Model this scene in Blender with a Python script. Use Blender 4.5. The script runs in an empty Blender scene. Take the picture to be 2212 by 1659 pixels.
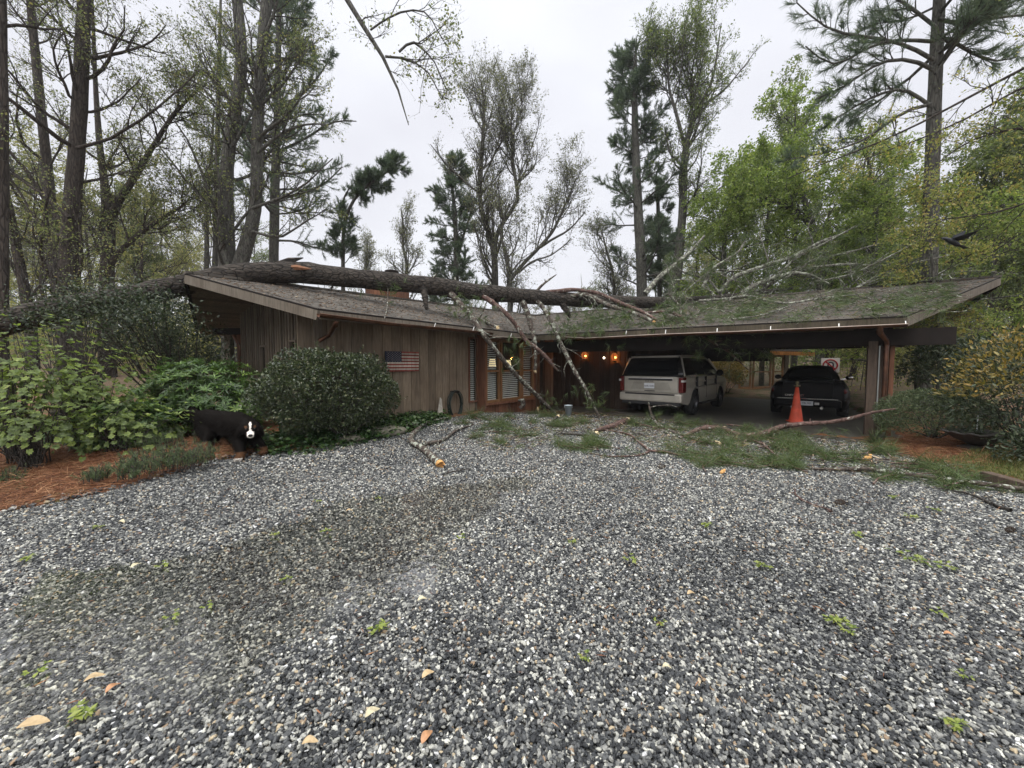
import bpy, bmesh, math, random
import numpy as np
from mathutils import Vector, Matrix

# ------------------------------------------------------------------ camera, sky, light, exposure
SC = bpy.context.scene
COL = SC.collection
CAM_H = 1.6
PITCH = math.radians(-2.85)
cam_d = bpy.data.cameras.new('camera'); cam = bpy.data.objects.new('camera', cam_d); COL.objects.link(cam)
cam_d.sensor_width = 36.0; cam_d.lens = 13.5; cam_d.clip_start = 0.05; cam_d.clip_end = 600
cam.location = (0, 0, CAM_H); cam.rotation_euler = (math.pi / 2 + PITCH, 0, 0)
SC.camera = cam
SC.render.resolution_x = 1024; SC.render.resolution_y = 768
SC.view_settings.view_transform = 'Standard'; SC.view_settings.look = 'None'
SC.view_settings.exposure = 0.25; SC.view_settings.gamma = 1.0
SC.cycles.max_bounces = 8; SC.cycles.diffuse_bounces = 3; SC.cycles.glossy_bounces = 3
SC.cycles.transmission_bounces = 4; SC.cycles.transparent_max_bounces = 12; SC.cycles.volume_bounces = 1

world = bpy.data.worlds.new("World"); SC.world = world; world.use_nodes = True
wt = world.node_tree; wt.nodes.clear()
SUN_EL, SUN_AZ = math.radians(52), math.radians(200)
def _world():
    N, L = wt.nodes, wt.links
    out = N.new('ShaderNodeOutputWorld'); bg = N.new('ShaderNodeBackground')
    sky = N.new('ShaderNodeTexSky'); sky.sky_type = 'NISHITA'; sky.sun_disc = False
    sky.sun_elevation = SUN_EL; sky.sun_rotation = SUN_AZ
    tc = N.new('ShaderNodeTexCoord')
    sep = N.new('ShaderNodeSeparateXYZ'); L.new(tc.outputs['Generated'], sep.inputs[0])
    # overcast deck: zenith boosted out of view to brighten the ground, soft mottled cloud
    ramp = N.new('ShaderNodeValToRGB'); L.new(sep.outputs['Z'], ramp.inputs[0])
    e = ramp.color_ramp.elements
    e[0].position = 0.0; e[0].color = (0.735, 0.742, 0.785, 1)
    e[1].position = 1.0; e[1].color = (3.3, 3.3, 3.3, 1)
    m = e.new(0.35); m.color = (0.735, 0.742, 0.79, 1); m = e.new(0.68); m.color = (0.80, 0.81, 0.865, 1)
    mp = N.new('ShaderNodeMapping'); mp.inputs['Scale'].default_value = (1.3, 1.3, 2.6)
    L.new(tc.outputs['Generated'], mp.inputs[0])
    nz = N.new('ShaderNodeTexNoise'); nz.inputs['Scale'].default_value = 1.6; nz.inputs['Detail'].default_value = 4
    nz.inputs['Roughness'].default_value = 0.5
    L.new(mp.outputs[0], nz.inputs[0])
    r2 = N.new('ShaderNodeValToRGB'); L.new(nz.outputs['Fac'], r2.inputs[0])
    r2.color_ramp.elements[0].position = 0.3; r2.color_ramp.elements[0].color = (0.91, 0.905, 0.92, 1)
    r2.color_ramp.elements[1].position = 0.7; r2.color_ramp.elements[1].color = (1.09, 1.1, 1.09, 1)
    mul = N.new('ShaderNodeMix'); mul.data_type = 'RGBA'; mul.blend_type = 'MULTIPLY'; mul.inputs[0].default_value = 1
    L.new(ramp.outputs[0], mul.inputs[6]); L.new(r2.outputs[0], mul.inputs[7])
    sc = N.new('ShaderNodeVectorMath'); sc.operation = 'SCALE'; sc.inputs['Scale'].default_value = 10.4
    L.new(mul.outputs[2], sc.inputs[0])
    mix = N.new('ShaderNodeMix'); mix.data_type = 'RGBA'; mix.inputs[0].default_value = 0.96
    L.new(sky.outputs[0], mix.inputs[6]); L.new(sc.outputs[0], mix.inputs[7])
    bg.inputs['Strength'].default_value = 0.1
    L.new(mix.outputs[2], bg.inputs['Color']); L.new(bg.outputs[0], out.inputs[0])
_world()
sun_d = bpy.data.lights.new('sun', 'SUN'); sun = bpy.data.objects.new('sun', sun_d); COL.objects.link(sun)
sun_d.energy = 1.5; sun_d.angle = math.radians(50); sun_d.color = (1.0, 0.97, 0.93)
_d = Vector((math.sin(SUN_AZ) * math.cos(SUN_EL), math.cos(SUN_AZ) * math.cos(SUN_EL), math.sin(SUN_EL)))
sun.rotation_euler = _d.to_track_quat('Z', 'Y').to_euler()
sun.location = (0, -5, 20)

# ------------------------------------------------------------------ survey helpers: photo reading -> metres
FPX = 829.5
_X = np.array([1, 0, 0.]); _F = np.array([0, math.cos(PITCH), math.sin(PITCH)]); _U = np.array([0, -math.sin(PITCH), math.cos(PITCH)])
_O = np.array([0, 0, CAM_H])
def ray(u, v): return _X * (u - 1106) / FPX + _F - _U * (v - 829.5) / FPX
def onz(u, v, z=0.0):
    r = ray(u, v); return _O + r * ((z - CAM_H) / r[2])
def ony(u, v, y):
    r = ray(u, v); return _O + r * (y / r[1])
def onp(u, v, pt, n):
    r = ray(u, v); return _O + r * (np.dot(np.array(pt) - _O, n) / np.dot(r, n))
def zat(u, v, y): return ony(u, v, y)[2]
def c2(x, y): return ((900 + x / 3.318) * .8848, (680 + y / 3.318) * .8848)
def c3(x, y): return ((1400 + x / 3.318) * .8848, (680 + y / 3.318) * .8848)
def c4(x, y): return ((1900 + x / 3.318) * .8848, (640 + y / 3.318) * .8848)
def cr(x, y): return ((1500 + x / 3.687) * .8848, (600 + y / 3.687) * .8848)
def cd(x, y): return ((1300 + x / 3.16) * .8848, (960 + y / 3.16) * .8848)
def ce(x, y): return ((1900 + x / 3.687) * .8848, (1000 + y / 3.687) * .8848)
E1 = np.array([-3.44, 6.85]); EA = np.array([.588, .809]); PA = np.array([-.809, .588]); W0 = E1 + PA * .8     # left wing: eave corner, along, inwards, wall foot
def gs(x, y):
    """the gravel rises gently towards the cedar wall"""
    s = -((x - W0[0]) * PA[0] + (y - W0[1]) * PA[1]); t = (x - W0[0]) * EA[0] + (y - W0[1]) * EA[1]
    return .20 * sm(2.9, .5, s) * sm(-4.0, -1.0, t) * sm(7.5, 4.5, t)
def ong(u, v, lift=0.0):
    z = 0.0
    for _ in range(6): p = onz(u, v, z + lift); z = float(gs(p[0], p[1]))
    return onz(u, v, z + lift)
def sm(a, b, x):
    t = np.clip((x - a) / (b - a), 0, 1); return t * t * (3 - 2 * t)
def unit(v):
    v = np.asarray(v, float); return v / np.maximum(np.linalg.norm(v, axis=-1, keepdims=True), 1e-9)

# ------------------------------------------------------------------ materials
MATS = {}
def nmat(name, base=(.5, .5, .5), rough=.6, metal=0.0, spec=.5):
    m = bpy.data.materials.new(name); m.use_nodes = True
    b = m.node_tree.nodes['Principled BSDF']
    b.inputs['Base Color'].default_value = (*base, 1); b.inputs['Roughness'].default_value = rough
    b.inputs['Metallic'].default_value = metal; b.inputs['Specular IOR Level'].default_value = spec
    MATS[name] = m
    return m, m.node_tree.nodes, m.node_tree.links, b
def ramp(N, L, src, stops, interp='LINEAR'):
    r = N.new('ShaderNodeValToRGB'); r.color_ramp.interpolation = interp
    e = r.color_ramp.elements
    while len(e) < len(stops): e.new(0.5)
    for i, (p, c) in enumerate(stops):
        e[i].position = p; e[i].color = (*c, 1) if len(c) == 3 else c
    L.new(src, r.inputs[0]); return r
def noise(N, L, vec, scale, detail=4, rough=.55, dist=0):
    n = N.new('ShaderNodeTexNoise'); n.inputs['Scale'].default_value = scale; n.inputs['Detail'].default_value = detail
    n.inputs['Roughness'].default_value = rough; n.inputs['Distortion'].default_value = dist
    if vec is not None: L.new(vec, n.inputs['Vector'])
    return n
def mapping(N, L, scale=(1, 1, 1), rot=(0, 0, 0), src='Object'):
    tc = N.new('ShaderNodeTexCoord'); mp = N.new('ShaderNodeMapping')
    mp.inputs['Scale'].default_value = scale; mp.inputs['Rotation'].default_value = rot
    L.new(tc.outputs[src], mp.inputs[0]); return mp.outputs[0]
def bump(N, L, b, h, strength=.5, dist=.02):
    bp = N.new('ShaderNodeBump'); bp.inputs['Strength'].default_value = strength; bp.inputs['Distance'].default_value = dist
    L.new(h, bp.inputs['Height']); L.new(bp.outputs[0], b.inputs['Normal']); return bp
def mixc(N, L, fac, a, b, mode='MIX'):
    m = N.new('ShaderNodeMix'); m.data_type = 'RGBA'; m.blend_type = mode
    for s, x in ((0, fac), (6, a), (7, b)):
        if hasattr(x, 'is_linked'): L.new(x, m.inputs[s])
        elif s == 0: m.inputs[0].default_value = x
        else: m.inputs[s].default_value = (*x, 1)
    return m.outputs[2]
def plain(name, base, rough=.6, metal=0., spec=.5, var=.25, scale=6, bmp=.15):
    m, N, L, b = nmat(name, base, rough, metal, spec)
    v = mapping(N, L); n = noise(N, L, v, scale, 5)
    r = ramp(N, L, n.outputs['Fac'], [(.25, tuple(c * (1 - var) for c in base)), (.75, tuple(min(1, c * (1 + var)) for c in base))])
    L.new(r.outputs[0], b.inputs['Base Color'])
    if bmp: bump(N, L, b, n.outputs['Fac'], bmp, .01)
    return m
def leafmat(name, stops, rough=.45, trans=.35, spec=.4):
    m, N, L, b = nmat(name, (.1, .2, .05), rough, 0, spec)
    at = N.new('ShaderNodeAttribute'); at.attribute_name = 'rnd'
    r = ramp(N, L, at.outputs['Fac'], stops)
    L.new(r.outputs[0], b.inputs['Base Color'])
    if trans:
        t = N.new('ShaderNodeBsdfTranslucent'); mx = N.new('ShaderNodeMixShader'); mx.inputs[0].default_value = trans
        g = N.new('ShaderNodeMix'); g.data_type = 'RGBA'; g.blend_type = 'MULTIPLY'; g.inputs[0].default_value = 1
        g.inputs[7].default_value = (1.5, 1.6, .9, 1); L.new(r.outputs[0], g.inputs[6]); L.new(g.outputs[2], t.inputs[0])
        L.new(b.outputs[0], mx.inputs[1]); L.new(t.outputs[0], mx.inputs[2])
        L.new(mx.outputs[0], N['Material Output'].inputs[0])
    return m
def barkmat(name, dark, light, scale=(9, 9, 1.6), rot=(0, 0, 0), lichen=0.0, lich=(.33, .36, .28), bstr=.8, bdist=.03):
    m, N, L, b = nmat(name, dark, .85, 0, .25)
    v = mapping(N, L, scale, rot)
    n = noise(N, L, v, 1.6, 7, .65, .6)
    vo = N.new('ShaderNodeTexVoronoi'); vo.feature = 'DISTANCE_TO_EDGE'; vo.inputs['Scale'].default_value = 1.7; L.new(v, vo.inputs['Vector'])
    r = ramp(N, L, n.outputs['Fac'], [(.3, dark), (.7, light)])
    rv = ramp(N, L, vo.outputs['Distance'], [(0, (.45, .45, .45)), (.14, (1, 1, 1))])
    c = mixc(N, L, 1, r.outputs[0], rv.outputs[0], 'MULTIPLY')
    if lichen:
        v2 = mapping(N, L, (1, 1, 1)); n2 = noise(N, L, v2, 9, 5, .7)
        r2 = ramp(N, L, n2.outputs['Fac'], [(.62 - lichen * .3, (0, 0, 0)), (.68 - lichen * .3, (1, 1, 1))])
        c = mixc(N, L, r2.outputs[0], c, lich)
    L.new(c, b.inputs['Base Color'])
    ad = N.new('ShaderNodeMath'); ad.operation = 'ADD'; L.new(n.outputs['Fac'], ad.inputs[0]); L.new(rv.outputs[0], ad.inputs[1])
    bump(N, L, b, ad.outputs[0], bstr, bdist)
    return m

# ------------------------------------------------------------------ mesh helpers
def setmesh(me, V, groups):
    """groups: list of (faces (n,k) int array, material index, rnd per face or None, smooth)"""
    V = np.asarray(V, np.float32); me.vertices.add(len(V)); me.vertices.foreach_set('co', V.ravel())
    nl = sum(g[0].size for g in groups); nf = sum(len(g[0]) for g in groups)
    me.loops.add(nl); me.polygons.add(nf)
    li = np.concatenate([g[0].ravel() for g in groups]).astype(np.int32)
    tot = np.concatenate([np.full(len(g[0]), g[0].shape[1], np.int32) for g in groups])
    st = np.concatenate([[0], np.cumsum(tot)[:-1]]).astype(np.int32)
    me.loops.foreach_set('vertex_index', li); me.polygons.foreach_set('loop_start', st)
    try: me.polygons.foreach_set('loop_total', tot)
    except Exception: pass
    me.polygons.foreach_set('material_index', np.concatenate([np.full(len(g[0]), g[1], np.int32) for g in groups]))
    me.polygons.foreach_set('use_smooth', np.concatenate([np.full(len(g[0]), g[3], bool) for g in groups]))
    if any(g[2] is not None for g in groups):
        a = me.attributes.new('rnd', 'FLOAT', 'FACE')
        a.data.foreach_set('value', np.concatenate([(g[2] if g[2] is not None else np.zeros(len(g[0]))) for g in groups]).astype(np.float32))
    me.update(calc_edges=True); me.validate()
def link(name, me, parent=None, loc=None):
    o = bpy.data.objects.new(name, me); COL.objects.link(o)
    if parent is not None:
        o.parent = parent
        o.matrix_parent_inverse = Matrix.Translation(-Vector(parent.location))  # parts are built in world metres
    return o
class MB:
    """collects pieces of ONE mesh object"""
    def __init__(s): s.V = []; s.G = []; s.n = 0
    def add(s, V, F, mat=0, rnd=None, smooth=False):
        V = np.asarray(V, float).reshape(-1, 3); F = np.asarray(F, int)
        if rnd is not None and np.isscalar(rnd): rnd = np.full(len(F), rnd)
        s.V.append(V); s.G.append((F + s.n, mat, rnd, smooth)); s.n += len(V); return s
    def box(s, c, size, ax=None, mat=0, rnd=None):
        """box centred at c, size along the three axes ax (rows)"""
        ax = np.eye(3) if ax is None else np.asarray(ax, float)
        h = np.array(size) / 2
        V = np.array([[i, j, k] for i in (-1, 1) for j in (-1, 1) for k in (-1, 1)], float) * h
        V = V @ ax + np.array(c)
        F = [[0, 1, 3, 2], [4, 6, 7, 5], [0, 4, 5, 1], [2, 3, 7, 6], [0, 2, 6, 4], [1, 5, 7, 3]]
        return s.add(V, F, mat, rnd)
    def bar(s, a, b, w, h, mat=0, rnd=None, up=(0, 0, 1)):
        a = np.array(a, float); b = np.array(b, float); d = unit(b - a); up = np.array(up, float)
        sd = unit(np.cross(d, up)); u = np.cross(sd, d)
        return s.box((a + b) / 2, (np.linalg.norm(b - a), w, h), np.array([d, sd, u]), mat, rnd)
    def tube(s, P, R, ns=8, mat=0, smooth=True, cap=True, jit=0, rng=None, capmat=None):
        P = np.asarray(P, float); R = np.broadcast_to(np.asarray(R, float), (len(P),))
        V, F = tubes(P[None], R[None], ns, jit, rng)
        s.add(V, F, mat, None, smooth)
        if cap:
            k = len(P)
            for ring, fl in ((0, True), (k - 1, False)):
                f = np.arange(ns) + ring * ns
                vv = V[f]; s.add(vv, [list(range(ns))[::-1] if fl else list(range(ns))], mat if capmat is None else capmat, None, False)
        return s
    def poly(s, pts, mat=0, rnd=None): return s.add(pts, [list(range(len(pts)))], mat, rnd)
    def prism(s, pts, off, mat=0, rnd=None):
        pts = np.asarray(pts, float); n = len(pts); V = np.vstack([pts, pts + np.array(off)])
        s.add(V, [list(range(n))[::-1]], mat, rnd); s.add(V, [list(range(n))], mat, rnd) if False else None
        s.add(pts + np.array(off), [list(range(n))], mat, rnd)
        s.add(V, [[i, (i + 1) % n, n + (i + 1) % n, n + i] for i in range(n)], mat, rnd)
        return s
    def ico(s, c, r, sub=2, mat=0, scale=(1, 1, 1), ax=None):
        bm = bmesh.new(); bmesh.ops.create_icosphere(bm, subdivisions=sub, radius=1)
        V = np.array([v.co for v in bm.verts]); F = np.array([[v.index for v in f.verts] for f in bm.faces]); bm.free()
        V = V * np.array(scale) * r
        if ax is not None: V = V @ np.asarray(ax)
        return s.add(V + np.array(c), F, mat, None, True)
    def lathe(s, prof, c, ns=24, mat=0, smooth=True):
        a = np.linspace(0, 2 * np.pi, ns, endpoint=False)
        V = np.concatenate([np.stack([r * np.cos(a) + c[0], r * np.sin(a) + c[1], np.full(ns, z + c[2])], 1) for r, z in prof])
        F = [[k * ns + i, k * ns + (i + 1) % ns, (k + 1) * ns + (i + 1) % ns, (k + 1) * ns + i] for k in range(len(prof) - 1) for i in range(ns)]
        return s.add(V, F, mat, None, smooth)
    def build(s, name, mats, parent=None, bevel=0, recalc=True):
        me = bpy.data.meshes.new(name)
        setmesh_multi(me, s.V, s.G)
        for m in (mats if isinstance(mats, (list, tuple)) else [mats]): me.materials.append(m)
        if recalc or bevel:
            bm = bmesh.new(); bm.from_mesh(me)
            if bevel:
                bmesh.ops.remove_doubles(bm, verts=bm.verts, dist=1e-5)
            if recalc: bmesh.ops.recalc_face_normals(bm, faces=bm.faces)
            if bevel:
                ed = [e for e in bm.edges if len(e.link_faces) == 2 and e.calc_face_angle(0) > .5]
                bmesh.ops.bevel(bm, geom=ed, offset=bevel, segments=2, affect='EDGES', profile=.6, clamp_overlap=True)
            bm.to_mesh(me); bm.free()
        return link(name, me, parent)
def setmesh_multi(me, Vs, G):
    V = np.concatenate(Vs); by = {}
    for F, m, r, sm_ in G:
        if F.ndim == 1: F = F[None]
        by.setdefault((F.shape[1], m, sm_), []).append((F, r))
    groups = []; anyr = any(r is not None for _, _, r, _ in G)
    for (k, m, s_), L in by.items():
        F = np.concatenate([f for f, _ in L])
        R = np.concatenate([(r if r is not None else np.zeros(len(f))) for f, r in L]) if anyr else None
        groups.append((F, m, R, s_))
    setmesh(me, V, groups)
def tubes(P, R, ns=5, jit=0, rng=None):
    """P (M,K,3), R (M,K) -> verts, quads"""
    M, K, _ = P.shape
    T = unit(np.gradient(P, axis=1)); D = unit(P[:, -1] - P[:, 0])
    ref = np.where(np.abs(D[:, 2:3]) > .8, np.array([[1., .13, 0]]), np.array([[.07, 0, 1.]]))
    A = unit(np.cross(T, ref[:, None, :])); B = np.cross(T, A)
    an = np.linspace(0, 2 * np.pi, ns, endpoint=False)
    RR = R[:, :, None]
    if jit: RR = RR * (1 + jit * (rng.random((M, K, ns)) - .5))
    V = P[:, :, None, :] + RR[..., None] * (np.cos(an)[None, None, :, None] * A[:, :, None, :] + np.sin(an)[None, None, :, None] * B[:, :, None, :])
    V = V.reshape(-1, 3)
    m = np.arange(M)[:, None, None] * K * ns; k = np.arange(K - 1)[None, :, None] * ns; i = np.arange(ns)[None, None, :]; j = (i + 1) % ns
    F = np.stack(np.broadcast_arrays(m + k + i, m + k + j, m + k + ns + j, m + k + ns + i), -1).reshape(-1, 4)
    return V, F
def resample(P, n, W=None):
    P = np.asarray(P, float); d = np.r_[0, np.cumsum(np.linalg.norm(np.diff(P, axis=0), axis=1))]
    t = np.linspace(0, d[-1], n)
    # smooth: Catmull-like via dense linear then box filter
    Q = np.stack([np.interp(t, d, P[:, k]) for k in range(3)], 1)
    for _ in range(max(1, n // 14)):
        Q[1:-1] = .25 * Q[:-2] + .5 * Q[1:-1] + .25 * Q[2:]
    if W is None: return Q
    return Q, np.interp(t, d, W)
def empty(name, label, cat, loc=(0, 0, 0), group=None, kind=None):
    o = bpy.data.objects.new(name, None); COL.objects.link(o); o.location = tuple(float(x) for x in loc); o.empty_display_size = .2
    return tag(o, label, cat, group, kind)
def tag(o, label=None, cat=None, group=None, kind=None):
    if label: o['label'] = label
    if cat: o['category'] = cat
    if group: o['group'] = group
    if kind: o['kind'] = kind
    return o
def copy_tree(src, loc, rz=0, sc=1., label=None, group=None):
    c = src.copy(); COL.objects.link(c); c.location = tuple(float(x) for x in loc); c.rotation_euler = (0, 0, rz); c.scale = (sc, sc, sc)
    if label: c['label'] = label
    if group: c['group'] = group
    for ch in list(src.children):
        d = ch.copy(); COL.objects.link(d); d.parent = c
        for g in list(ch.children):
            e = g.copy(); COL.objects.link(e); e.parent = d
    return c
# ================================================================== GROUND, GRAVEL, PUDDLE
rng = np.random.default_rng(7)
def P2(lst): return np.array([ong(u, v)[:2] for u, v in lst])
GRAVEL = np.vstack([[(-12, -3), (-9.5, 1.2)], P2([(0, 1110), (180, 1075), (330, 1038), (400, 1016), (480, 994), (640, 974), (760, 957), (850, 942), (905, 926), (960, 905), (1040, 893)]),
                    [(.2, 12.6), (2.2, 12.3)], P2([(1425, 905), (1681, 936), (1852, 953), (1905, 966), (1960, 985), (2060, 1012), (2212, 1052)]), [(9.5, 3.6), (14, -3)]])
PUD = np.vstack([P2([(1205, 1020), (1120, 1085), (1040, 1200), (1010, 1270), (930, 1335), (830, 1378), (700, 1450), (500, 1575), (300, 1680)]),
                 [(-2.6, 1.35), (-3.6, 1.6)], P2([(-60, 1390), (-40, 1250), (60, 1210), (250, 1192), (480, 1150), (620, 1092), (820, 1046), (1000, 1026)])])
def inside(pts, poly):
    x, y = pts[:, 0], pts[:, 1]; r = np.zeros(len(pts), bool)
    for (x0, y0), (x1, y1) in zip(poly, np.roll(poly, -1, 0)):
        c = ((y0 > y) != (y1 > y)); r ^= c & (x < (x1 - x0) * (y - y0) / (y1 - y0 + 1e-12) + x0)
    return r
def edist(pts, poly):
    d = np.full(len(pts), 1e9)
    for a, b in zip(poly, np.roll(poly, -1, 0)):
        ab = b - a; t = np.clip(((pts - a) @ ab) / (ab @ ab), 0, 1)
        d = np.minimum(d, np.linalg.norm(pts - a - t[:, None] * ab, axis=1))
    return d
def sdist(pts, poly): return np.where(inside(pts, poly), 1, -1) * edist(pts, poly)   # + inside
def wob(x, y, s, seed=0):
    return np.sin(x * s + 1.3 * seed) * np.cos(y * s * 1.13 + .7 * seed) * .6 + np.sin(x * s * 2.3 + y * s * 1.7 + seed) * .4
def dip(pts):
    s = sdist(pts, PUD) + .20 * wob(pts[:, 0], pts[:, 1], 2.1, 1) + .10 * wob(pts[:, 0], pts[:, 1], 6, 2)
    return -.054 * sm(-.12, .8, s)
def hill(x, y):
    left = np.maximum(0, (-x * .75 + y * .66) - 15.5); right = np.maximum(0, (x * .8 + y * .6) - 19)
    return .10 * np.minimum(left, 60) + .10 * np.minimum(right, 60)
def terrain(x, y):
    pts = np.stack([x, y], 1); s = sdist(pts, GRAVEL)
    h = gs(x, y) + np.where(s > 0, -.10, .02 + .11 * sm(0, 1.3, -s)) + np.where(s > .15, 0, np.where(s > 0, .1 * (1 - s / .15), 0))
    sl = (pts - np.array([.817, 12.71])) @ np.array([.559, .829])            # depth behind the carport eave line
    al = (pts - np.array([.817, 12.71])) @ np.array([.829, -.559])
    inslab = (sl > .2) & (sl < 12.6) & (al > -1.5) & (al < 8.9)
    h = np.where(inslab, np.minimum(h, -.08), h)
    back = sm(12.5, 15, sl) * (al > -2)
    h = h * (1 - back) + back * -.32
    return h + hill(x, y) + .03 * wob(x, y, .8) * (s < 0)
def grid(xs, ys, f):
    X, Y = np.meshgrid(xs, ys); x, y = X.ravel(), Y.ravel()
    V = np.stack([x, y, f(x, y)], 1); nx, ny = len(xs), len(ys)
    i = np.arange(nx - 1)[None, :]; j = np.arange(ny - 1)[:, None] * nx
    F = np.stack(np.broadcast_arrays(j + i, j + i + 1, j + nx + i + 1, j + nx + i), -1).reshape(-1, 4)
    return V, F
def ground_mat():
    m, N, L, b = nmat('forest_floor', (.12, .07, .04), .85, 0, .25)
    v = mapping(N, L); n1 = noise(N, L, v, 26, 6, .7, 1.2); n2 = noise(N, L, v, .35, 4); n3 = noise(N, L, v, 2.2, 5)
    straw = ramp(N, L, n1.outputs['Fac'], [(.3, (.05, .024, .013)), (.5, (.17, .075, .036)), (.68, (.30, .15, .075))])
    green = ramp(N, L, n1.outputs['Fac'], [(.35, (.035, .045, .018)), (.65, (.13, .15, .05))])
    litter = ramp(N, L, n1.outputs['Fac'], [(.3, (.06, .04, .025)), (.55, (.19, .13, .085)), (.7, (.33, .26, .18))])
    sep = N.new('ShaderNodeSeparateXYZ'); tc = N.new('ShaderNodeTexCoord'); L.new(tc.outputs['Object'], sep.inputs[0])
    far = N.new('ShaderNodeMapRange'); far.inputs[1].default_value = 9; far.inputs[2].default_value = 15; L.new(sep.outputs['Y'], far.inputs[0])
    c = mixc(N, L, far.outputs[0], straw.outputs[0], litter.outputs[0])
    f = ramp(N, L, n3.outputs['Fac'], [(.52, (0, 0, 0)), (.6, (1, 1, 1))])
    c = mixc(N, L, f.outputs[0], c, green.outputs[0])
    L.new(c, b.inputs['Base Color']); bump(N, L, b, n1.outputs['Fac'], .9, .03)
    return m
M_ground = ground_mat()
def ax(a, b, fine0, fine1, fs, cs):
    l = np.arange(a, fine0, cs); m_ = np.arange(fine0, fine1, fs); r = np.arange(fine1, b + cs, cs); return np.concatenate([l, m_, r])
V, F = grid(ax(-110, 110, -16, 18, .22, 2.5), ax(-12, 150, 1, 19, .22, 2.5), terrain)
me = bpy.data.meshes.new('ground'); setmesh(me, V, [(F, 0, None, True)]); me.materials.append(M_ground)
tag(link('ground', me), 'brown forest floor of pine straw and leaf litter around the house', None, None, 'structure')

def stone_mat():
    m, N, L, b = nmat('gravel_stone', (.2, .2, .2), .42, 0, .5)
    oi = N.new('ShaderNodeObjectInfo')
    r = ramp(N, L, oi.outputs['Random'], [(0, (0.023, 0.025, 0.028)), (.20, (0.052, 0.056, 0.061)), (.40, (0.104, 0.108, 0.111)), (.57, (0.192, 0.194, 0.188)), (.72, (0.328, 0.325, 0.303)),
                                          (.84, (0.508, 0.503, 0.452)), (.92, (0.746, 0.734, 0.655)), (.95, (0.339, 0.243, 0.158)), (.97, (0.542, 0.441, 0.294)), (.987, (0.800, 0.800, 0.800))], 'CONSTANT')
    v = mapping(N, L, (1, 1, 1)); n = noise(N, L, v, 2.6, 5, .65)
    r2 = ramp(N, L, n.outputs['Fac'], [(.3, (.62, .62, .64)), (.7, (1.3, 1.3, 1.27))])
    nl = noise(N, L, oi.outputs['Location'], .55, 5, .65, .4); rl = ramp(N, L, nl.outputs['Fac'], [(.36, (.66, .67, .68)), (.62, (1.12, 1.12, 1.1))])
    c1 = mixc(N, L, 1, r.outputs[0], r2.outputs[0], 'MULTIPLY'); L.new(mixc(N, L, 1, c1, rl.outputs[0], 'MULTIPLY'), b.inputs['Base Color'])
    rg_ = ramp(N, L, nl.outputs['Fac'], [(.36, (.22,) * 3), (.62, (.5,) * 3)]); L.new(rg_.outputs[0], b.inputs['Roughness'])
    n2 = noise(N, L, v, 7, 3); bump(N, L, b, n2.outputs['Fac'], .35, .2)
    return m
M_stone = stone_mat()
def gravelbed_mat():
    m, N, L, b = nmat('gravel_bed', (.1, .1, .1), .6)
    v = mapping(N, L); vo = N.new('ShaderNodeTexVoronoi'); vo.inputs['Scale'].default_value = 62; L.new(v, vo.inputs['Vector'])
    sp = N.new('ShaderNodeSeparateColor'); L.new(vo.outputs['Color'], sp.inputs[0])
    r = ramp(N, L, sp.outputs[0], [(0, (.03, .033, .036)), (.35, (.08, .083, .086)), (.6, (.16, .16, .155)), (.8, (.3, .3, .28)), (.94, (.5, .49, .45))], 'CONSTANT')
    L.new(r.outputs[0], b.inputs['Base Color']); bump(N, L, b, vo.outputs['Distance'], .8, .02).invert = True
    return m
M_gbed = gravelbed_mat()
xs = np.arange(-13, 15, .14); ys = np.arange(-3, 14, .14)
V, F = grid(xs, ys, lambda x, y: gs(x, y) + dip(np.stack([x, y], 1)) - .022)
F = F[inside(V[F].mean(1)[:, :2], GRAVEL)]
used = np.unique(F); mp_ = np.full(len(V), -1); mp_[used] = np.arange(len(used))
me = bpy.data.meshes.new('driveway'); setmesh(me, V[used], [(mp_[F], 0, None, True)]); me.materials.append(M_gbed)
tag(link('driveway', me), 'grey gravel driveway in front of the house', None, None, 'structure')

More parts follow.
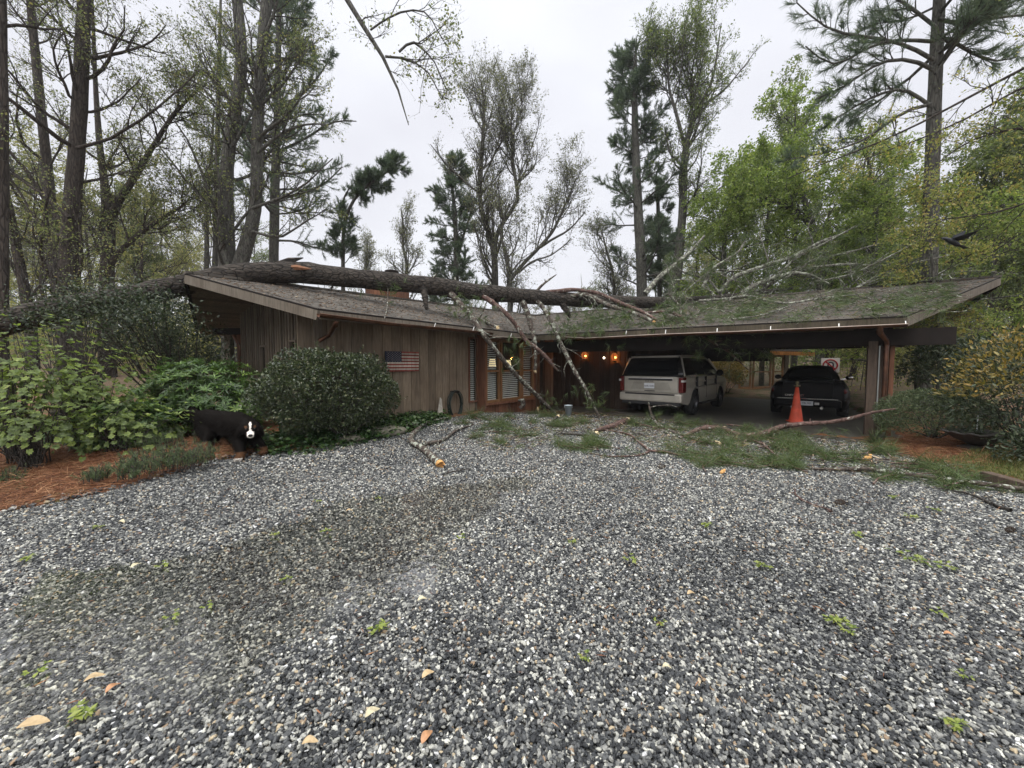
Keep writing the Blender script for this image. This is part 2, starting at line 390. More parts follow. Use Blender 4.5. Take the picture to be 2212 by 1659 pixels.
# loose stones: one uncountable mass, instanced by geometry nodes
def stones():
    P, S = [], []
    for y0, y1, dens, s0, s1 in ((.2, 1.25, 6000, .0065, .0125), (1.25, 3.2, 9000, .0060, .0120), (3.2, 5.5, 6200, .0075, .0132), (5.5, 8.5, 3200, .0100, .0165), (8.5, 12.6, 1350, .0138, .0215)):
        w = 1.42 * y1 + 2.0; n = int(dens * (y1 - y0) * 2 * w)
        p = np.stack([rng.uniform(-w, w, n), rng.uniform(y0, y1, n)], 1)
        p = p[(np.abs(p[:, 0]) < 1.42 * p[:, 1] + np.where(rng.random(len(p)) < .7, 2.0, .5))]
        p = p[inside(p, GRAVEL)]
        P.append(p); S.append(s0 + (s1 - s0) * rng.random(len(p)) ** 1.7)
    # stones straying over the edge onto the beds
    q = P2([(0, 1110), (330, 1038), (480, 994), (640, 974), (850, 942)]); t = rng.random(700) * 3.999; i = t.astype(int)
    e = q[i] + (q[i + 1] - q[i]) * (t - i)[:, None] + rng.normal(0, .10, (700, 2)); P.append(e); S.append(rng.uniform(.013, .022, 700))
    p = np.concatenate(P); s = np.concatenate(S); n = len(p)
    z = gs(p[:, 0], p[:, 1]) + dip(p) + rng.uniform(-.009, .006, n); z[-700:] = np.maximum(terrain(p[-700:, 0], p[-700:, 1]), 0) + .006
    me = bpy.data.meshes.new('gravel'); me.vertices.add(n); me.vertices.foreach_set('co', np.c_[p, z].astype(np.float32).ravel())
    a = me.attributes.new('rot', 'FLOAT_VECTOR', 'POINT'); a.data.foreach_set('vector', np.c_[rng.normal(0, .45, (n, 2)), rng.uniform(0, 6.283, n)].astype(np.float32).ravel())
    a = me.attributes.new('scl', 'FLOAT_VECTOR', 'POINT'); sc = np.c_[s * rng.uniform(.85, 1.6, n), s * rng.uniform(.75, 1.1, n), s * rng.uniform(.5, .9, n)]
    a.data.foreach_set('vector', sc.astype(np.float32).ravel())
    a = me.attributes.new('pick', 'INT', 'POINT'); a.data.foreach_set('value', rng.integers(0, 9, n).astype(np.int32))
    o = link('gravel', me); me.materials.append(M_stone); tag(o, 'loose wet grey, black and white gravel stones', None, None, 'stuff')
    ng = bpy.data.node_groups.new('scatter_stones', 'GeometryNodeTree')
    ng.interface.new_socket('Geometry', in_out='INPUT', socket_type='NodeSocketGeometry')
    ng.interface.new_socket('Geometry', in_out='OUTPUT', socket_type='NodeSocketGeometry')
    N, L = ng.nodes, ng.links
    gi = N.new('NodeGroupInput'); go = N.new('NodeGroupOutput'); iop = N.new('GeometryNodeInstanceOnPoints')
    join = N.new('GeometryNodeJoinGeometry')
    for k in range(9):
        ic = N.new('GeometryNodeMeshIcoSphere'); ic.inputs['Subdivisions'].default_value = 2; ic.inputs['Radius'].default_value = 1
        pos = N.new('GeometryNodeInputPosition'); nz = N.new('ShaderNodeTexNoise'); nz.inputs['Scale'].default_value = .8; nz.inputs['Detail'].default_value = 1.5
        ad = N.new('ShaderNodeVectorMath'); ad.operation = 'ADD'; ad.inputs[1].default_value = (k * 7.3, k * 3.1, k * 1.7); L.new(pos.outputs[0], ad.inputs[0]); L.new(ad.outputs[0], nz.inputs['Vector'])
        sb = N.new('ShaderNodeVectorMath'); sb.operation = 'SUBTRACT'; sb.inputs[1].default_value = (.5, .5, .5); L.new(nz.outputs['Color'], sb.inputs[0])
        sc_ = N.new('ShaderNodeVectorMath'); sc_.operation = 'SCALE'; sc_.inputs['Scale'].default_value = 2.3; L.new(sb.outputs[0], sc_.inputs[0])
        sp = N.new('GeometryNodeSetPosition'); L.new(ic.outputs['Mesh'], sp.inputs['Geometry']); L.new(sc_.outputs[0], sp.inputs['Offset'])
        ss = N.new('GeometryNodeSetShadeSmooth'); L.new(sp.outputs[0], ss.inputs['Geometry']); ss.inputs['Shade Smooth'].default_value = (k % 3 != 0)
        mt = N.new('GeometryNodeSetMaterial'); mt.inputs['Material'].default_value = M_stone; L.new(ss.outputs[0], mt.inputs['Geometry'])
        g2i = N.new('GeometryNodeGeometryToInstance'); L.new(mt.outputs[0], g2i.inputs[0]); L.new(g2i.outputs[0], join.inputs[0])
    L.new(gi.outputs[0], iop.inputs['Points']); L.new(join.outputs[0], iop.inputs['Instance']); iop.inputs['Pick Instance'].default_value = True
    for nm, dt, so in (('rot', 'FLOAT_VECTOR', 'Rotation'), ('scl', 'FLOAT_VECTOR', 'Scale'), ('pick', 'INT', 'Instance Index')):
        na = N.new('GeometryNodeInputNamedAttribute'); na.data_type = dt; na.inputs['Name'].default_value = nm; L.new(na.outputs[0], iop.inputs[so])
    L.new(iop.outputs[0], go.inputs[0])
    md = o.modifiers.new('scatter', 'NODES'); md.node_group = ng
    return n
N_STONES = stones()

# puddle: thin sheet of rain water standing over the gravel
def water_mat():
    m = bpy.data.materials.new('rain_water'); m.use_nodes = True; N, L = m.node_tree.nodes, m.node_tree.links; N.clear()
    out = N.new('ShaderNodeOutputMaterial'); tr = N.new('ShaderNodeBsdfTransparent'); tr.inputs[0].default_value = (.97, .965, .935, 1)
    gl = N.new('ShaderNodeBsdfGlossy'); gl.inputs['Roughness'].default_value = .03; gl.inputs[0].default_value = (1, 1, 1, 1)
    fr = N.new('ShaderNodeFresnel'); fr.inputs['IOR'].default_value = 2.3; mx = N.new('ShaderNodeMixShader')
    v = mapping(N, L, (1, 1, 1)); n = noise(N, L, v, 9, 3, .5)
    vo = N.new('ShaderNodeTexVoronoi'); vo.inputs['Scale'].default_value = 1.7; vo.inputs['Randomness'].default_value = 1; L.new(v, vo.inputs['Vector'])
    w = N.new('ShaderNodeMath'); w.operation = 'MULTIPLY'; w.inputs[1].default_value = 150; L.new(vo.outputs['Distance'], w.inputs[0])
    s = N.new('ShaderNodeMath'); s.operation = 'SINE'; L.new(w.outputs[0], s.inputs[0])
    fd = N.new('ShaderNodeMapRange'); fd.inputs[1].default_value = .08; fd.inputs[2].default_value = .34; fd.inputs[3].default_value = .16; fd.inputs[4].default_value = 0; L.new(vo.outputs['Distance'], fd.inputs[0])
    rp = N.new('ShaderNodeMath'); rp.operation = 'MULTIPLY'; L.new(s.outputs[0], rp.inputs[0]); L.new(fd.outputs[0], rp.inputs[1])
    ad = N.new('ShaderNodeMath'); ad.operation = 'ADD'; L.new(n.outputs['Fac'], ad.inputs[0]); L.new(rp.outputs[0], ad.inputs[1])
    bp = N.new('ShaderNodeBump'); bp.inputs['Strength'].default_value = .22; bp.inputs['Distance'].default_value = .02; L.new(ad.outputs[0], bp.inputs['Height'])
    L.new(bp.outputs[0], gl.inputs['Normal']); L.new(bp.outputs[0], fr.inputs['Normal'])
    ge = N.new('ShaderNodeNewGeometry'); iv = N.new('ShaderNodeMath'); iv.operation = 'MULTIPLY_ADD'; iv.inputs[1].default_value = -1; iv.inputs[2].default_value = 1; L.new(ge.outputs['Backfacing'], iv.inputs[0])
    ff = N.new('ShaderNodeMath'); ff.operation = 'MULTIPLY'; L.new(fr.outputs[0], ff.inputs[0]); L.new(iv.outputs[0], ff.inputs[1])
    L.new(ff.outputs[0], mx.inputs[0]); L.new(tr.outputs[0], mx.inputs[1]); L.new(gl.outputs[0], mx.inputs[2]); L.new(mx.outputs[0], out.inputs[0])
    return m
def puddle():
    c = PUD.mean(0); d = PUD - c; Q = c + d * (1 + .10 / np.linalg.norm(d, axis=1, keepdims=True))
    Q = resample(np.c_[np.vstack([Q, Q[:1]]), np.zeros(len(Q) + 1)], 120)[:-1]
    m = MB(); m.add(np.c_[Q[:, :2], np.full(len(Q), -.015)], [list(range(len(Q)))])
    o = m.build('puddle', water_mat(), None, recalc=False)
    if o.data.polygons[0].normal.z < 0: o.data.flip_normals(); tag(o, 'shallow rain puddle over the gravel with ripple rings', None, None, 'structure')
puddle()

# carport floor
M_conc = plain('concrete_floor', (.06, .056, .046), .55, 0, .5, .3, 1.5, .1)
EC = np.array([.817, 12.71]); EB = np.array([.829, -.559]); EN = np.array([.559, .829])     # carport eave corner, along the eave, inwards
def fl(al, inn): p = EC + EB * al + EN * inn; return p
m = MB(); q = [onz(1330, 897)[:2], onz(1425, 907)[:2], onz(1681, 938)[:2], onz(1852, 955)[:2], fl(9.0, .5), fl(9.0, 12.4), fl(-1.2, 12.4), fl(-1.2, 2.0)]
m.prism([(x, y, -.11) for x, y in q], (0, 0, .13))
tag(m.build('carport_floor', M_conc), 'worn concrete floor slab under the carport roof', None, None, 'structure')

# needles, bud scales and twig bits blown over the open gravel
def blown():
    rg = np.random.default_rng(17); n = 2600; y = 1.6 + 9.5 * rg.random(n) ** .8; x = rg.uniform(-1.4, 1.4, n) * y; q = np.stack([x, y], 1); q = q[inside(q, GRAVEL)]
    return np.c_[q, gs(q[:, 0], q[:, 1]) + np.maximum(dip(q), -.02) + .017 + .012 * rg.random(len(q))], rg
# ================================================================== HOUSE
LEN_L = 7.24
ZE = 2.6
T3 = np.array([-6.67, 7.93, 3.47]); J3 = np.array([1.125, 18.66, 3.97]); C3 = np.array([EC[0], EC[1], ZE])
R3 = np.array([8.03, 7.88, ZE]); S3 = np.array([13.32, 10.61, 4.0]); E13 = np.array([E1[0], E1[1], ZE])
LB0 = np.array([*(E1 + 6.5 * PA), ZE]); LB1 = np.array([*(E1 + 6.5 * PA + 16 * EA), ZE + .1])
CB0 = np.array([*(EC + 10.4 * EN - 4 * EB), ZE]); CB1 = np.array([15.75, 15.2, ZE])
JB = J3 - np.array([*(EB * 4), 0])
def woodmat(name, c, rough=.75, grain=(14, 14, 1.2), stain=.5, var=.55):
    m, N, L, b = nmat(name, c, rough, 0, .3)
    at = N.new('ShaderNodeAttribute'); at.attribute_name = 'rnd'
    r0 = ramp(N, L, at.outputs['Fac'], [(0, tuple(x * (1 - var * .6) for x in c)), (.5, c), (1, tuple(x * (1 + var * .7) for x in c))])
    v = mapping(N, L, grain); n = noise(N, L, v, 1.5, 6, .65, 1.2)
    r = ramp(N, L, n.outputs['Fac'], [(.3, (.55, .53, .5)), (.7, (1.3, 1.28, 1.25))])
    c1 = mixc(N, L, 1, r0.outputs[0], r.outputs[0], 'MULTIPLY')
    v2 = mapping(N, L, (1.2, 1.2, .7)); n2 = noise(N, L, v2, 1.3, 5, .6)
    r2 = ramp(N, L, n2.outputs['Fac'], [(.35, (.62, .55, .5)), (.62, (1.15, 1.15, 1.15))])
    L.new(mixc(N, L, stain, c1, mixc(N, L, 1, c1, r2.outputs[0], 'MULTIPLY')), b.inputs['Base Color'])
    bump(N, L, b, n.outputs['Fac'], .35, .01)
    return m
M_wall = woodmat('weathered_cedar', (.175, .138, .10)); M_gable = woodmat('weathered_cedar_grey', (.15, .125, .098))
M_trimw = woodmat('grey_fascia_wood', (.165, .145, .118)); M_soffit = woodmat('soffit_boards', (.19, .16, .125), stain=.3)
M_dark = plain('dark_stained_beam', (.016, .012, .010), .8, 0, .2, .3, 5, .1); M_tan = woodmat('stained_window_wood', (.235, .125, .058), .5)
M_redwood = woodmat('red_stained_wood', (.17, .078, .046)); M_post = woodmat('dark_post_wood', (.115, .085, .065))
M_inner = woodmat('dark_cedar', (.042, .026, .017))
M_groove = plain('board_gap', (.02, .015, .012), .9, 0, .1, .1)
def shingle_mat(name, rotz):
    m, N, L, b = nmat(name, (.1, .09, .08), .82, 0, .3)
    v = mapping(N, L, (1, 1, 1), (0, 0, rotz))
    br = N.new('ShaderNodeTexBrick'); br.inputs['Scale'].default_value = 1; br.inputs['Brick Width'].default_value = .26; br.inputs['Row Height'].default_value = .125
    br.inputs['Mortar Size'].default_value = .008; br.inputs['Color1'].default_value = (.068, .062, .057, 1); br.inputs['Color2'].default_value = (.145, .133, .12, 1)
    br.inputs['Mortar'].default_value = (.02, .018, .016, 1); br.offset = .37; br.inputs['Bias'].default_value = -.1
    L.new(v, br.inputs['Vector'])
    o = mapping(N, L); n = noise(N, L, o, 1.1, 6, .65); n2 = noise(N, L, o, 30, 4, .7)
    r = ramp(N, L, n.outputs['Fac'], [(.3, (.6, .58, .55)), (.7, (1.3, 1.25, 1.15))])
    c = mixc(N, L, 1, br.outputs['Color'], r.outputs[0], 'MULTIPLY')
    sp = ramp(N, L, n2.outputs['Fac'], [(.60, (0, 0, 0)), (.68, (1, 1, 1))])
    c = mixc(N, L, sp.outputs[0], c, (.19, .15, .11))
    L.new(c, b.inputs['Base Color'])
    ad = N.new('ShaderNodeMath'); ad.operation = 'MULTIPLY_ADD'; ad.inputs[1].default_value = -.9; L.new(br.outputs['Fac'], ad.inputs[0]); L.new(n2.outputs['Fac'], ad.inputs[2])
    bump(N, L, b, ad.outputs[0], .8, .02)
    return m
M_shL = shingle_mat('shingles_west', -math.atan2(EA[1], EA[0])); M_shR = shingle_mat('shingles_carport', -math.atan2(EB[1], EB[0]))
def copper_mat():
    m, N, L, b = nmat('aged_copper', (.30, .12, .06), .38, .75, .5)
    v = mapping(N, L); n = noise(N, L, v, 5, 5, .6); r = ramp(N, L, n.outputs['Fac'], [(.3, (.06, .032, .022)), (.7, (.17, .08, .048))]); L.new(r.outputs[0], b.inputs['Base Color']); return m
M_copper = copper_mat(); M_coppin = plain('bright_gutter_lip', (.46, .37, .31), .4, .4, .5, .2, 8, 0)
M_white = plain('white_metal', (.75, .75, .72), .45, .2, .5, .1, 8, 0)
def glass_mat():
    m = bpy.data.materials.new('window_glass'); m.use_nodes = True; N, L = m.node_tree.nodes, m.node_tree.links; N.clear()
    out = N.new('ShaderNodeOutputMaterial'); tr = N.new('ShaderNodeBsdfTransparent'); tr.inputs[0].default_value = (.86, .89, .87, 1)
    gl = N.new('ShaderNodeBsdfGlossy'); gl.inputs['Roughness'].default_value = .01
    fr = N.new('ShaderNodeFresnel'); fr.inputs['IOR'].default_value = 1.6; mx = N.new('ShaderNodeMixShader')
    ge = N.new('ShaderNodeNewGeometry'); iv = N.new('ShaderNodeMath'); iv.operation = 'MULTIPLY_ADD'; iv.inputs[1].default_value = -1; iv.inputs[2].default_value = 1; L.new(ge.outputs['Backfacing'], iv.inputs[0])
    ff = N.new('ShaderNodeMath'); ff.operation = 'MULTIPLY'; L.new(fr.outputs[0], ff.inputs[0]); L.new(iv.outputs[0], ff.inputs[1])
    L.new(ff.outputs[0], mx.inputs[0]); L.new(tr.outputs[0], mx.inputs[1]); L.new(gl.outputs[0], mx.inputs[2]); L.new(mx.outputs[0], out.inputs[0]); return m
M_glass = glass_mat()
M_black = plain('interior_black', (.012, .012, .012), .9, 0, .1, .1, 3, 0)
def warm(name, c, e):
    m, N, L, b = nmat(name, c, .7); b.inputs['Emission Color'].default_value = (*c, 1); b.inputs['Emission Strength'].default_value = e; return m
M_shade = warm('lit_lamp_shade', (1.0, .78, .45), .9)

house = empty('house', 'low brown cedar house and open carport with the fallen pine across its roof', 'house', (0, 12, 0))
def quadgrid(p00, p10, p11, p01, nx, ny, dz=0.):
    s = np.linspace(0, 1, nx)[None, :, None]; t = np.linspace(0, 1, ny)[:, None, None]
    V = ((1 - s) * (1 - t) * p00 + s * (1 - t) * p10 + s * t * p11 + (1 - s) * t * p01).reshape(-1, 3); V[:, 2] += dz
    i = np.arange(nx - 1)[None, :]; j = np.arange(ny - 1)[:, None] * nx
    return V, np.stack(np.broadcast_arrays(j + i, j + i + 1, j + nx + i + 1, j + nx + i), -1).reshape(-1, 4)
FIX = {}
def roof_front():
    rr = np.random.default_rng(3)
    for (nm, q, mt) in (('roof', (E13, C3, J3, T3), M_shL), ('carport_roof', (C3, R3, S3, J3), M_shR)):
        m = MB(); V, F = quadgrid(*q, 48, 20, 0)
        edge = (np.arange(len(V)) % 48 == 0) | (np.arange(len(V)) % 48 == 47) | (np.arange(len(V)) < 48) | (np.arange(len(V)) >= len(V) - 48)
        V[:, 2] += np.where(edge, 0, rr.normal(0, .008, len(V)))
        m.add(V, F, 0, None, False)
        Vb = V.copy(); Vb[:, 2] -= .035; m.add(Vb, F[:, ::-1], 1)
        ring = list(range(48)) + [48 * k + 47 for k in range(1, 20)] + [19 * 48 + i for i in range(46, -1, -1)] + [48 * k for k in range(18, 0, -1)]
        n = len(V); m.add(np.vstack([V, Vb]), [[a, b, b + n, a + n] for a, b in zip(ring, ring[1:] + ring[:1])], 1)
        m.build(nm, [mt, M_dark], house, recalc=False)
    # back slopes
    m = MB(); V, F = quadgrid(T3, J3, LB1, LB0, 20, 8, -.004); m.add(V, F); m.build('rear_roof', M_shL, house)
    m = MB(); V, F = quadgrid(JB, S3, CB1, CB0, 20, 8, -.004); m.add(V, F); m.build('rear_carport_roof', M_shR, house)
    # soffit boards: strips seen from below
    for nm, q in (('soffit', (E13, C3, J3, T3)), ('soffit', (T3, J3, LB1, LB0)), ('soffit', (C3, R3, S3, J3)), ('soffit', (JB, S3, CB1, CB0))):
        m = MB(); ny = 26
        for k in range(ny):
            t0, t1 = k / ny, (k + .9) / ny
            p = lambda s, t: (1 - s) * (1 - t) * q[0] + s * (1 - t) * q[1] + s * t * q[2] + (1 - s) * t * q[3]
            pts = np.array([p(.004, t0), p(.996, t0), p(.996, t1), p(.004, t1)]); pts[:, 2] -= .17
            m.prism(pts, (0, 0, .02), 0, rr.random())
        m.build(nm, M_soffit, house)
roof_front()
def fascia(name, a, b, h, mat, drop=.04, th=.035, out=(0, 0)):
    a = a + np.array([*out, -drop - h / 2]); b = b + np.array([*out, -drop - h / 2]); m = MB(); m.bar(a, b, th, h, 0, .5); m.build(name, mat, house)
fascia('fascia', T3, E13, .17, M_trimw); fascia('fascia', E13 + np.array([*(EA * .03), 0]), C3, .15, M_trimw)
fascia('fascia', C3, R3, .16, woodmat('mossy_dark_fascia', (.085, .072, .05))); fascia('fascia', R3, S3, .18, M_trimw)
fascia('fascia', T3, LB0, .17, M_dark); fascia('fascia', S3, CB1, .2, M_dark)
m = MB(); m.bar(T3 + [0, 0, .01], J3 + [0, 0, .01], .2, .05); m.build('ridge_cap', M_shL, house)
m = MB(); m.bar(J3 + [0, 0, .012], S3 + [0, 0, .012], .2, .05); m.build('ridge_cap', M_shR, house)

# --- walls: WP(t, w, z): t along the left wing, w inwards from its eave
def WP(t, w, z): p = E1 + EA * t + PA * w; return np.array([p[0], p[1], z])
WN = np.array([PA[0], PA[1], 0.0])
W_IN = .8; T_A = 9.7
def boards(m, p0, d, n_out, length, w, z0, z1f, gap=.012, th=.025, rs=0, holes=(), batten=0):
    rr = np.random.default_rng(rs); x = 0; up = np.array([0, 0, 1.])
    d3 = np.array([*d, 0]); n3 = np.array([*n_out, 0])
    while x < length - .02:
        ww = min(w * rr.uniform(.86, 1.14), length - x); xc = x + ww / 2; zt = z1f(xc); segs = [(z0, zt)]
        for hx0, hx1, hz0, hz1 in holes:
            if hx0 < xc < hx1: segs = [(z0, hz0), (hz1, zt)]
        for a, b in segs:
            if b - a > .03:
                m.box(np.array([*p0, 0]) + d3 * xc + n3 * (th / 2 + rr.uniform(0, .006)) + up * (a + b) / 2, (ww - gap, th, b - a), np.array([d3, n3, up]), 0, rr.random())
                if batten: m.box(np.array([*p0, 0]) + d3 * (x + ww) + n3 * (th + .018) + up * (a + b) / 2, (batten, .022, b - a), np.array([d3, n3, up]), 0, rr.random())
        x += ww
def hpart(m, name, mats, **k): return m.build(name, mats, house, **k)
def bx(m, p0, d, n_out, x0, x1, o0, o1, z0, z1, mat=0, rnd=.5):
    d3 = np.array([*d, 0]); n3 = np.array([*n_out, 0]); c = np.array([*p0, 0]) + d3 * (x0 + x1) / 2 + n3 * (o0 + o1) / 2 + np.array([0, 0, (z0 + z1) / 2])
    m.box(c, (x1 - x0, o1 - o0, z1 - z0), np.array([d3, n3, [0, 0, 1]]), mat, rnd)
NO = -PA                                                     # outward normal of the left wing front wall
W0 = E1 + PA * W_IN
wx = lambda u, v: float(np.dot(onp(u, v, [*W0, 0], WN)[:2] - W0, EA))   # run along the front wall seen at a photo point
wz = lambda u, v: float(onp(u, v, [*W0, 0], WN)[2])
T0 = .37
BAY0, BAY1 = wx(1045, 860), wx(1152, 855); SW0, SW1 = wx(1010, 800), wx(1029, 800)
zs, zt = wz(1100, 862) - .02, 2.42
m = MB(); boards(m, W0, EA, NO, T_A, .27, -.05, lambda x: 2.66, rs=1, holes=[(SW0, SW1, .5, 2.4), (BAY0, BAY1, zs, zt)])
hpart(m, 'wall', M_wall)
m = MB(); bx(m, W0, EA, NO, T0, SW0, -.12, -.002, -.1, 2.6); bx(m, W0, EA, NO, SW1, BAY0, -.12, -.002, -.1, 2.6); bx(m, W0, EA, NO, BAY1, T_A, -.12, -.002, -.1, 2.6)
bx(m, W0, EA, NO, SW0, BAY1, -.12, -.002, -.1, .48); hpart(m, 'wall_backing', M_groove)
# gable wall (faces the camera side of the wing end)
G0 = W0 + EA * T0; GLEN = 3.6
gz = lambda x: 2.50 + min(x, 2.45 * 2 - x) * .25 + .02
m = MB(); boards(m, G0, PA, -EA, GLEN, .125, -.05, gz, rs=2, holes=[(.72, 1.02, 1.0, 2.12), (2.15, 2.5, .7, 2.05)], batten=.03, gap=.004); hpart(m, 'gable_wall', M_gable)
m = MB(); bx(m, G0, PA, -EA, 0, GLEN, -.1, -.002, -.1, 2.55); hpart(m, 'wall_backing', M_groove)
m = MB(); bx(m, W0, EA, NO, T0 - .03, T0 + .1, .03, .06, -.05, 2.6); bx(m, G0, PA, -EA, -.06, .06, .03, .06, -.05, 2.58); hpart(m, 'corner_board', M_gable)
def pane(m, p0, d, n_out, x0, x1, o, z0, z1):
    d3 = np.array([*d, 0]); n3 = np.array([*n_out, 0]); q = lambda x, z: np.array([*p0, 0]) + d3 * x + n3 * o + np.array([0, 0, z]); L = [q(x0, z0), q(x1, z0), q(x1, z1), q(x0, z1)]
    if np.dot(np.cross(L[1] - L[0], L[2] - L[0]), n3) < 0: L = L[::-1]
    m.poly(L)
def window(p0, d, n_out, x0, x1, z0, z1, fr=.05, mid=True, blind=0, mat=None, off=.0, name='window'):
    mat = mat or M_tan
    m = MB(); e = off
    for a, b, c, dd in ((x0, x0 + fr, z0, z1), (x1 - fr, x1, z0, z1), (x0 + fr, x1 - fr, z0, z0 + fr * 1.3), (x0 + fr, x1 - fr, z1 - fr, z1)):
        bx(m, p0, d, n_out, a, b, e, e + .07, c, dd, 0, .5)
    if mid:
        zm = z0 + (z1 - z0) * .5; bx(m, p0, d, n_out, x0 + fr, x1 - fr, e + .005, e + .05, zm - .025, zm + .025, 0, .7)
    f = hpart(m, name, mat)
    m = MB(); pane(m, p0, d, n_out, x0 + fr * .9, x1 - fr * .9, e + .018, z0 + fr, z1 - fr * .9); g = m.build('pane', M_glass, f, recalc=False)
    if blind:
        m = MB(); z = z0 + fr * 1.5
        while z < z0 + (z1 - z0) * blind - fr:
            dz = np.array([0, 0, 1.]); d3 = np.array([*d, 0]); n3 = np.array([*n_out, 0]); tl = unit(n3 * .6 - dz * .8)
            m.box(np.array([*p0, 0]) + d3 * (x0 + x1) / 2 + n3 * (e - .05) + dz * z, (x1 - x0 - 2.2 * fr, .036, .004), np.array([d3, tl, np.cross(d3, tl)])); z += .062
        g = m.build('blind', M_white, f)
    return f
window(G0, PA, -EA, .72, 1.02, 1.0, 2.12, .04, False, 0, M_gable); window(G0, PA, -EA, 2.15, 2.5, .7, 2.05, .04, False, 0, M_gable)
window(W0, EA, NO, SW0, SW1, .5, 2.4, .04, False, .98, M_redwood)
# bay of three sash windows
OB = .26
bxs = [wx(*c2(x, 800)) for x in (938, 1052, 1060, 1224, 1232, 1326)]
# shift for the bay standing proud of the wall
sh = [float(np.dot(onp(*c2(x, 800), [*(W0 + NO * OB), 0], WN)[:2] - W0, EA)) for x in (938, 1052, 1060, 1224, 1232, 1326)]
zsb = float(onp(*c2(1140, 985), [*(W0 + NO * OB), 0], WN)[2]); ztb = 2.36
for k in range(3): window(W0, EA, NO, sh[2 * k], sh[2 * k + 1], zsb, ztb, .06, True, (1.0, .52, .98)[k], M_tan, OB)
m = MB(); bx(m, W0, EA, NO, sh[0] - .06, sh[0] + .0, -.1, OB + .08, -.05, 2.5); bx(m, W0, EA, NO, sh[5], sh[5] + .1, -.1, OB + .08, -.05, 2.5, 0, .2)
bx(m, W0, EA, NO, sh[0], sh[5], OB, OB + .10, zsb - .07, zsb - .003, 0, .8); bx(m, W0, EA, NO, sh[0], sh[5], -.05, OB + .07, ztb + .003, 2.5, 0, .2)
hpart(m, 'bay_frame', M_redwood)
m = MB(); boards(m, W0 + NO * OB + EA * sh[0], EA, NO, sh[5] - sh[0], .16, -.05, lambda x: zsb - .08, rs=5); hpart(m, 'bay_apron', M_redwood)
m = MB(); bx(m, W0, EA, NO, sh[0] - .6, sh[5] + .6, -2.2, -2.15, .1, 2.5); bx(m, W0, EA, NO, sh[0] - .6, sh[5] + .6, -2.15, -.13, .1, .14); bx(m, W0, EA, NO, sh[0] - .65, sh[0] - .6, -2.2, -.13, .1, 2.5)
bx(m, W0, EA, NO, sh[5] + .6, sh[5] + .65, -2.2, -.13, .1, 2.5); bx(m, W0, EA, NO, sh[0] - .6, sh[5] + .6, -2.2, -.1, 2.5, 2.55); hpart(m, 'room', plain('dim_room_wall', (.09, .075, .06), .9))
# --- entry wall under the carport and the carport's left wall
A2 = W0 + EA * T_A
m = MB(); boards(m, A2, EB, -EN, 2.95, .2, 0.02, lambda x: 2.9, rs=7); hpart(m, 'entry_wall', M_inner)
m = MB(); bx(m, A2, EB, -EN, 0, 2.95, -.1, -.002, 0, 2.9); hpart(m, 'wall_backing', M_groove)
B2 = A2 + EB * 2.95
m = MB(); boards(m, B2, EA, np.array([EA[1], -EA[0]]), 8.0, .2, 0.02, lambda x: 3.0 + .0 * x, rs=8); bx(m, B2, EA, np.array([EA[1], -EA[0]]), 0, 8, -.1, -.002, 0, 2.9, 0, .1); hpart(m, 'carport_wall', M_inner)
# --- carport frame: posts, beams, header
def CPt(al, inn, z): p = EC + EB * al + EN * inn; return np.array([p[0], p[1], z])
pb = onz(1876, 941)[:2]; pal = float(np.dot(pb - EC, EB)); pin = float(np.dot(pb - EC, EN))
for k, (da, di, w, mt) in enumerate(((0, 0, .16, M_post), (.20, .28, .14, M_post), (.34, .10, .08, M_redwood))):
    p = CPt(pal + da, pin + di, 0); m = MB(); m.box(p + [0, 0, 1.05], (w, w, 2.15), np.array([[*EB, 0], [*EN, 0], [0, 0, 1]]), 0, .4 + .2 * k); hpart(m, 'post', mt, bevel=.006)
m = MB(); m.bar(CPt(-.9, pin, 2.2), CPt(pal + 1.25, pin, 2.2), .14, .36); hpart(m, 'beam', M_dark)
m = MB(); m.bar(CPt(-.9, 9.5, 2.44), CPt(pal + 2.4, 9.5, 2.44), .14, .34); hpart(m, 'beam', M_dark)
hx = onp(1664, 760, CPt(0, 9.3, 0), np.array([*EN, 0])); hal = float(np.dot(hx[:2] - EC, EB))
m = MB(); m.box((CPt(hal - 3.6, 9.3, 0) + [0, 0, 2.26]), (7.2, .12, 1.0), np.array([[*EB, 0], [*EN, 0], [0, 0, 1]]), 0, .4); hpart(m, 'header', M_dark)
for al in (pal + .3, 4.2, 1.0):
    m = MB(); m.bar(CPt(al, pin + .1, 2.42), CPt(al, 5.0, 2.98 if al < 8 else 2.6), .09, .2); m.bar(CPt(al, 5.0, 2.98 if al < 8 else 2.6), CPt(al, 9.6, 2.5), .09, .2); hpart(m, 'rafter', M_dark)
pm = CPt(-.35, 1.0, 0); m = MB(); m.box(pm + [0, 0, 1.25], (.14, .14, 2.5), np.array([[*EB, 0], [*EN, 0], [0, 0, 1]]), 0, .2); hpart(m, 'post', M_inner, bevel=.006)
# conduit and junction box on the near post
q = CPt(pal, pin, 0) + np.array([.055, -.115, 0]); m = MB(); m.tube([q + [0, 0, .52], q + [0, 0, 2.02]], .013, 8); m.box(q + [-.02, 0, .44], (.085, .05, .14)); hpart(m, 'conduit', plain('galvanised_conduit', (.42, .44, .42), .4, .5, .5, .15))
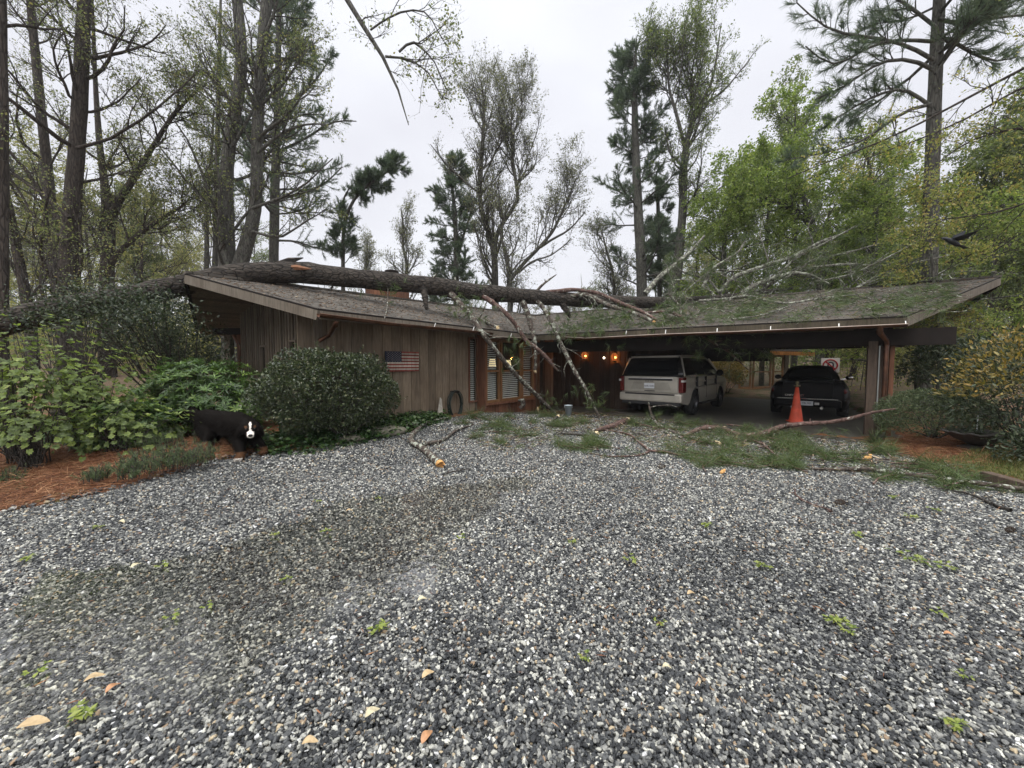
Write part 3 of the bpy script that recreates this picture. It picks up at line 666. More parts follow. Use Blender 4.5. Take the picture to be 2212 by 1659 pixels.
# --- gutters
def half_pipe(m, pts, r, mat=0, lip=1):
    pts = np.asarray(pts); K = len(pts); T = unit(np.gradient(pts, axis=0)); S = unit(np.cross(T, [0, 0, 1.])); an = np.linspace(math.pi, 2 * math.pi, 9)
    V = np.concatenate([p + r * (np.cos(an)[:, None] * s + np.sin(an)[:, None] * np.array([0, 0, 1.])) for p, s in zip(pts, S)])
    F = [[k * 9 + i, k * 9 + i + 1, (k + 1) * 9 + i + 1, (k + 1) * 9 + i] for k in range(K - 1) for i in range(8)]
    m.add(V, F, mat, None, True)
    for sgn in (-1, 1):
        m.tube(pts + sgn * S * r, .009, 6, lip)
eaveL = lambda u, v: onp(u, v, [*(E1 - PA * .09), 0], WN); eaveR = lambda u, v: onp(u, v, CPt(0, -.09, 0), np.array([*EN, 0]))
m = MB(); half_pipe(m, [eaveL(688, 678), eaveL(850, 699), eaveL(960, 709), eaveL(1062, 719.5)], .06); hpart(m, 'gutter', [M_copper, M_copper], recalc=False)
m = MB(); half_pipe(m, [eaveL(1067, 727), eaveL(1100, 729), eaveL(1148, 731)], .055); hpart(m, 'gutter', [M_copper, M_coppin], recalc=False)
m = MB(); half_pipe(m, [eaveR(1222, 728), eaveR(1268, 730.5), eaveR(1420, 722.5), eaveR(1600, 716), eaveR(1780, 708), eaveR(1960, 700)], .06); hpart(m, 'gutter', [M_copper, M_coppin], recalc=False)
for fn, (u, v) in [(eaveR, c3(425, 437)), (eaveR, c3(745, 430)), (eaveR, c3(1163, 418)), (eaveR, c3(1597, 403)), (eaveR, c4(493, 515)), (eaveR, c4(1036, 495)), (eaveL, c2(530, 378)), (eaveL, c2(845, 405)), (eaveL, c2(1150, 458))]:
    p = fn(u, v); m = MB(); m.bar(p + np.array([0, 0, -.05]), p + np.array([*(EN * .05), .05]), .016, .010); hpart(m, 'gutter_bracket', M_white)
# downspouts
pt = [eaveL(726, 690) + np.array([0, 0, -.04]), eaveL(724, 703), onp(702, 724, [*W0, 0], WN) + np.array([*NO, 0]) * .2, onp(684, 737, [*W0, 0], WN) + np.array([*NO, 0]) * .08]
m = MB(); m.tube(pt, [.05, .048, .04, .04], 10); hpart(m, 'downspout', M_copper)
b0 = CPt(pal + .21, pin - .10, 0); pt = [eaveR(1900, 706), eaveR(1900, 718), b0 + [0, 0, 2.12], b0 + [0, 0, 1.98], b0 + [0, 0, 1.2], b0 + [0, 0, .12]]
m = MB(); m.tube(pt, [.058, .055, .045, .045, .045, .045], 10); hpart(m, 'downspout', M_copper)
# --- rear porch corner seen past the gable wall
m = MB()
m.bar(onp(462, 716, WP(0, 6.3, 0), np.array([*EA, 0])), WP(.8, 3.9, 2.45), .12, .16); hpart(m, 'porch_beam', M_dark)
p = ony(497, 800, 10.6); m = MB(); m.box([p[0], p[1], 1.3], (.16, .16, 2.5), None, 0, .8); hpart(m, 'porch_post', M_trimw)
p = ony(521, 800, 9.9); m = MB(); m.box([p[0], p[1], 1.2], (.1, .1, 2.4), None, 0, .5); hpart(m, 'porch_post', M_redwood)
m = MB(); m.tube([ony(505, 724, 9.9), ony(517, 745, 9.85), ony(519, 760, 9.85), ony(519, 900, 9.85)], .045, 8); hpart(m, 'downspout', M_copper)
# --- chimney chase behind the ridge
cA, cB = ony(800, 640, 16.5), ony(884, 640, 17.4); m = MB(); d = unit((cB - cA)[:2]); nn = np.array([d[1], -d[0]]); ct = zat(840, 600, 17)
boards(m, cA[:2], d, nn, float(np.linalg.norm((cB - cA)[:2])), .16, 2.5, lambda x: ct, rs=11)
bx(m, cA[:2], d, nn, .02, float(np.linalg.norm((cB - cA)[:2])) - .02, -1.0, -.001, 2.5, ct - .01); ch = hpart(m, 'chimney', M_redwood)
p = ony(846, 592, 17.2); m = MB(); m.lathe([(0.001, -.3), (.2, -.3), (.2, 0), (.3, .02), (.3, .12), (.25, .15), (.001, .16)], p, 16); g = m.build('chimney_cap', M_dark, ch)

# --- lamps standing inside the bay window
for (x, y, w, lab) in ((1002, 680, 62, 'lit table lamp with a pleated pale shade behind the left bay window'), (1132, 688, 50, 'lit table lamp with an amber shade behind the middle bay window')):
    q = onp(*c2(x, y), [*(W0 - NO * .55), 0], WN); s = w / 3.318 * .8848 / FPX * q[1]
    t = empty('table_lamp', lab, 'lamp', (q[0], q[1], .5))
    m = MB(); m.lathe([(s * .33, s * .55), (s * .5, -s * .55)], q, 20); m.build('lamp_shade', M_shade, t, recalc=False)
    m = MB(); m.lathe([(.001, 0), (.09, 0), (.1, .03), (.03, .08), (.07, .25), (.02, .4), (.015, q[2] - .5 - s * .5), (.001, q[2] - .5 - s * .48)], (q[0], q[1], .5), 14); m.build('lamp_base', M_dark, t)
    l = bpy.data.lights.new('lamp_bulb', 'POINT'); l.energy = 5; l.color = (1, .72, .38); l.shadow_soft_size = .05; lo = bpy.data.objects.new('lamp_bulb', l); COL.objects.link(lo); lo.location = q + np.array([0, 0, .02])
m = MB(); bx(m, W0, EA, NO, sh[0] + .1, sh[5] - .1, -.85, -.35, .44, .5)
for xx in (sh[0] + .15, sh[5] - .2): bx(m, W0, EA, NO, xx, xx + .05, -.8, -.75, .14, .438); bx(m, W0, EA, NO, xx, xx + .05, -.45, -.4, .14, .438)
tag(m.build('console_table', M_dark), 'dark console table under the two lamps behind the bay window', 'table')
# --- wall lanterns on the entry wall
M_bulb = warm('glowing_bulb', (1.0, .55, .2), 9); M_bulb2 = warm('white_bulb', (1.0, .9, .7), 14)
M_lglass = warm('amber_lantern_glass', (1.0, .33, .09), .28)
def lantern(u, v, lab, power):
    q = onp(u, v, [*A2, 0], np.array([*EN, 0])) + np.array([*(-EN), 0]) * .16
    t = empty('wall_lantern', lab, 'lantern', q, 'wall lanterns beside the entry')
    m = MB()
    for k in range(6):
        a = k * math.pi / 3; d = np.array([math.cos(a), math.sin(a), 0]); m.tube([q + d * .09 + [0, 0, -.14], q + d * .15 + [0, 0, .03], q + d * .06 + [0, 0, .15]], .008, 5)
    m.lathe([(.001, .24), (.02, .22), (.02, .18), (.12, .15), (.07, .148)], q, 12); m.lathe([(.09, -.14), (.1, -.15), (.05, -.17), (.001, -.19)], q, 12)
    m.bar(q + [0, 0, .2], q + np.array([*(EN * .16), .1]), .025, .025); m.build('lantern_frame', M_dark, t)
    m = MB(); m.ico(q + np.array([.03, 0, -.02]), .035, 2); m.build('bulb', M_bulb, t)
    m = MB(); m.lathe([(.085, -.13), (.14, .03), (.055, .14)], q, 6, 0, False)
    for g in (m.build('lantern_glass', lantern_glass(), t, recalc=False),): pass
    l = bpy.data.lights.new('lantern_bulb', 'POINT'); l.energy = power; l.color = (1, .42, .13); l.shadow_soft_size = .04; lo = bpy.data.objects.new('lantern_bulb', l); COL.objects.link(lo); lo.location = q + np.array([0, 0, -.02])
def lantern_glass():
    if 'lg' in FIX: return FIX['lg']
    m = bpy.data.materials.new('amber_glass'); m.use_nodes = True; N, L = m.node_tree.nodes, m.node_tree.links; N.clear(); out = N.new('ShaderNodeOutputMaterial')
    tr = N.new('ShaderNodeBsdfTransparent'); tr.inputs[0].default_value = (1, .75, .5, 1); em = N.new('ShaderNodeEmission'); em.inputs[0].default_value = (1, .3, .08, 1); em.inputs[1].default_value = .45
    mx = N.new('ShaderNodeMixShader'); mx.inputs[0].default_value = .4; L.new(tr.outputs[0], mx.inputs[1]); L.new(em.outputs[0], mx.inputs[2]); L.new(mx.outputs[0], out.inputs[0]); FIX['lg'] = m; return m
lantern(1267, 768, 'amber glowing wall lantern nearer the bay window, left of the small white light', 14.0); lantern(1331, 771, 'brightest amber wall lantern, just left of the pale parked car', 24.0)
q = onp(*c3(252, 643), [*A2, 0], np.array([*EN, 0])) + np.array([*(-EN), 0]) * .06
t = empty('door_light', 'small round white light on the wall between the two amber lanterns', 'light', q); m = MB(); m.ico(q, .03, 2); m.build('bulb', M_bulb2, t); m = MB(); m.bar(q + np.array([*(EN * .06), 0]), q + np.array([*(EN * .02), 0]), .05, .05); m.build('socket', M_dark, t)

# ================================================================== REAR WING seen through the carport
rw = empty('cabin', 'small wooden cabin wing with tan-framed windows and an orange fascia behind the carport', 'cabin', ony(1640, 860, 22.0))
rA, rB = ony(1588, 800, 21.6)[:2], ony(1692, 800, 22.6)[:2]; rd = unit(rB - rA); rn = np.array([rd[1], -rd[0]]); rl = float(np.linalg.norm(rB - rA))
def rpart(m, n, mt, **k): return m.build(n, mt, rw, **k)
RP = lambda u, v: onp(u, v, [*rA, 0], np.array([*rn, 0])); rx = lambda u, v: float(np.dot(RP(u, v)[:2] - rA, rd)); rz_ = lambda u, v: float(RP(u, v)[2])
wz0, wz1 = rz_(1640, 838), rz_(1640, 768); xsw = [rx(u, 800) for u in (1596, 1621, 1625, 1664, 1668, 1690)]
m = MB(); boards(m, rA - rd * 3, rd, rn, rl + 3.25, .16, -.8, lambda x: 2.45, rs=21, holes=[(3.02, rl + 2.95, wz0, wz1)]); rpart(m, 'wall', woodmat('tan_cabin_boards', (.33, .23, .16)))
for k in range(3):
    hh = house; m = MB(); x0, x1 = xsw[2 * k], xsw[2 * k + 1]; zm = (wz0 + wz1) / 2
    for a, b, c, dd in ((x0, x0 + .07, wz0, wz1), (x1 - .07, x1, wz0, wz1), (x0 + .07, x1 - .07, wz0, wz0 + .09), (x0 + .07, x1 - .07, wz1 - .07, wz1), (x0 + .07, x1 - .07, zm - .03, zm + .03)): bx(m, rA, rd, rn, a, b, 0, .08, c, dd, 0, .6)
    f = rpart(m, 'window', M_tan); m = MB(); pane(m, rA, rd, rn, x0 + .06, x1 - .06, .02, wz0 + .08, wz1 - .06); g = m.build('pane', M_glass, f, recalc=False)
m = MB(); bx(m, rA, rd, rn, -.1, rl + .1, .02, .12, wz0 - .12, wz0 - .003, 0, .7); rpart(m, 'sill', M_tan)
m = MB(); bx(m, rA, rd, rn, rl + .0, rl + .3, .02, .09, -.8, 2.45, 0, .7); rpart(m, 'corner_board', M_trimw)
fa, fb = onp(1655, 762, [*(rA + rn * .6), 0], np.array([*rn, 0])), onp(1762, 765, [*(rA + rn * .6), 0], np.array([*rn, 0]))
m = MB(); m.bar(fa - (fb - fa) * .9, fb, .06, .2, 0, .6); rpart(m, 'fascia', woodmat('orange_fascia', (.55, .24, .07)))
m = MB(); a_, b_ = fa - (fb - fa) * .9 + [0, 0, .1], fb + np.array([0, 0, .1]); up_ = np.array([*(-rn * 2.2), .75]); m.prism([a_, b_, b_ + up_ - np.array([*(rd * .35), 0]), a_ + up_], (0, 0, .04)); rpart(m, 'roof', M_shR)
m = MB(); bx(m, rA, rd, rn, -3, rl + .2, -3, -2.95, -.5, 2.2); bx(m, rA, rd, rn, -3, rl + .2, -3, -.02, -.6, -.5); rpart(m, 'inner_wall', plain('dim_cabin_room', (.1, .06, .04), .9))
# ================================================================== TREES
M_barkA = barkmat('grey_bark', (.05, .047, .042), (.155, .148, .128), lichen=.10, lich=(.15, .17, .12))
M_barkD = barkmat('dark_bark', (.028, .022, .018), (.085, .07, .058))
M_barkT = barkmat('twig_bark', (.035, .030, .026), (.09, .08, .07), (6, 6, 6), bstr=.3)
M_barkF = barkmat('fallen_pine_bark', (.020, .017, .015), (.105, .088, .072), (2.2, 8, 8), (0, 0, -math.atan2(5.8, 12)), bstr=1.0, bdist=.06)
M_lichen = barkmat('lichened_branch_bark', (.055, .042, .034), (.15, .12, .10), (5, 5, 5), lichen=.30, lich=(.40, .42, .345), bstr=.5)
M_greylim = barkmat('grey_green_limb_bark', (.09, .082, .07), (.23, .22, .185), (5, 5, 5), lichen=.34, lich=(.36, .38, .30), bstr=.5)
M_redbark = barkmat('reddish_branch_bark', (.085, .05, .042), (.19, .12, .10), (5, 5, 5), lichen=.12, lich=(.42, .42, .36), bstr=.4)
M_split = plain('raw_split_wood', (.66, .36, .13), .7, 0, .3, .35, 22, .5)
M_split2 = plain('pale_split_wood', (.78, .62, .38), .7, 0, .3, .25, 22, .5)
LF = {
 'spring': leafmat('spring_leaf_green', [(0, (.075, .095, .05)), (.5, (.14, .165, .075)), (.85, (.21, .225, .095)), (1, (.27, .22, .11))], trans=.45),
 'bright': leafmat('maple_leaf_green', [(0, (.085, .125, .035)), (.5, (.18, .245, .065)), (.85, (.27, .33, .095)), (1, (.34, .36, .14))], trans=.48),
 'mid': leafmat('mid_leaf_green', [(0, (.07, .10, .04)), (.6, (.135, .175, .065)), (1, (.22, .24, .10))], trans=.45),
 'olive': leafmat('oak_catkin_gold', [(0, (.13, .17, .05)), (.5, (.26, .285, .085)), (.8, (.36, .33, .12)), (1, (.40, .29, .11))], trans=.45),
 'grey': leafmat('budding_grey_green', [(0, (.085, .09, .07)), (.6, (.155, .165, .115)), (1, (.22, .21, .14))], trans=.45),
 'needle': leafmat('pine_needle_dark', [(0, (.055, .08, .068)), (.6, (.10, .135, .105)), (1, (.15, .18, .11))], .5, .4),
 'needleG': leafmat('pine_needle_green', [(0, (.035, .055, .022)), (.5, (.075, .115, .038)), (.85, (.125, .165, .055)), (1, (.24, .16, .08))], .45, .2),
 'far': leafmat('far_wood_yellow_green', [(0, (.11, .12, .05)), (.5, (.22, .225, .09)), (1, (.34, .30, .14))], trans=.45),
}
def childs(rng, P, R, n, t0, t1, a0, a1, l0, l1, K, up=.15, wander=.16, rk=.55, rmin=.004, taper=.25, lent=.6, tpow=1.0, seeds=None):
    M, KP, _ = P.shape; N = M * n
    pi = np.repeat(np.arange(M), n); t = t0 + (t1 - t0) * rng.random(N) ** tpow
    f = t * (KP - 1); i = np.minimum(f.astype(int), KP - 2); w = (f - i)[:, None]
    p = P[pi, i] * (1 - w) + P[pi, i + 1] * w; r = R[pi, i] * (1 - w[:, 0]) + R[pi, i + 1] * w[:, 0]
    T = unit(P[pi, i + 1] - P[pi, i])
    az = rng.uniform(0, 2 * np.pi, N) if seeds is None else seeds
    ref = np.where(np.abs(T[:, 2:3]) > .9, np.array([[1., 0, 0]]), np.array([[0, 0, 1.]]))
    A = unit(np.cross(T, ref)); B = np.cross(T, A); an = np.radians(rng.uniform(a0, a1, N))[:, None]
    D = np.cos(an) * T + np.sin(an) * (np.cos(az)[:, None] * A + np.sin(az)[:, None] * B)
    L = rng.uniform(l0, l1, N) * (1 - lent * (t - t0) / max(t1 - t0, 1e-6))
    Q = np.empty((N, K, 3)); Q[:, 0] = p; d = D.copy(); s = (L / (K - 1))[:, None]
    for k in range(1, K):
        d = unit(d + rng.normal(0, wander, (N, 3)) + np.array([0, 0, up * .5]))
        Q[:, k] = Q[:, k - 1] + d * s
    r0 = np.maximum(np.minimum(r * rk, .020 * L), rmin); RR = r0[:, None] * np.linspace(1, taper, K)[None, :]
    return Q, np.maximum(RR, rmin * .45)
def leaves(rng, P, n, size, spread, t0=.15, aspect=.55, droop=0.0, flat=0.0):
    """diamond leaves scattered along twigs"""
    M, K, _ = P.shape; N = M * n; pi = np.repeat(np.arange(M), n); f = (t0 + (1 - t0) * rng.random(N)) * (K - 1.001); i = f.astype(int); w = (f - i)[:, None]
    p = P[pi, i] * (1 - w) + P[pi, i + 1] * w + rng.normal(0, spread, (N, 3))
    return leafquads(rng, p, size, aspect, droop, flat)
def leafquads(rng, p, size, aspect=.55, droop=0., flat=0., dirs=None):
    N = len(p); d = unit(rng.normal(0, 1, (N, 3)) + np.array([0, 0, -droop])) if dirs is None else unit(dirs)
    nn = rng.normal(0, 1, (N, 3)) * (1 - flat) + np.array([0, 0, 1.]) * flat * 2
    s = unit(np.cross(d, nn)); L = (size * rng.uniform(.6, 1.35, N))[:, None]
    mid = p + d * L * .5
    up = unit(np.cross(s, d)) * L * .06
    V = np.stack([p, mid + s * L * aspect * .5 + up, p + d * L, mid - s * L * aspect * .5 + up], 1).reshape(-1, 3)
    return V, np.arange(4 * N).reshape(N, 4), rng.random(N)
def needles(rng, p, d, n, length, width, cone=.9, droop=0.0):
    """tufts of thin needles at points p heading along d"""
    N = len(p) * n; pp = np.repeat(p, n, 0); dd = unit(np.repeat(d, n, 0) + rng.normal(0, cone, (N, 3)) * .62 + np.array([0, 0, -droop]))
    L = (length * rng.uniform(.65, 1.2, N))[:, None]; s = unit(np.cross(dd, rng.normal(0, 1, (N, 3)))) * width / 2
    pp = pp - np.repeat(unit(d), n, 0) * (rng.random((N, 1)) * length * .6)
    V = np.stack([pp - s, pp + s, pp + dd * L + s * .25 + np.array([0, 0, -1]) * L * .12, pp + dd * L - s * .25 + np.array([0, 0, -1]) * L * .12], 1).reshape(-1, 3)
    rt = np.repeat(rng.random(len(p)), n)
    return V, np.arange(4 * N).reshape(N, 4), np.clip(.6 * rt + .4 * rng.random(N), 0, 1)
def ext(P, R, K):
    out = [resample(p, K, r) for p, r in zip(P, R)]
    return np.stack([o[0] for o in out]), np.stack([o[1] for o in out])
def stem(pts, y, base_z=None, dy=0.0):
    """photo readings (u, v, width) of a trunk standing y metres away -> centre line and radii"""
    P, R = [], []
    for k, (u, v, w) in enumerate(pts):
        yy = y + dy * k; P.append(ony(u, v, yy)); R.append(max(.008, w * .5 / FPX * yy / math.hypot(1, (u - 1106) / FPX)))
    if base_z is not None: P.insert(0, np.array([P[0][0], P[0][1], base_z])); R.insert(0, R[0] * 1.12)
    return np.array(P), np.array(R)
def decid(name, label, stems, seed, leaf='spring', limbs=(9, 2.2, 3.6), subs=(6, .8, 1.6), twigs=(5, .35, .8), lpt=7, lsize=.09, t0=.3, extra=(), bark=None, ang=(35, 70), up=.25, cat='tree', group=None, droop=.3, aspect=.6, spread=.05, loc=None, wander=.16, tw0=.15, gleaf=None, lent=.5):
    rg = np.random.default_rng(seed); bark = bark or M_barkA
    P, R = ext([s[0] for s in stems], [s[1] for s in stems], 26)
    base = P[0, 0] if loc is None else np.array(loc)
    root = empty(name, label, cat, base, group)
    m = MB()
    V, F = tubes(P, R, 11, .12, rg); m.add(V, F, 0, None, True)
    Q1, S1 = childs(rg, P, R, int(limbs[0] * 1.5), t0, .98, *ang, limbs[1], limbs[2], 9, up, wander, .5, .012, lent=lent)
    if len(extra):
        Pe, Re = ext([e[0] for e in extra], [e[1] for e in extra], 9); Pe = Pe + np.cumsum(rg.normal(0, .016, Pe.shape), 1) * np.r_[0, np.ones(8)][None, :, None]; Q1 = np.concatenate([Q1, Pe]); S1 = np.concatenate([S1, Re])
    V, F = tubes(Q1, S1, 6, .1, rg); m.add(V, F, 0, None, True)
    m.build('trunk', bark, root, recalc=False)
    Q2, S2 = childs(rg, Q1, S1, int(subs[0] * 1.6), .15, 1, 25, 65, subs[1], subs[2], 6, up * .8, wander, .55, .007)
    Q3, S3_ = childs(rg, Q2, S2, int(twigs[0] * 1.5), .1, 1, 20, 65, twigs[1], twigs[2], 5, up * .4, .2, .6, .004)
    m = MB(); V, F = tubes(Q2, S2, 4); m.add(V, F, 0, None, True); V, F = tubes(Q3, S3_, 3); m.add(V, F, 0, None, True)
    if lpt: V, F, r = leaves(rg, Q3, int(lpt * 1.5), lsize, spread, tw0, aspect, droop); m.add(V, F, 1, r)
    m.build('crown', [M_barkT, gleaf or LF[leaf]], root, recalc=False)
    return root
def pine(name, label, stems, seed, t0=.35, n=34, l=(1.6, 2.6), sub=(7, .5, 1.1), tuft=(4, 12), nl=.2, nw=.016, ang=(65, 100), up=.10, leaf='needle', extra=(), bark=None, group=None, lent=.6, dead=0, tsub=.22):
    rg = np.random.default_rng(seed); P, R = ext([s[0] for s in stems], [s[1] for s in stems], 26)
    root = empty(name, label, 'tree', P[0, 0], group); m = MB(); V, F = tubes(P, R, 11, .12, rg); m.add(V, F, 0, None, True)
    Q1, S1 = childs(rg, P, R, int(n * 1.3), t0, .995, *ang, *l, 9, up, .14, .4, .010, lent=lent)
    if len(extra):
        Pe, Re = ext([e[0] for e in extra], [e[1] for e in extra], 9); Q1 = np.concatenate([Q1, Pe]); S1 = np.concatenate([S1, Re])
    if dead:
        Qd, Sd = childs(rg, P[:1], R[:1], dead, .12, t0 + .1, 70, 100, .4, 1.3, 7, -.05, .2, .25, .008); V, F = tubes(Qd, Sd, 5); m.add(V, F, 0, None, True)
    V, F = tubes(Q1, S1, 5, .1, rg); m.add(V, F, 0, None, True); m.build('trunk', bark or M_barkA, root, recalc=False)
    Q2, S2 = childs(rg, Q1, S1, int(sub[0] * 1.6), tsub, 1, 25, 60, sub[1], sub[2], 5, .25, .16, .55, .006)
    m = MB(); V, F = tubes(Q2, S2, 3); m.add(V, F, 0, None, True)
    M, K, _ = Q2.shape; t = .3 + .7 * (np.arange(tuft[0]) + 1) / tuft[0]; f = t * (K - 1.001); i = f.astype(int); w = (f - i)[None, :, None]
    p = (Q2[:, i] * (1 - w) + Q2[:, i + 1] * w).reshape(-1, 3); d = unit((Q2[:, i + 1] - Q2[:, i]).reshape(-1, 3))
    V, F, r = needles(rg, p, d, tuft[1], nl, nw); m.add(V, F, 1, r); m.build('crown', [M_barkT, LF[leaf]], root, recalc=False)
    return root
ST = stem
# --- behind the house, left to right
decid('forked_tree', 'tall thick grey tree whose trunk forks into two stems just behind the left roof peak', [
    ST([(492, 600, 40), (490, 520, 36), (486, 430, 32), (494, 310, 28), (515, 205, 27), (526, 130, 26), (516, 50, 25), (507, -60, 22), (500, -260, 16), (495, -480, 6)], 15.5, 0),
    ST([(508, 612, 34), (522, 560, 36), (542, 500, 31), (556, 430, 27), (553, 310, 26), (561, 190, 26), (569, 70, 24), (584, -60, 21), (605, -300, 14), (620, -480, 5)], 15.5)], 11, 'spring',
    (15, 2.4, 4.6), (6, 1.0, 2.1), (6, .4, 1.0), 3, .08, .22, extra=[ST(p, 15.2) for p in (
        [(553, 330, 9), (590, 300, 7), (640, 270, 5), (700, 268, 3)], [(545, 450, 8), (600, 430, 6), (660, 400, 4), (720, 340, 2)], [(488, 470, 9), (430, 420, 7), (360, 330, 5), (300, 260, 3)],
        [(500, 280, 8), (450, 200, 6), (400, 160, 4), (330, 150, 3)], [(545, 500, 8), (600, 520, 6), (640, 490, 4), (700, 450, 2)])] +
        [ST([(600, -300, 14), (690, -120, 13), (745, -10, 12), (790, 60, 10), (830, 120, 8), (862, 190, 5), (880, 268, 2)], 11.5), ST([(862, 112, 5), (890, 85, 5), (930, 120, 3), (962, 190, 2)], 11.3), ST([(832, 122, 5), (880, 120, 4), (925, 150, 3), (960, 215, 2)], 11.4), ST([(800, 65, 4), (850, 25, 4), (920, 20, 3), (960, 90, 2)], 11.4)])
decid('large_tree', 'thickest dark straight trunk among the left trees, second from the photo edge', [ST([(150, 700, 56), (150, 620, 52), (152, 500, 46), (164, 350, 40), (174, 200, 37), (180, 60, 33), (186, -100, 28), (192, -420, 10)], 13, 0)], 12, 'spring', (18, 2.4, 4.8), (6, 1.0, 2.1), (6, .4, 1.0), 3, .07, .2, bark=M_barkD, ang=(45, 85),
    extra=[ST(p, 12.6) for p in ([(150, 470, 12), (100, 420, 9), (50, 395, 7), (-20, 330, 4)], [(165, 320, 10), (230, 305, 8), (330, 250, 6), (420, 160, 3)], [(150, 520, 11), (90, 500, 8), (20, 380, 5), (-40, 300, 3)])])
decid('slanting_tree', 'slim dark trunk slanting up to the left beside the thickest left trunk', [ST([(132, 700, 30), (121, 560, 28), (106, 400, 26), (90, 250, 24), (75, 100, 21), (60, -60, 18), (48, -380, 7)], 16.5, .3)], 13, 'spring', (13, 2.2, 4.2), (6, 1.0, 2.0), (6, .4, .9), 3, .08, .2, bark=M_barkD)
decid('edge_tree', 'dark trunk cut off by the left edge of the photo', [ST([(4, 760, 32), (7, 600, 28), (8, 300, 26), (4, 0, 23), (-2, -420, 12)], 9, 0)], 14, 'spring', (9, 1.8, 3.4), (6, .8, 1.6), (5, .3, .8), 3, .06, .3, bark=M_barkD)
decid('leaning_tree', 'thin dark trunk leaning out towards the left photo edge', [ST([(66, 690, 30), (48, 600, 27), (30, 500, 23), (14, 420, 19), (-6, 320, 14), (-40, 200, 6)], 14, .6)], 15, 'spring', (8, 1.4, 2.6), (5, .7, 1.4), (5, .3, .8), 3, .07, .3, bark=M_barkD)
decid('spreading_tree', 'medium tree that splits into several spreading stems between the thickest trunk and the forked tree', [
    ST([(228, 700, 38), (231, 600, 34), (234, 520, 32), (236, 470, 30), (226, 400, 20), (216, 320, 16), (207, 200, 12), (200, 20, 7), (196, -120, 3)], 16, .4),
    ST([(238, 490, 24), (252, 440, 20), (290, 385, 17), (322, 330, 13), (372, 250, 9), (440, 180, 5)], 16), ST([(236, 575, 18), (262, 540, 14), (300, 505, 12), (352, 470, 9), (402, 440, 5)], 16)], 16, 'spring', (11, 1.6, 3.4), (6, .9, 1.8), (6, .4, .9), 3, .08, .25, bark=M_barkD)
decid('slim_tree', 'thinner of two slim bare trunks just left of the forked tree', [ST([(446, 640, 13), (447, 540, 12), (446, 450, 10), (455, 350, 8), (462, 240, 4)], 20, 0)], 17, 'spring', (12, 1.2, 2.6), (5, .7, 1.4), (4, .3, .8), 3, .085, .4)
decid('slim_tree', 'straighter of two slim trunks just left of the forked tree', [ST([(463, 640, 15), (466, 520, 13), (469, 330, 11), (474, 120, 8), (478, -60, 4)], 21, 0)], 18, 'spring', (14, 1.4, 3.0), (5, .7, 1.5), (4, .4, .9), 3, .085, .35)
pine('pine_tree', 'tall dense pine whose blue-green boughs reach right from behind the forked tree', [ST([(590, 640, 24), (594, 400, 20), (600, 200, 15), (602, 20, 10), (606, -130, 3)], 23, 0)], 21, .40, 50, (2.6, 4.9), (17, .6, 1.6), (8, 9), .19, .020, (60, 95), .12, lent=.45,
     extra=[ST(p, 23) for p in ([(596, 430, 7), (650, 420, 5), (700, 400, 4), (740, 360, 2)], [(594, 330, 7), (660, 300, 5), (720, 260, 4), (770, 262, 2)], [(600, 240, 6), (660, 200, 5), (700, 150, 3), (720, 110, 2)], [(592, 520, 6), (640, 520, 5), (690, 540, 3), (730, 535, 2)])])
pine('pine_tree', 'small leaning pine with a crooked trunk and one dark crown swept to the right', [ST([(741, 620, 9), (741, 520, 8.5), (744, 475, 8), (758, 440, 7), (778, 412, 6), (815, 385, 5), (850, 362, 4), (868, 348, 2)], 21, 0)], 22, .50, 34, (.7, 1.5), (12, .35, .85), (7, 9), .17, .018, (40, 85), .2, extra=[ST([(742, 500, 6), (733, 460, 5), (745, 420, 4), (760, 400, 2)], 21)], lent=.4)
decid('small_tree', 'shorter pale budding tree above the chimney, beside the leaning pine', [ST([(792, 640, 6), (791, 575, 5), (793, 545, 4), (795, 520, 2)], 36, 0)], 23, 'grey', (16, 1.8, 3.2), (5, .8, 1.6), (4, .4, 1.0), 2, .12, .45, up=.5)
decid('small_tree', 'pale budding tree with a crooked stem left of the dense dark pine in the gap', [ST([(880, 640, 8), (879, 560, 7), (868, 530, 6), (872, 490, 5), (866, 450, 2)], 34, 0)], 24, 'grey', (18, 2.2, 4.0), (6, .9, 1.9), (4, .5, 1.1), 2, .12, .4, up=.5)
pine('pine_tree', 'dark bushy pine standing left of the double-stemmed tree in the central gap', [ST([(985, 640, 12), (986, 540, 11), (982, 450, 9), (976, 395, 5), (972, 365, 2)], 27, 0)], 25, .30, 46, (1.9, 3.3), (14, .5, 1.2), (8, 9), .19, .022, (65, 100), .1, extra=[ST([(988, 560, 7), (1000, 510, 6), (1015, 470, 4), (1022, 430, 2)], 27)])
decid('double_stemmed_tree', 'tall airy tree with two main stems and sparse new leaves in the central gap', [
    ST([(1070, 660, 15), (1069, 580, 14), (1066, 520, 13), (1050, 490, 11), (1036, 450, 10), (1038, 380, 9), (1043, 300, 7), (1048, 230, 4), (1040, 178, 2)], 22, 0),
    ST([(1068, 540, 10), (1074, 500, 9), (1098, 465, 8), (1120, 430, 7.5), (1108, 350, 6), (1103, 280, 4), (1108, 205, 2)], 22.3)], 26, 'grey', (20, 2.6, 5.0), (7, .9, 2.0), (6, .4, 1.0), 2, .085, .30, extra=[ST(p, 22) for p in ([(1115, 400, 4), (1140, 340, 3), (1160, 290, 2), (1168, 250, 1)], [(1040, 420, 5), (1000, 390, 4), (960, 350, 3), (930, 310, 1.5)], [(1042, 390, 4), (1070, 330, 3), (1085, 270, 2), (1090, 230, 1)])], up=.4, ang=(25, 55), lent=.4)
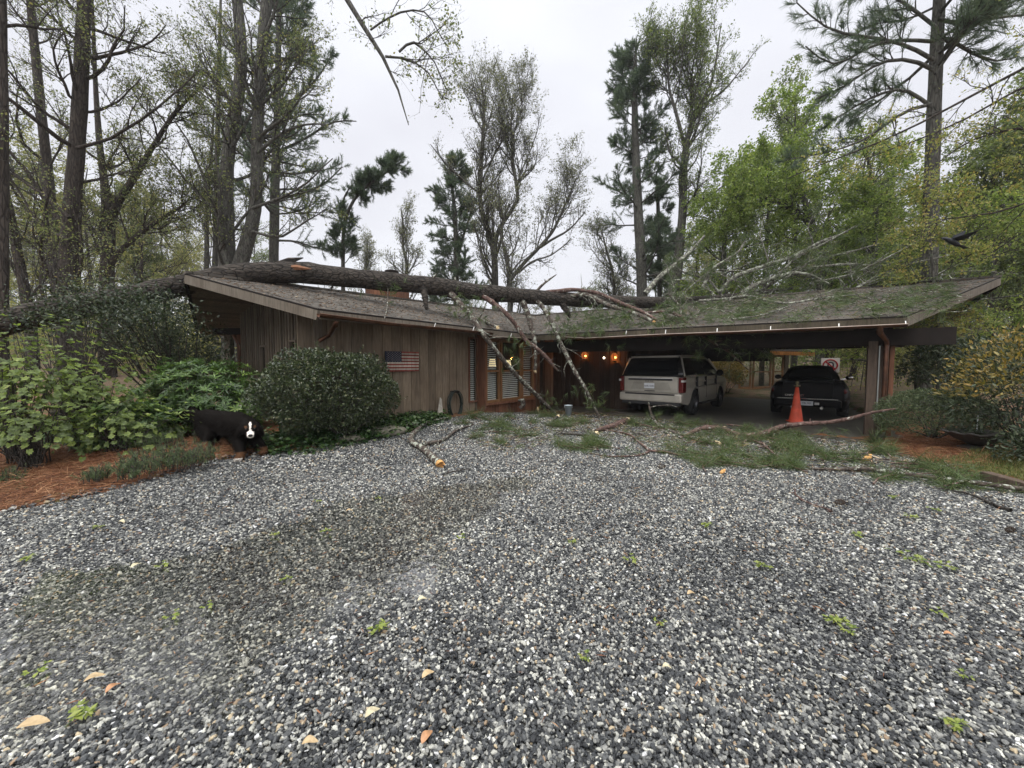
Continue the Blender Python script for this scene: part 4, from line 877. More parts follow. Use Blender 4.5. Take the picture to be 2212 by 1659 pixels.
decid('budding_tree', 'grey budding tree with long limbs reaching right, just right of the double-stemmed tree', [ST([(1102, 660, 12), (1101, 600, 11), (1092, 545, 7), (1078, 500, 5), (1100, 440, 3)], 20.5, 0), ST([(1102, 605, 9), (1130, 570, 8), (1160, 540, 7), (1195, 500, 6), (1222, 440, 4), (1245, 385, 2)], 20.5)], 27, 'grey', (13, 2.0, 3.6), (6, .9, 1.8), (5, .4, 1.0), 2, .085, .3, extra=[ST(p, 20.4) for p in ([(1165, 535, 6), (1200, 515, 5), (1235, 495, 4), (1262, 460, 2)], [(1120, 590, 5), (1150, 560, 4), (1190, 555, 3), (1230, 520, 2)])], up=.4)
pine('pine_tree', 'tallest dark pine right of the sky gap with tiers of blue-green boughs', [ST([(1388, 660, 24), (1385, 560, 22), (1378, 450, 20), (1372, 300, 16), (1370, 170, 10), (1375, 85, 3)], 24, 0)], 28, .28, 54, (2.2, 4.4), (15, .5, 1.3), (8, 9), .19, .020, (65, 100), .14, lent=.72, dead=12)
pine('pine_tree', 'slender pine between the tallest dark pine and the broad leafy tree', [ST([(1425, 660, 11), (1424, 540, 10), (1421, 430, 8), (1418, 370, 3)], 27, 0)], 29, .26, 34, (1.0, 2.0), (12, .4, .9), (7, 9), .25, .025, (65, 100), .1, lent=.5)
decid('leafy_tree', 'tall slender broadleaf tree with a rounded green top right of the tallest dark pine', [
    ST([(1450, 660, 27), (1462, 600, 24), (1470, 520, 20), (1476, 430, 17), (1478, 350, 15), (1482, 300, 12), (1502, 245, 9), (1540, 180, 6), (1558, 50, 2)], 22.5, 0),
    ST([(1480, 320, 8), (1462, 250, 7), (1445, 190, 5), (1440, 110, 2)], 22.5), ST([(1476, 350, 9), (1495, 270, 7), (1492, 180, 5), (1505, 90, 2)], 22.4)], 30, 'mid', (15, 2.2, 4.2), (6, .9, 1.9), (6, .4, 1.0), 3, .095, .40, extra=[ST(p, 22.3) for p in ([(1478, 470, 6), (1530, 430, 5), (1580, 390, 4), (1640, 360, 2)], [(1500, 240, 6), (1560, 200, 5), (1600, 150, 3), (1640, 100, 1.5)])], up=.35, ang=(25, 60), lent=.35)
decid('small_tree', 'small pale budding tree low in the gap left of the tallest dark pine', [ST([(1330, 660, 7), (1325, 590, 6), (1310, 540, 5), (1300, 500, 2)], 24, 0)], 31, 'grey', (18, 2.0, 3.8), (6, .9, 1.8), (5, .4, 1.0), 2, .09, .3, up=.3)
# --- bright maples and the right-hand wood
decid('maple_tree', 'bright green maple behind the middle of the carport roof', [ST([(1562, 660, 14), (1563, 560, 12), (1568, 470, 10), (1585, 400, 8), (1600, 330, 4)], 21, 0)], 32, 'bright', (18, 1.8, 3.8), (6, .9, 1.8), (5, .4, .9), 8, .115, .2, ang=(50, 90), up=.05, droop=.1)
decid('maple_tree', 'broad bright green maple with spreading dark limbs behind the right half of the carport roof', [ST([(1775, 660, 20), (1768, 560, 18), (1752, 470, 16), (1728, 410, 12), (1715, 340, 8), (1718, 250, 3)], 19, 0), ST([(1758, 500, 12), (1735, 470, 11), (1690, 440, 8), (1620, 420, 5), (1560, 430, 2)], 19)], 33, 'bright', (18, 2.0, 3.9), (6, .9, 1.8), (5, .4, .9), 8, .11, .15, ang=(50, 90), up=.05, droop=.1)
decid('maple_tree', 'green maple standing just left of the big right pine', [ST([(1886, 660, 18), (1888, 560, 17), (1893, 470, 14), (1880, 380, 10), (1870, 300, 4)], 17.5, 0)], 34, 'bright', (18, 1.8, 3.4), (6, .9, 1.7), (5, .4, .9), 8, .105, .15, ang=(50, 90), up=.05, droop=.1)
decid('leafy_tree', 'tall mid-green tree rising behind the bright maples below the big pine boughs', [ST([(1720, 660, 14), (1716, 500, 12), (1712, 350, 9), (1700, 240, 5), (1690, 180, 2)], 26, 0)], 35, 'mid', (20, 2.2, 4.4), (5, .9, 1.8), (5, .4, .9), 5, .14, .3, up=.3)
pine('big_pine', 'big straight pine on the right with ivy on its lower trunk and boughs reaching left', [ST([(1995, 860, 46), (2003, 700, 42), (2008, 560, 39), (2012, 400, 36), (2018, 250, 34), (2023, 100, 31), (2033, -60, 27), (2045, -420, 10)], 12.5, 0)], 36, .58, 26, (2.2, 3.6), (22, .5, 1.2), (5, 13), .21, .012, (70, 105), .05, dead=0,
     extra=[ST(p, 12.2) for p in ([(2016, 130, 12), (1960, 95, 10), (1880, 80, 8), (1790, 70, 5), (1720, 5, 3)], [(2018, 90, 11), (1950, 85, 9), (1890, 90, 8), (1800, 150, 5), (1740, 100, 3)], [(2014, 150, 12), (1970, 125, 10), (1900, 130, 8), (1830, 185, 5), (1760, 215, 3)], [(2010, 230, 11), (1950, 185, 9), (1870, 215, 6), (1800, 260, 3)], [(2010, 225, 12), (1950, 235, 10), (1880, 300, 7), (1790, 330, 4), (1700, 345, 2)], [(2026, 40, 12), (2080, 55, 10), (2140, 40, 8), (2230, 30, 6)], [(2020, 160, 8), (2060, 105, 7), (2100, 40, 5), (2130, -20, 3)], [(2022, 60, 10), (1960, 10, 9), (1890, -30, 7), (1800, -60, 4)])])
oakP = ST([(2360, 900, 60), (2350, 600, 56), (2330, 300, 50), (2320, 0, 40), (2310, -300, 20)], 8.5, 0)
decid('oak_tree', 'oak with golden new leaves whose long bare limbs enter from the right photo edge', [oakP], 37, 'olive', (8, 1.5, 2.5), (8, .5, 1.4), (6, .25, .7), 5, .06, .3, bark=M_barkD, up=.02, droop=.6,
    extra=[ST(p, 8.6, dy=.25) for p in ([(2330, 90, 12), (2212, 142, 10), (2100, 205, 8), (1950, 290, 6), (1840, 330, 4), (1700, 385, 2)], [(2330, 150, 10), (2212, 185, 8), (2080, 260, 6), (1960, 310, 4), (1850, 345, 2)], [(2340, 380, 10), (2200, 445, 7), (2120, 470, 5), (2020, 470, 3), (1950, 520, 2)], [(2340, 300, 9), (2200, 270, 7), (2100, 300, 5), (1990, 380, 2)])])
decid('golden_sapling', 'golden brown young oak wrapped around the foot of the big right pine', [ST([(2030, 760, 9), (2020, 640, 8), (2010, 520, 6), (2000, 430, 3)], 11.2, .1)], 38, 'olive', (18, .9, 1.9), (5, .5, 1.0), (4, .25, .6), 5, .075, .2, ang=(50, 95), up=0, droop=.5)
decid('maple_tree', 'light green maple low behind the roof end, right of the big pine', [ST([(2092, 760, 14), (2094, 600, 12), (2085, 480, 9), (2070, 380, 4)], 15, 0)], 40, 'bright', (18, 1.8, 3.4), (5, .9, 1.7), (5, .4, .9), 6, .095, .2, ang=(50, 90), up=.05, droop=.1)
decid('maple_tree', 'slender light green maple between the two green trees behind the carport middle', [ST([(1650, 660, 11), (1655, 540, 10), (1662, 430, 7), (1668, 330, 3)], 23, 0)], 41, 'bright', (18, 1.8, 3.6), (5, .9, 1.7), (5, .4, .9), 5, .115, .2, ang=(45, 85), up=.1, droop=.1)
decid('background_tree', 'green tree with several trunks at the right photo edge behind the orange-tipped shrub', [ST([(2150, 800, 14), (2148, 600, 12), (2140, 450, 9), (2150, 250, 4)], 17, 1), ST([(2208, 800, 14), (2200, 600, 12), (2205, 420, 8), (2195, 250, 4)], 17.5, 1)], 39, 'mid', (20, 1.8, 3.8), (6, .8, 1.6), (5, .4, .9), 7, .11, .15)

# --- the wood beyond: copies of three trees, each one its own object
def proto(seed, leaf, h, kind):
    rg = np.random.default_rng(seed); z = np.linspace(0, h, 9); w = np.cumsum(rg.normal(0, .16, (9, 2)), 0)
    s = (np.c_[w, z], np.linspace(.16, .03, 9) * h / 14)
    return decid('woodland_tree', kind, [s], seed, leaf, (17, 1.8, 4.2), (5, .9, 1.9), (5, .4, 1.0), 3, .14, .25, bark=M_barkD, group='trees of the far wood', loc=(0, 0, 0), ang=(45, 85), up=.12)
KINDS = ['yellow-green woodland tree with a thin dark trunk in the far wood', 'mid-green woodland tree with a thin dark trunk in the far wood', 'pale grey budding woodland tree with a thin trunk in the far wood']
PR = [proto(51, 'far', 13, KINDS[0]), proto(52, 'mid', 14, KINDS[1]), proto(53, 'grey', 11, KINDS[2])]
used_p = [False] * 3
def plant(k, u, y, sc, rz):
    x = (u - 1106) / FPX * y; z = float(terrain(np.array([x]), np.array([y]))[0]) - .1
    if not used_p[k]:
        o = PR[k]; used_p[k] = True; o.location = (x, y, z); o.rotation_euler = (0, 0, rz); o.scale = (sc,) * 3
        for ch in o.children: ch.matrix_parent_inverse = Matrix.Identity(4)
    else: copy_tree(PR[k], (x, y, z), rz, sc, KINDS[k])
rw_ = np.random.default_rng(77)
for i in range(26):
    u = rw_.uniform(-160, 440); plant(rw_.choice([0, 0, 1, 2]), u, rw_.uniform(23, 52), rw_.uniform(.7, 1.15), rw_.uniform(0, 6.28))
for i in range(50):
    u = rw_.uniform(1500, 2420); plant(rw_.choice([0, 1, 1, 0, 2]), u, rw_.uniform(22, 50), rw_.uniform(.6, 1.05), rw_.uniform(0, 6.28))
for u, y, k, s in ((640, 44, 2, .8), (700, 40, 2, .7), (930, 46, 2, .75), (1010, 44, 2, .85), (1180, 44, 2, .7), (1240, 40, 2, .7), (1350, 40, 2, .8), (1290, 36, 1, .55), (560, 36, 1, .8), (1420, 36, 1, .8), (1500, 38, 1, .9), (470, 40, 0, .9)):
    plant(k, u, y, s, u * .7)
# low growth under the far trees
def undergrowth(name, label, u0, u1, y0, y1, hmax, n, leaf, size, seed):
    rg = np.random.default_rng(seed); nc = n // 260; c = np.stack([rg.uniform(u0, u1, nc), rg.uniform(y0, y1, nc)], 1); x = (c[:, 0] - 1106) / FPX * c[:, 1]; z = terrain(x, c[:, 1])
    r = rg.uniform(.5, 1.3, nc); h = rg.uniform(.4, 1, nc) * hmax; k = rg.integers(0, nc, n); q = rg.normal(0, .55, (n, 3))
    p = np.stack([x[k] + q[:, 0] * r[k], c[k, 1] + q[:, 1] * r[k], z[k] + np.abs(rg.random(n)) ** .8 * h[k] + q[:, 2] * .1], 1)
    V, F, rr = leafquads(rg, p, size, .6, .2); m = MB(); m.add(V, F, 0, rr)
    nt = nc * 3; kk = rg.integers(0, nc, nt); b = np.stack([x[kk] + rg.normal(0, .4, nt), c[kk, 1] + rg.normal(0, .4, nt), z[kk]], 1); tp = b + np.stack([rg.normal(0, .3, nt), rg.normal(0, .3, nt), h[kk] * rg.uniform(.8, 1.4, nt)], 1)
    P = b[:, None] + (tp - b)[:, None] * np.linspace(0, 1, 4)[None, :, None]; P[:, 1:3] += rg.normal(0, .05, (nt, 2, 3)); V, F = tubes(P, np.tile(np.linspace(.018, .006, 4), (nt, 1)), 3); m.add(V, F, 1, None, True)
    tag(m.build(name, [LF[leaf], M_barkT], None, recalc=False), label, None, None, 'stuff')
undergrowth('undergrowth', 'hazy yellow-green undergrowth between the left trees', -160, 560, 16, 34, 3.2, 34000, 'far', .13, 61)
undergrowth('undergrowth', 'green undergrowth in the wood right of the carport', 1560, 2400, 26, 42, 3.4, 40000, 'mid', .13, 62)
undergrowth('undergrowth', 'yellow-green saplings in the wood behind the right edge', 1800, 2400, 17, 38, 4.0, 36000, 'far', .12, 63)
# ================================================================== THE FALLEN PINE across both roofs
def line_y(u):
    k = (u - 1106) / FPX; s = (k * 8.97 + 5.91) / (12 - 5.8 * k); return 8.97 + 5.8 * s
CN = unit(np.cross(R3 - C3, S3 - R3)); CN = CN if CN[2] > 0 else -CN
LNn = unit(np.cross(C3 - E13, T3 - E13)); LNn = LNn if LNn[2] > 0 else -LNn
def on_carport(u, v, lift=.05): return onp(u, v, C3 + CN * lift, CN)
def on_left(u, v, lift=.03): return onp(u, v, E13 + LNn * lift, LNn)
def trunk_pts(L):
    P, R = [], []
    for u, v, w in L:
        y = line_y(u); P.append(ony(u, v, y)); R.append(max(.015, w * .5 / FPX * y))
    return np.array(P), np.array(R)
ft = empty('fallen_pine', 'huge uprooted pine trunk lying across both house roofs with broken limbs hanging over the eaves', 'fallen tree', ony(640, 588, line_y(640)))
rg = np.random.default_rng(101)
TP, TR = trunk_pts([(-200, 735, 70), (-60, 712, 60), (22, 694, 54), (143, 667, 51), (246, 648, 46), (358, 624, 43), (440, 604, 43), (530, 588, 45), (640, 587, 45), (740, 599, 41), (850, 609, 39), (950, 621, 37), (1050, 634, 34), (1150, 643, 31), (1250, 650, 28), (1340, 654, 26), (1420, 654, 23), (1500, 650, 19), (1560, 643, 14), (1650, 629, 9), (1711, 622, 5)])
P, R = resample(TP, 120, TR); P[:, 2] += np.cumsum(rg.normal(0, .004, 120)); R = R * (1 + .03 * np.sin(np.arange(120) * .9))
m = MB(); V, F = tubes(P[None], R[None], 22, .10, rg); m.add(V, F, 0, None, True); m.build('trunk', M_barkF, ft, recalc=False)
def limb(pts, name='branch', mat=None, ns=9, end=None, n=26, parent=ft, wig=.010, lab=None):
    """pts: (u, v, width, y) or (u, v, width, callable->point)"""
    Q, W = [], []
    for u, v, w, y in pts:
        p = y(u, v) if callable(y) else ony(u, v, y); Q.append(p); W.append(max(.004, w * .5 / FPX * p[1] * .72))
    P, R = resample(np.array(Q), n, np.array(W)); r2 = np.random.default_rng(int(abs(pts[0][0] * 7 + pts[0][1])))
    P[1:-1] += np.cumsum(r2.normal(0, wig * .35, (n, 3)), 0)[1:-1] * np.sin(np.linspace(0, math.pi, n))[1:-1, None]
    R = R * (1 + r2.normal(0, .07, n)); m = MB(); V, F = tubes(P[None], R[None], ns, .14, r2); m.add(V, F, 0, None, True)
    # knots and dead stubs
    for k in r2.integers(3, n - 3, 3):
        d = unit(r2.normal(0, 1, 3)); L = r2.uniform(.04, .16); m.tube([P[k], P[k] + d * L * .6, P[k] + d * L + [0, 0, .02]], [R[k] * .45, R[k] * .3, R[k] * .12], 5, 0)
    if end:
        e = P[-1]; d = unit(P[-1] - P[-3]); s = unit(np.cross(d, [0, 0, 1])); w = np.cross(s, d)
        a = np.linspace(0, 2 * np.pi, 12, endpoint=False); ring = e + R[-1] * (np.cos(a)[:, None] * s + np.sin(a)[:, None] * w)
        tip = ring + d * R[-1] * r2.uniform(.1, 2.4, 12)[:, None] * .8; c = e + d * R[-1] * .5
        mm = MB(); mm.add(np.vstack([ring * 1.0 + (ring - e) * .02, tip, [c]]), [[i, (i + 1) % 12, 12 + (i + 1) % 12, 12 + i] for i in range(12)]); mm.add(np.vstack([tip, [c]]), [[i, (i + 1) % 12, 12] for i in range(12)])
        o = m.build(name, mat or M_lichen, parent, recalc=False)
        mm.build('broken_end', M_split if end == 1 else M_split2, o if parent is not None else o, recalc=True)
        return o, P, R
    return m.build(name, mat or M_lichen, parent, recalc=False), P, R
LB = []
def fl_(pts, **k): o, P, R = limb(pts, **k); LB.append((P, R)); return o
fl_([(968, 628, 22, 10.9), (985, 646, 17, 10.75), (1010, 672, 15, 10.55), (1045, 722, 15, 10.2), (1080, 766, 15, 10.5), (1120, 812, 14, 11.1), (1160, 853, 12, 11.8), (1199, 893, 9, 12.25)], n=40)
fl_([(1030, 632, 17, 11.3), (1060, 650, 15, 11.2), (1085, 668, 14, 11.1), (1112, 696, 13, 11.15), (1137, 737, 12, 11.3), (1166, 757, 12, 11.4), (1192, 785, 10, 11.5), (1205, 802, 3, 11.55)], mat=M_redbark)
fl_([(1155, 645, 16, 12.1), (1172, 662, 14, 12.0), (1188, 690, 13, 11.9), (1212, 742, 12, 11.7), (1240, 800, 12, 11.6), (1268, 846, 10, 11.5), (1288, 888, 8, 11.4), (1296, 903, 5, 11.4)], n=40)
fl_([(1126, 645, 20, 11.9), (1140, 678, 17, 11.9), (1150, 720, 14, 11.8), (1157, 755, 11, 11.8), (1156, 800, 9, 11.8)], end=2)
fl_([(902, 612, 20, 10.6), (914, 628, 20, 10.45), (918, 648, 17, 10.35), (922, 668, 10, 10.3)], mat=M_barkF)
fl_([(1060, 640, 15, 11.4), (1068, 655, 10, 11.4), (1072, 664, 3, 11.4)], mat=M_barkF)
fl_([(1212, 650, 22, 12.6), (1222, 668, 17, 12.5), (1232, 686, 8, 12.5)], mat=M_barkF)
fl_([(1180, 632, 13, 12.3), (1239, 625, 12, 12.6), (1292, 631, 12, 12.6), (1340, 652, 11, 12.2), (1388, 671, 10, 11.7), (1420, 690, 8, 11.2), (1438, 712, 4, 10.9)], mat=M_redbark)
fl_([(1225, 640, 13, 12.6), (1265, 636, 13, 12.6), (1319, 663, 13, 12.2), (1377, 680, 11, 11.6), (1411, 695, 10, 11.3)], end=1)
fl_([(1390, 676, 8, 11.8), (1404, 675, 8, 11.6), (1447, 672, 8, 11.3), (1473, 684, 8, 10.9), (1500, 713, 8, 10.45), (1540, 738, 7, 10.3), (1575, 759, 6, 10.3), (1604, 786, 4, 10.3), (1617, 799, 2, 10.3)], mat=M_redbark, n=36)
fl_([(1540, 738, 5, 10.3), (1575, 734, 4, 10.2), (1600, 729, 4, 10.2), (1640, 738, 3, 10.1), (1662, 746, 2, 10.1), (1668, 740, 1.5, 10.1), (1652, 741, 1, 10.1)], mat=M_redbark)
fl_([(1473, 684, 4, 10.9), (1468, 660, 4, 11.1), (1452, 640, 3, 11.3), (1440, 634, 2, 11.4)])
OC = lambda u, v: on_carport(u, v, .12)
for pts in ([(1394, 634, 9, 14.4), (1423, 605, 8, 14.6), (1462, 579, 7, 14.9), (1495, 552, 6, 15.2), (1522, 525, 3, 15.4)], [(1517, 622, 6, 14.6), (1538, 588, 6, 14.6), (1567, 574, 5, 14.6), (1596, 557, 4, 14.6), (1616, 525, 2, 14.6)],
            [(1555, 630, 7, 14.6), (1586, 603, 7, 14.4), (1639, 588, 7, 14.2), (1711, 569, 6, 14.0), (1771, 538, 5, 13.8), (1830, 520, 2, 13.6)], [(1600, 634, 8, 14.4), (1625, 626, 8, 14.3), (1663, 613, 8, 14.0), (1711, 601, 7, 13.6), (1750, 608, 5, 13.3), (1790, 632, 3, 13.0)],
            [(1640, 630, 6, 14.4), (1700, 598, 5, 14.2), (1760, 570, 5, 14.0), (1830, 560, 4, 13.8), (1905, 540, 2, 13.6)], [(1690, 604, 5, 13.9), (1750, 585, 5, 13.6), (1830, 580, 4, 13.4), (1910, 588, 3, 13.2), (1960, 575, 1.5, 13)],
            [(1663, 613, 4, 14.0), (1720, 560, 4, 13.8), (1790, 530, 3, 13.6), (1850, 500, 1.5, 13.4)], [(1760, 610, 4, 13.6), (1840, 600, 4, 13.2), (1930, 560, 3, 12.8), (2010, 520, 1.5, 12.4)], [(1820, 640, 4, 12.6), (1900, 600, 4, 12.4), (1980, 575, 3, 12.2), (2070, 560, 1.5, 12)],
            [(1560, 640, 5, 14.6), (1530, 610, 4, 14.8), (1480, 600, 3, 15), (1440, 580, 1.5, 15)], [(1650, 625, 4, 14.3), (1660, 570, 3, 14.4), (1640, 520, 2, 14.6), (1650, 480, 1, 14.7)], [(1730, 590, 4, 13.9), (1760, 540, 3, 14), (1745, 500, 2, 14), (1765, 460, 1, 14)]):
    fl_([(u_, v_ - (0 if k_ == 0 else 4 + 3 * k_), w_ * 1.7, y_) for k_, (u_, v_, w_, y_) in enumerate(pts)], n=22, mat=M_greylim)
fl_([(1510, 650, 8, OC), (1567, 646, 8, OC), (1615, 638, 8, lambda u, v: on_carport(u, v, .3)), (1663, 652, 8, OC), (1711, 657, 7, OC), (1759, 647, 6, OC), (1858, 637, 4, OC), (1950, 620, 2, OC)], n=36, mat=M_greylim)
fl_([(1829, 614, 6, 12.6), (1808, 628, 8, 12.4), (1812, 650, 9, 12.1), (1808, 664, 7, 11.9), (1785, 668, 4, 11.9)], mat=M_barkF, n=18)
fl_([(1250, 700, 6, OC), (1300, 690, 6, OC), (1340, 682, 5, OC), (1390, 684, 3, OC)], mat=M_greylim); fl_([(1580, 690, 5, OC), (1640, 682, 5, OC), (1680, 670, 4, OC), (1720, 655, 2, OC)], mat=M_greylim)
OL = lambda u, v: on_left(u, v, .07)
fl_([(1063, 690, 7, OL), (1095, 700, 8, OL), (1130, 705, 6, OL), (1152, 712, 3, OL)]); fl_([(965, 683, 7, OL), (1010, 684, 8, OL), (1040, 692, 8, OL), (1075, 707, 9, lambda u, v: on_left(u, v, .15))], end=2)
# stubs, short snags
for pts in ([(1035, 690, 5, 11.2), (1043, 672, 4, 11.2), (1052, 650, 3, 11.2)], [(830, 690, 3, OL), (838, 660, 3, 9.9), (838, 622, 2, 9.9)], [(1152, 638, 9, 12.3), (1168, 618, 8, 12.3), (1185, 604, 6, 12.3), (1202, 593, 2, 12.3)], [(1060, 616, 7, 11.3), (1056, 605, 4, 11.3)], [(935, 603, 8, 10.7), (943, 592, 5, 10.6)], [(980, 610, 7, 10.9), (984, 598, 4, 10.9)], [(720, 612, 6, 9.8), (716, 626, 4, 9.7)]):
    fl_(pts, n=8, ns=7)
# torn splinter and split bark on top of the trunk
m = MB(); y = line_y(640); a, b = ony(598, 574, y - .05), ony(655, 557, y - .05); m.tube([a, (a + b) / 2 + [0, 0, .03], b], [.10, .075, .012], 7, 0, False, jit=.3, rng=rg); m.build('splinter', M_barkF, ft)
m = MB(); m.tube([ony(612, 576, y - .17), ony(640, 578, y - .2), ony(672, 581, y - .17)], [.02, .07, .015], 6, 0, False, jit=.5, rng=rg); m.build('torn_bark', plain('torn_bark_wood', (.20, .095, .05), .8, 0, .3, .4, 22, .5), ft)
# needle-bearing twigs on the crown end
rg = np.random.default_rng(5)
crown = [(P, R) for P, R in LB[9:26] if len(P) >= 20] + LB[0:3] + LB[7:9]
Pn = np.stack([resample(P, 14) for P, R in crown]); Rn = np.stack([np.interp(np.linspace(0, 1, 14), np.linspace(0, 1, len(R)), R) for P, R in crown])
Q2, S2 = childs(rg, Pn, Rn, 20, .12, 1, 25, 80, .3, 1.15, 7, -.05, .22, .5, .005)
n0 = 20 * (len(crown) - 5); Q3, S3b = childs(rg, Q2[:n0], S2[:n0], 4, .2, 1, 25, 70, .15, .45, 4, .0, .2, .6, .004)
m = MB()
for q, s, k in ((Q2, S2, 4), (Q3, S3b, 3)): V, F = tubes(q, s, k); m.add(V, F, 0, None, True)
sel = rg.random(len(Q3)) < .36; q = Q3[sel]
V, F, r = needles(rg, np.concatenate([q[:, 3], q[:, 2]]), np.concatenate([q[:, 3] - q[:, 2]] * 2), 13, .19, .010, .8, .1); m.add(V, F, 1, r)
m.build('twigs', [M_greylim, LF['needleG']], ft, recalc=False)
# smaller boughs tangled above the ridge
tb = np.array([ony(rg.uniform(1450, 2080), rg.uniform(585, 655), rg.uniform(12.8, 14.8)) for _ in range(95)]); td = unit(rg.normal(0, .7, (95, 3)) + [.6, -.1, .45]); tl_ = rg.uniform(.6, 1.9, 95)
Pt = tb[:, None] + td[:, None] * (tl_[:, None] * np.linspace(0, 1, 9))[..., None]; Pt += np.cumsum(rg.normal(0, .045, Pt.shape), 1) * np.linspace(0, 1, 9)[None, :, None]; Pt[..., 2] -= (np.linspace(0, 1, 9) ** 2 * .18)[None]
Rt = np.tile(np.linspace(.020, .005, 9), (95, 1)); Qa, Sa = childs(rg, Pt, Rt, 6, .3, 1, 25, 65, .2, .6, 5, .05, .2, .6, .004); m = MB()
for q, s, k in ((Pt, Rt, 5), (Qa, Sa, 3)): V, F = tubes(q, s, k); m.add(V, F, 0, None, True)
q = Qa[rg.random(len(Qa)) < .42]; V, F, r = needles(rg, np.concatenate([q[:, 4], q[:, 3]]), np.concatenate([q[:, 4] - q[:, 3]] * 2), 13, .2, .010, .7, .1); m.add(V, F, 1, r)
m.build('boughs', [M_greylim, LF['needleG']], ft, recalc=False)
# smashed needle sprays lying on the carport roof
def spray_field(n, u0, u1, v0, v1, surf, lift, wfun):
    pts = []
    while len(pts) < n:
        u, v = rg.uniform(u0, u1), rg.uniform(v0, v1)
        if rg.random() > wfun(u, v): continue
        pts.append(surf(u, v, lift * rg.random()))
    return np.array(pts)
top = lambda u: 684 - (u - 1228) * 37 / 730.
edge_v = lambda u: 719 - (u - 1228) * 37 / 730.; ridge_v = lambda u: 668 - (u - 1290) * 70 / 870.
def wf(u, v):
    if v > edge_v(u) - 4 or v < ridge_v(u) + 3: return 0
    c = .5 + .5 * wob(np.array(u) * .02, np.array(v) * .06, 1.0, 3); d = (1.0 if u < 1560 else .75 if u < 1850 else .5) * (1 if v < edge_v(u) - 18 else .45)
    return float(np.clip((c - .18) * 1.6, 0.04, 1)) * d
q = spray_field(850, 1215, 2060, 600, 720, on_carport, .22, wf)
d = unit(rg.normal(0, 1, (len(q), 3)) * [1, 1, .25] + [0.3, -.4, -.1]); m = MB(); V, F, r = needles(rg, q, d, 12, .22, .0085, .7); m.add(V, F, 1, r)
b = q[::3]; e = b + d[::3] * rg.uniform(.15, .6, (len(b), 1)); Pq = b[:, None] + (e - b)[:, None] * np.linspace(0, 1, 4)[None, :, None]; Pq[:, 1:3] += rg.normal(0, .02, (len(b), 2, 3))
V, F = tubes(Pq, np.tile(np.linspace(.010, .004, 4), (len(b), 1)), 4); m.add(V, F, 0, None, True)
# sprays hanging by the eave and under the trunk
hp, hd = [], []
for u, v, y, n, s in ((1225, 700, 11.7, 30, .35), (1240, 718, 11.6, 20, .25), (1535, 728, 10.3, 12, .12), (1580, 700, 10.6, 18, .3), (1560, 740, 10.2, 8, .1), (1610, 745, 10.2, 8, .12), (1000, 655, 10.7, 26, .4), (1020, 672, 10.6, 20, .3), (840, 635, 9.9, 12, .25), (1110, 745, 11.2, 16, .22), (1120, 780, 11.3, 14, .2), (1262, 840, 11.5, 16, .25), (1280, 870, 11.4, 14, .2), (1190, 868, 12.1, 14, .2), (1300, 715, 11.3, 22, .25), (1360, 705, 11.1, 26, .25), (1420, 712, 10.8, 18, .2), (1450, 690, 11.0, 26, .3), (1500, 730, 10.4, 14, .15), (1280, 690, 12, 40, .35), (1340, 690, 11.7, 40, .35), (1640, 700, 10.0, 16, .2), (1950, 690, 8.6, 30, .3), (2000, 670, 8.9, 30, .4), (1990, 640, 9.4, 30, .4), (2040, 650, 9.3, 20, .3)):
    c = ony(u, v, y); hp.append(c + rg.normal(0, s, (n, 3)) * [1, .6, .7]); hd.append(rg.normal(0, 1, (n, 3)) + [0, 0, -.4])
hp, hd = np.concatenate(hp), unit(np.concatenate(hd)); V, F, r = needles(rg, hp, hd, 14, .2, .009, .7, .2); m.add(V, F, 1, r)
m.build('needle_sprays', [M_lichen, LF['needleG']], ft, recalc=False)
# brown litter over both roofs
a_, b_ = rg.random(4200), rg.random(4200) ** .8; pts = [(1 - b) * ((1 - a) * E13 + a * C3) + b * ((1 - a) * T3 + a * J3) + [0, 0, .012] for a, b in zip(a_, b_)]
a_, b_ = rg.random(5200), rg.random(5200) ** .8; p2 = [(1 - b) * ((1 - a) * C3 + a * R3) + b * ((1 - a) * J3 + a * S3) + [0, 0, .012] for a, b in zip(a_, b_)]
m = MB(); p = np.array(pts + p2); d = rg.normal(0, 1, (len(p), 3)) * [1, 1, .12]; V, F, r = leafquads(rg, p, .07, .22, 0, 0, d); m.add(V, F, 0, r)
tag(m.build('roof_litter', leafmat('brown_litter', [(0, (.05, .035, .025)), (.6, (.17, .11, .07)), (.93, (.28, .20, .13)), (1, (.5, .42, .3))], .8, 0), None, recalc=False), 'brown pine needles and bark scraps littering both roofs', None, None, 'stuff')
# ================================================================== VEHICLES, DOG, FLAG, CONE, SIGN ...
def carpaint(name, c, rough=.28, metal=.6):
    m, N, L, b = nmat(name, c, rough, metal, .5); b.inputs['Coat Weight'].default_value = .6; b.inputs['Coat Roughness'].default_value = .06
    v = mapping(N, L); n = noise(N, L, v, 3, 5, .6); r = ramp(N, L, n.outputs['Fac'], [(.3, tuple(x * .8 for x in c)), (.7, tuple(x * 1.1 for x in c))]); L.new(r.outputs[0], b.inputs['Base Color'])
    r2 = ramp(N, L, n.outputs['Fac'], [(.3, (rough * .8,) * 3), (.7, (rough * 1.5,) * 3)]); L.new(r2.outputs[0], b.inputs['Roughness']); return m
M_pewter = carpaint('pewter_paint', (.43, .40, .345), .36, .25); M_blackp = carpaint('black_paint', (.003, .003, .0035), .45, .0); _b = M_blackp.node_tree.nodes['Principled BSDF']; _b.inputs['Coat Weight'].default_value = .06; _b.inputs['Specular IOR Level'].default_value = .15
M_carglass = plain('tinted_car_glass', (.006, .007, .008), .06, 0, .6, .1, 3, 0); M_rubber = plain('tyre_rubber', (.018, .018, .018), .8, 0, .3, .2, 20, .2)
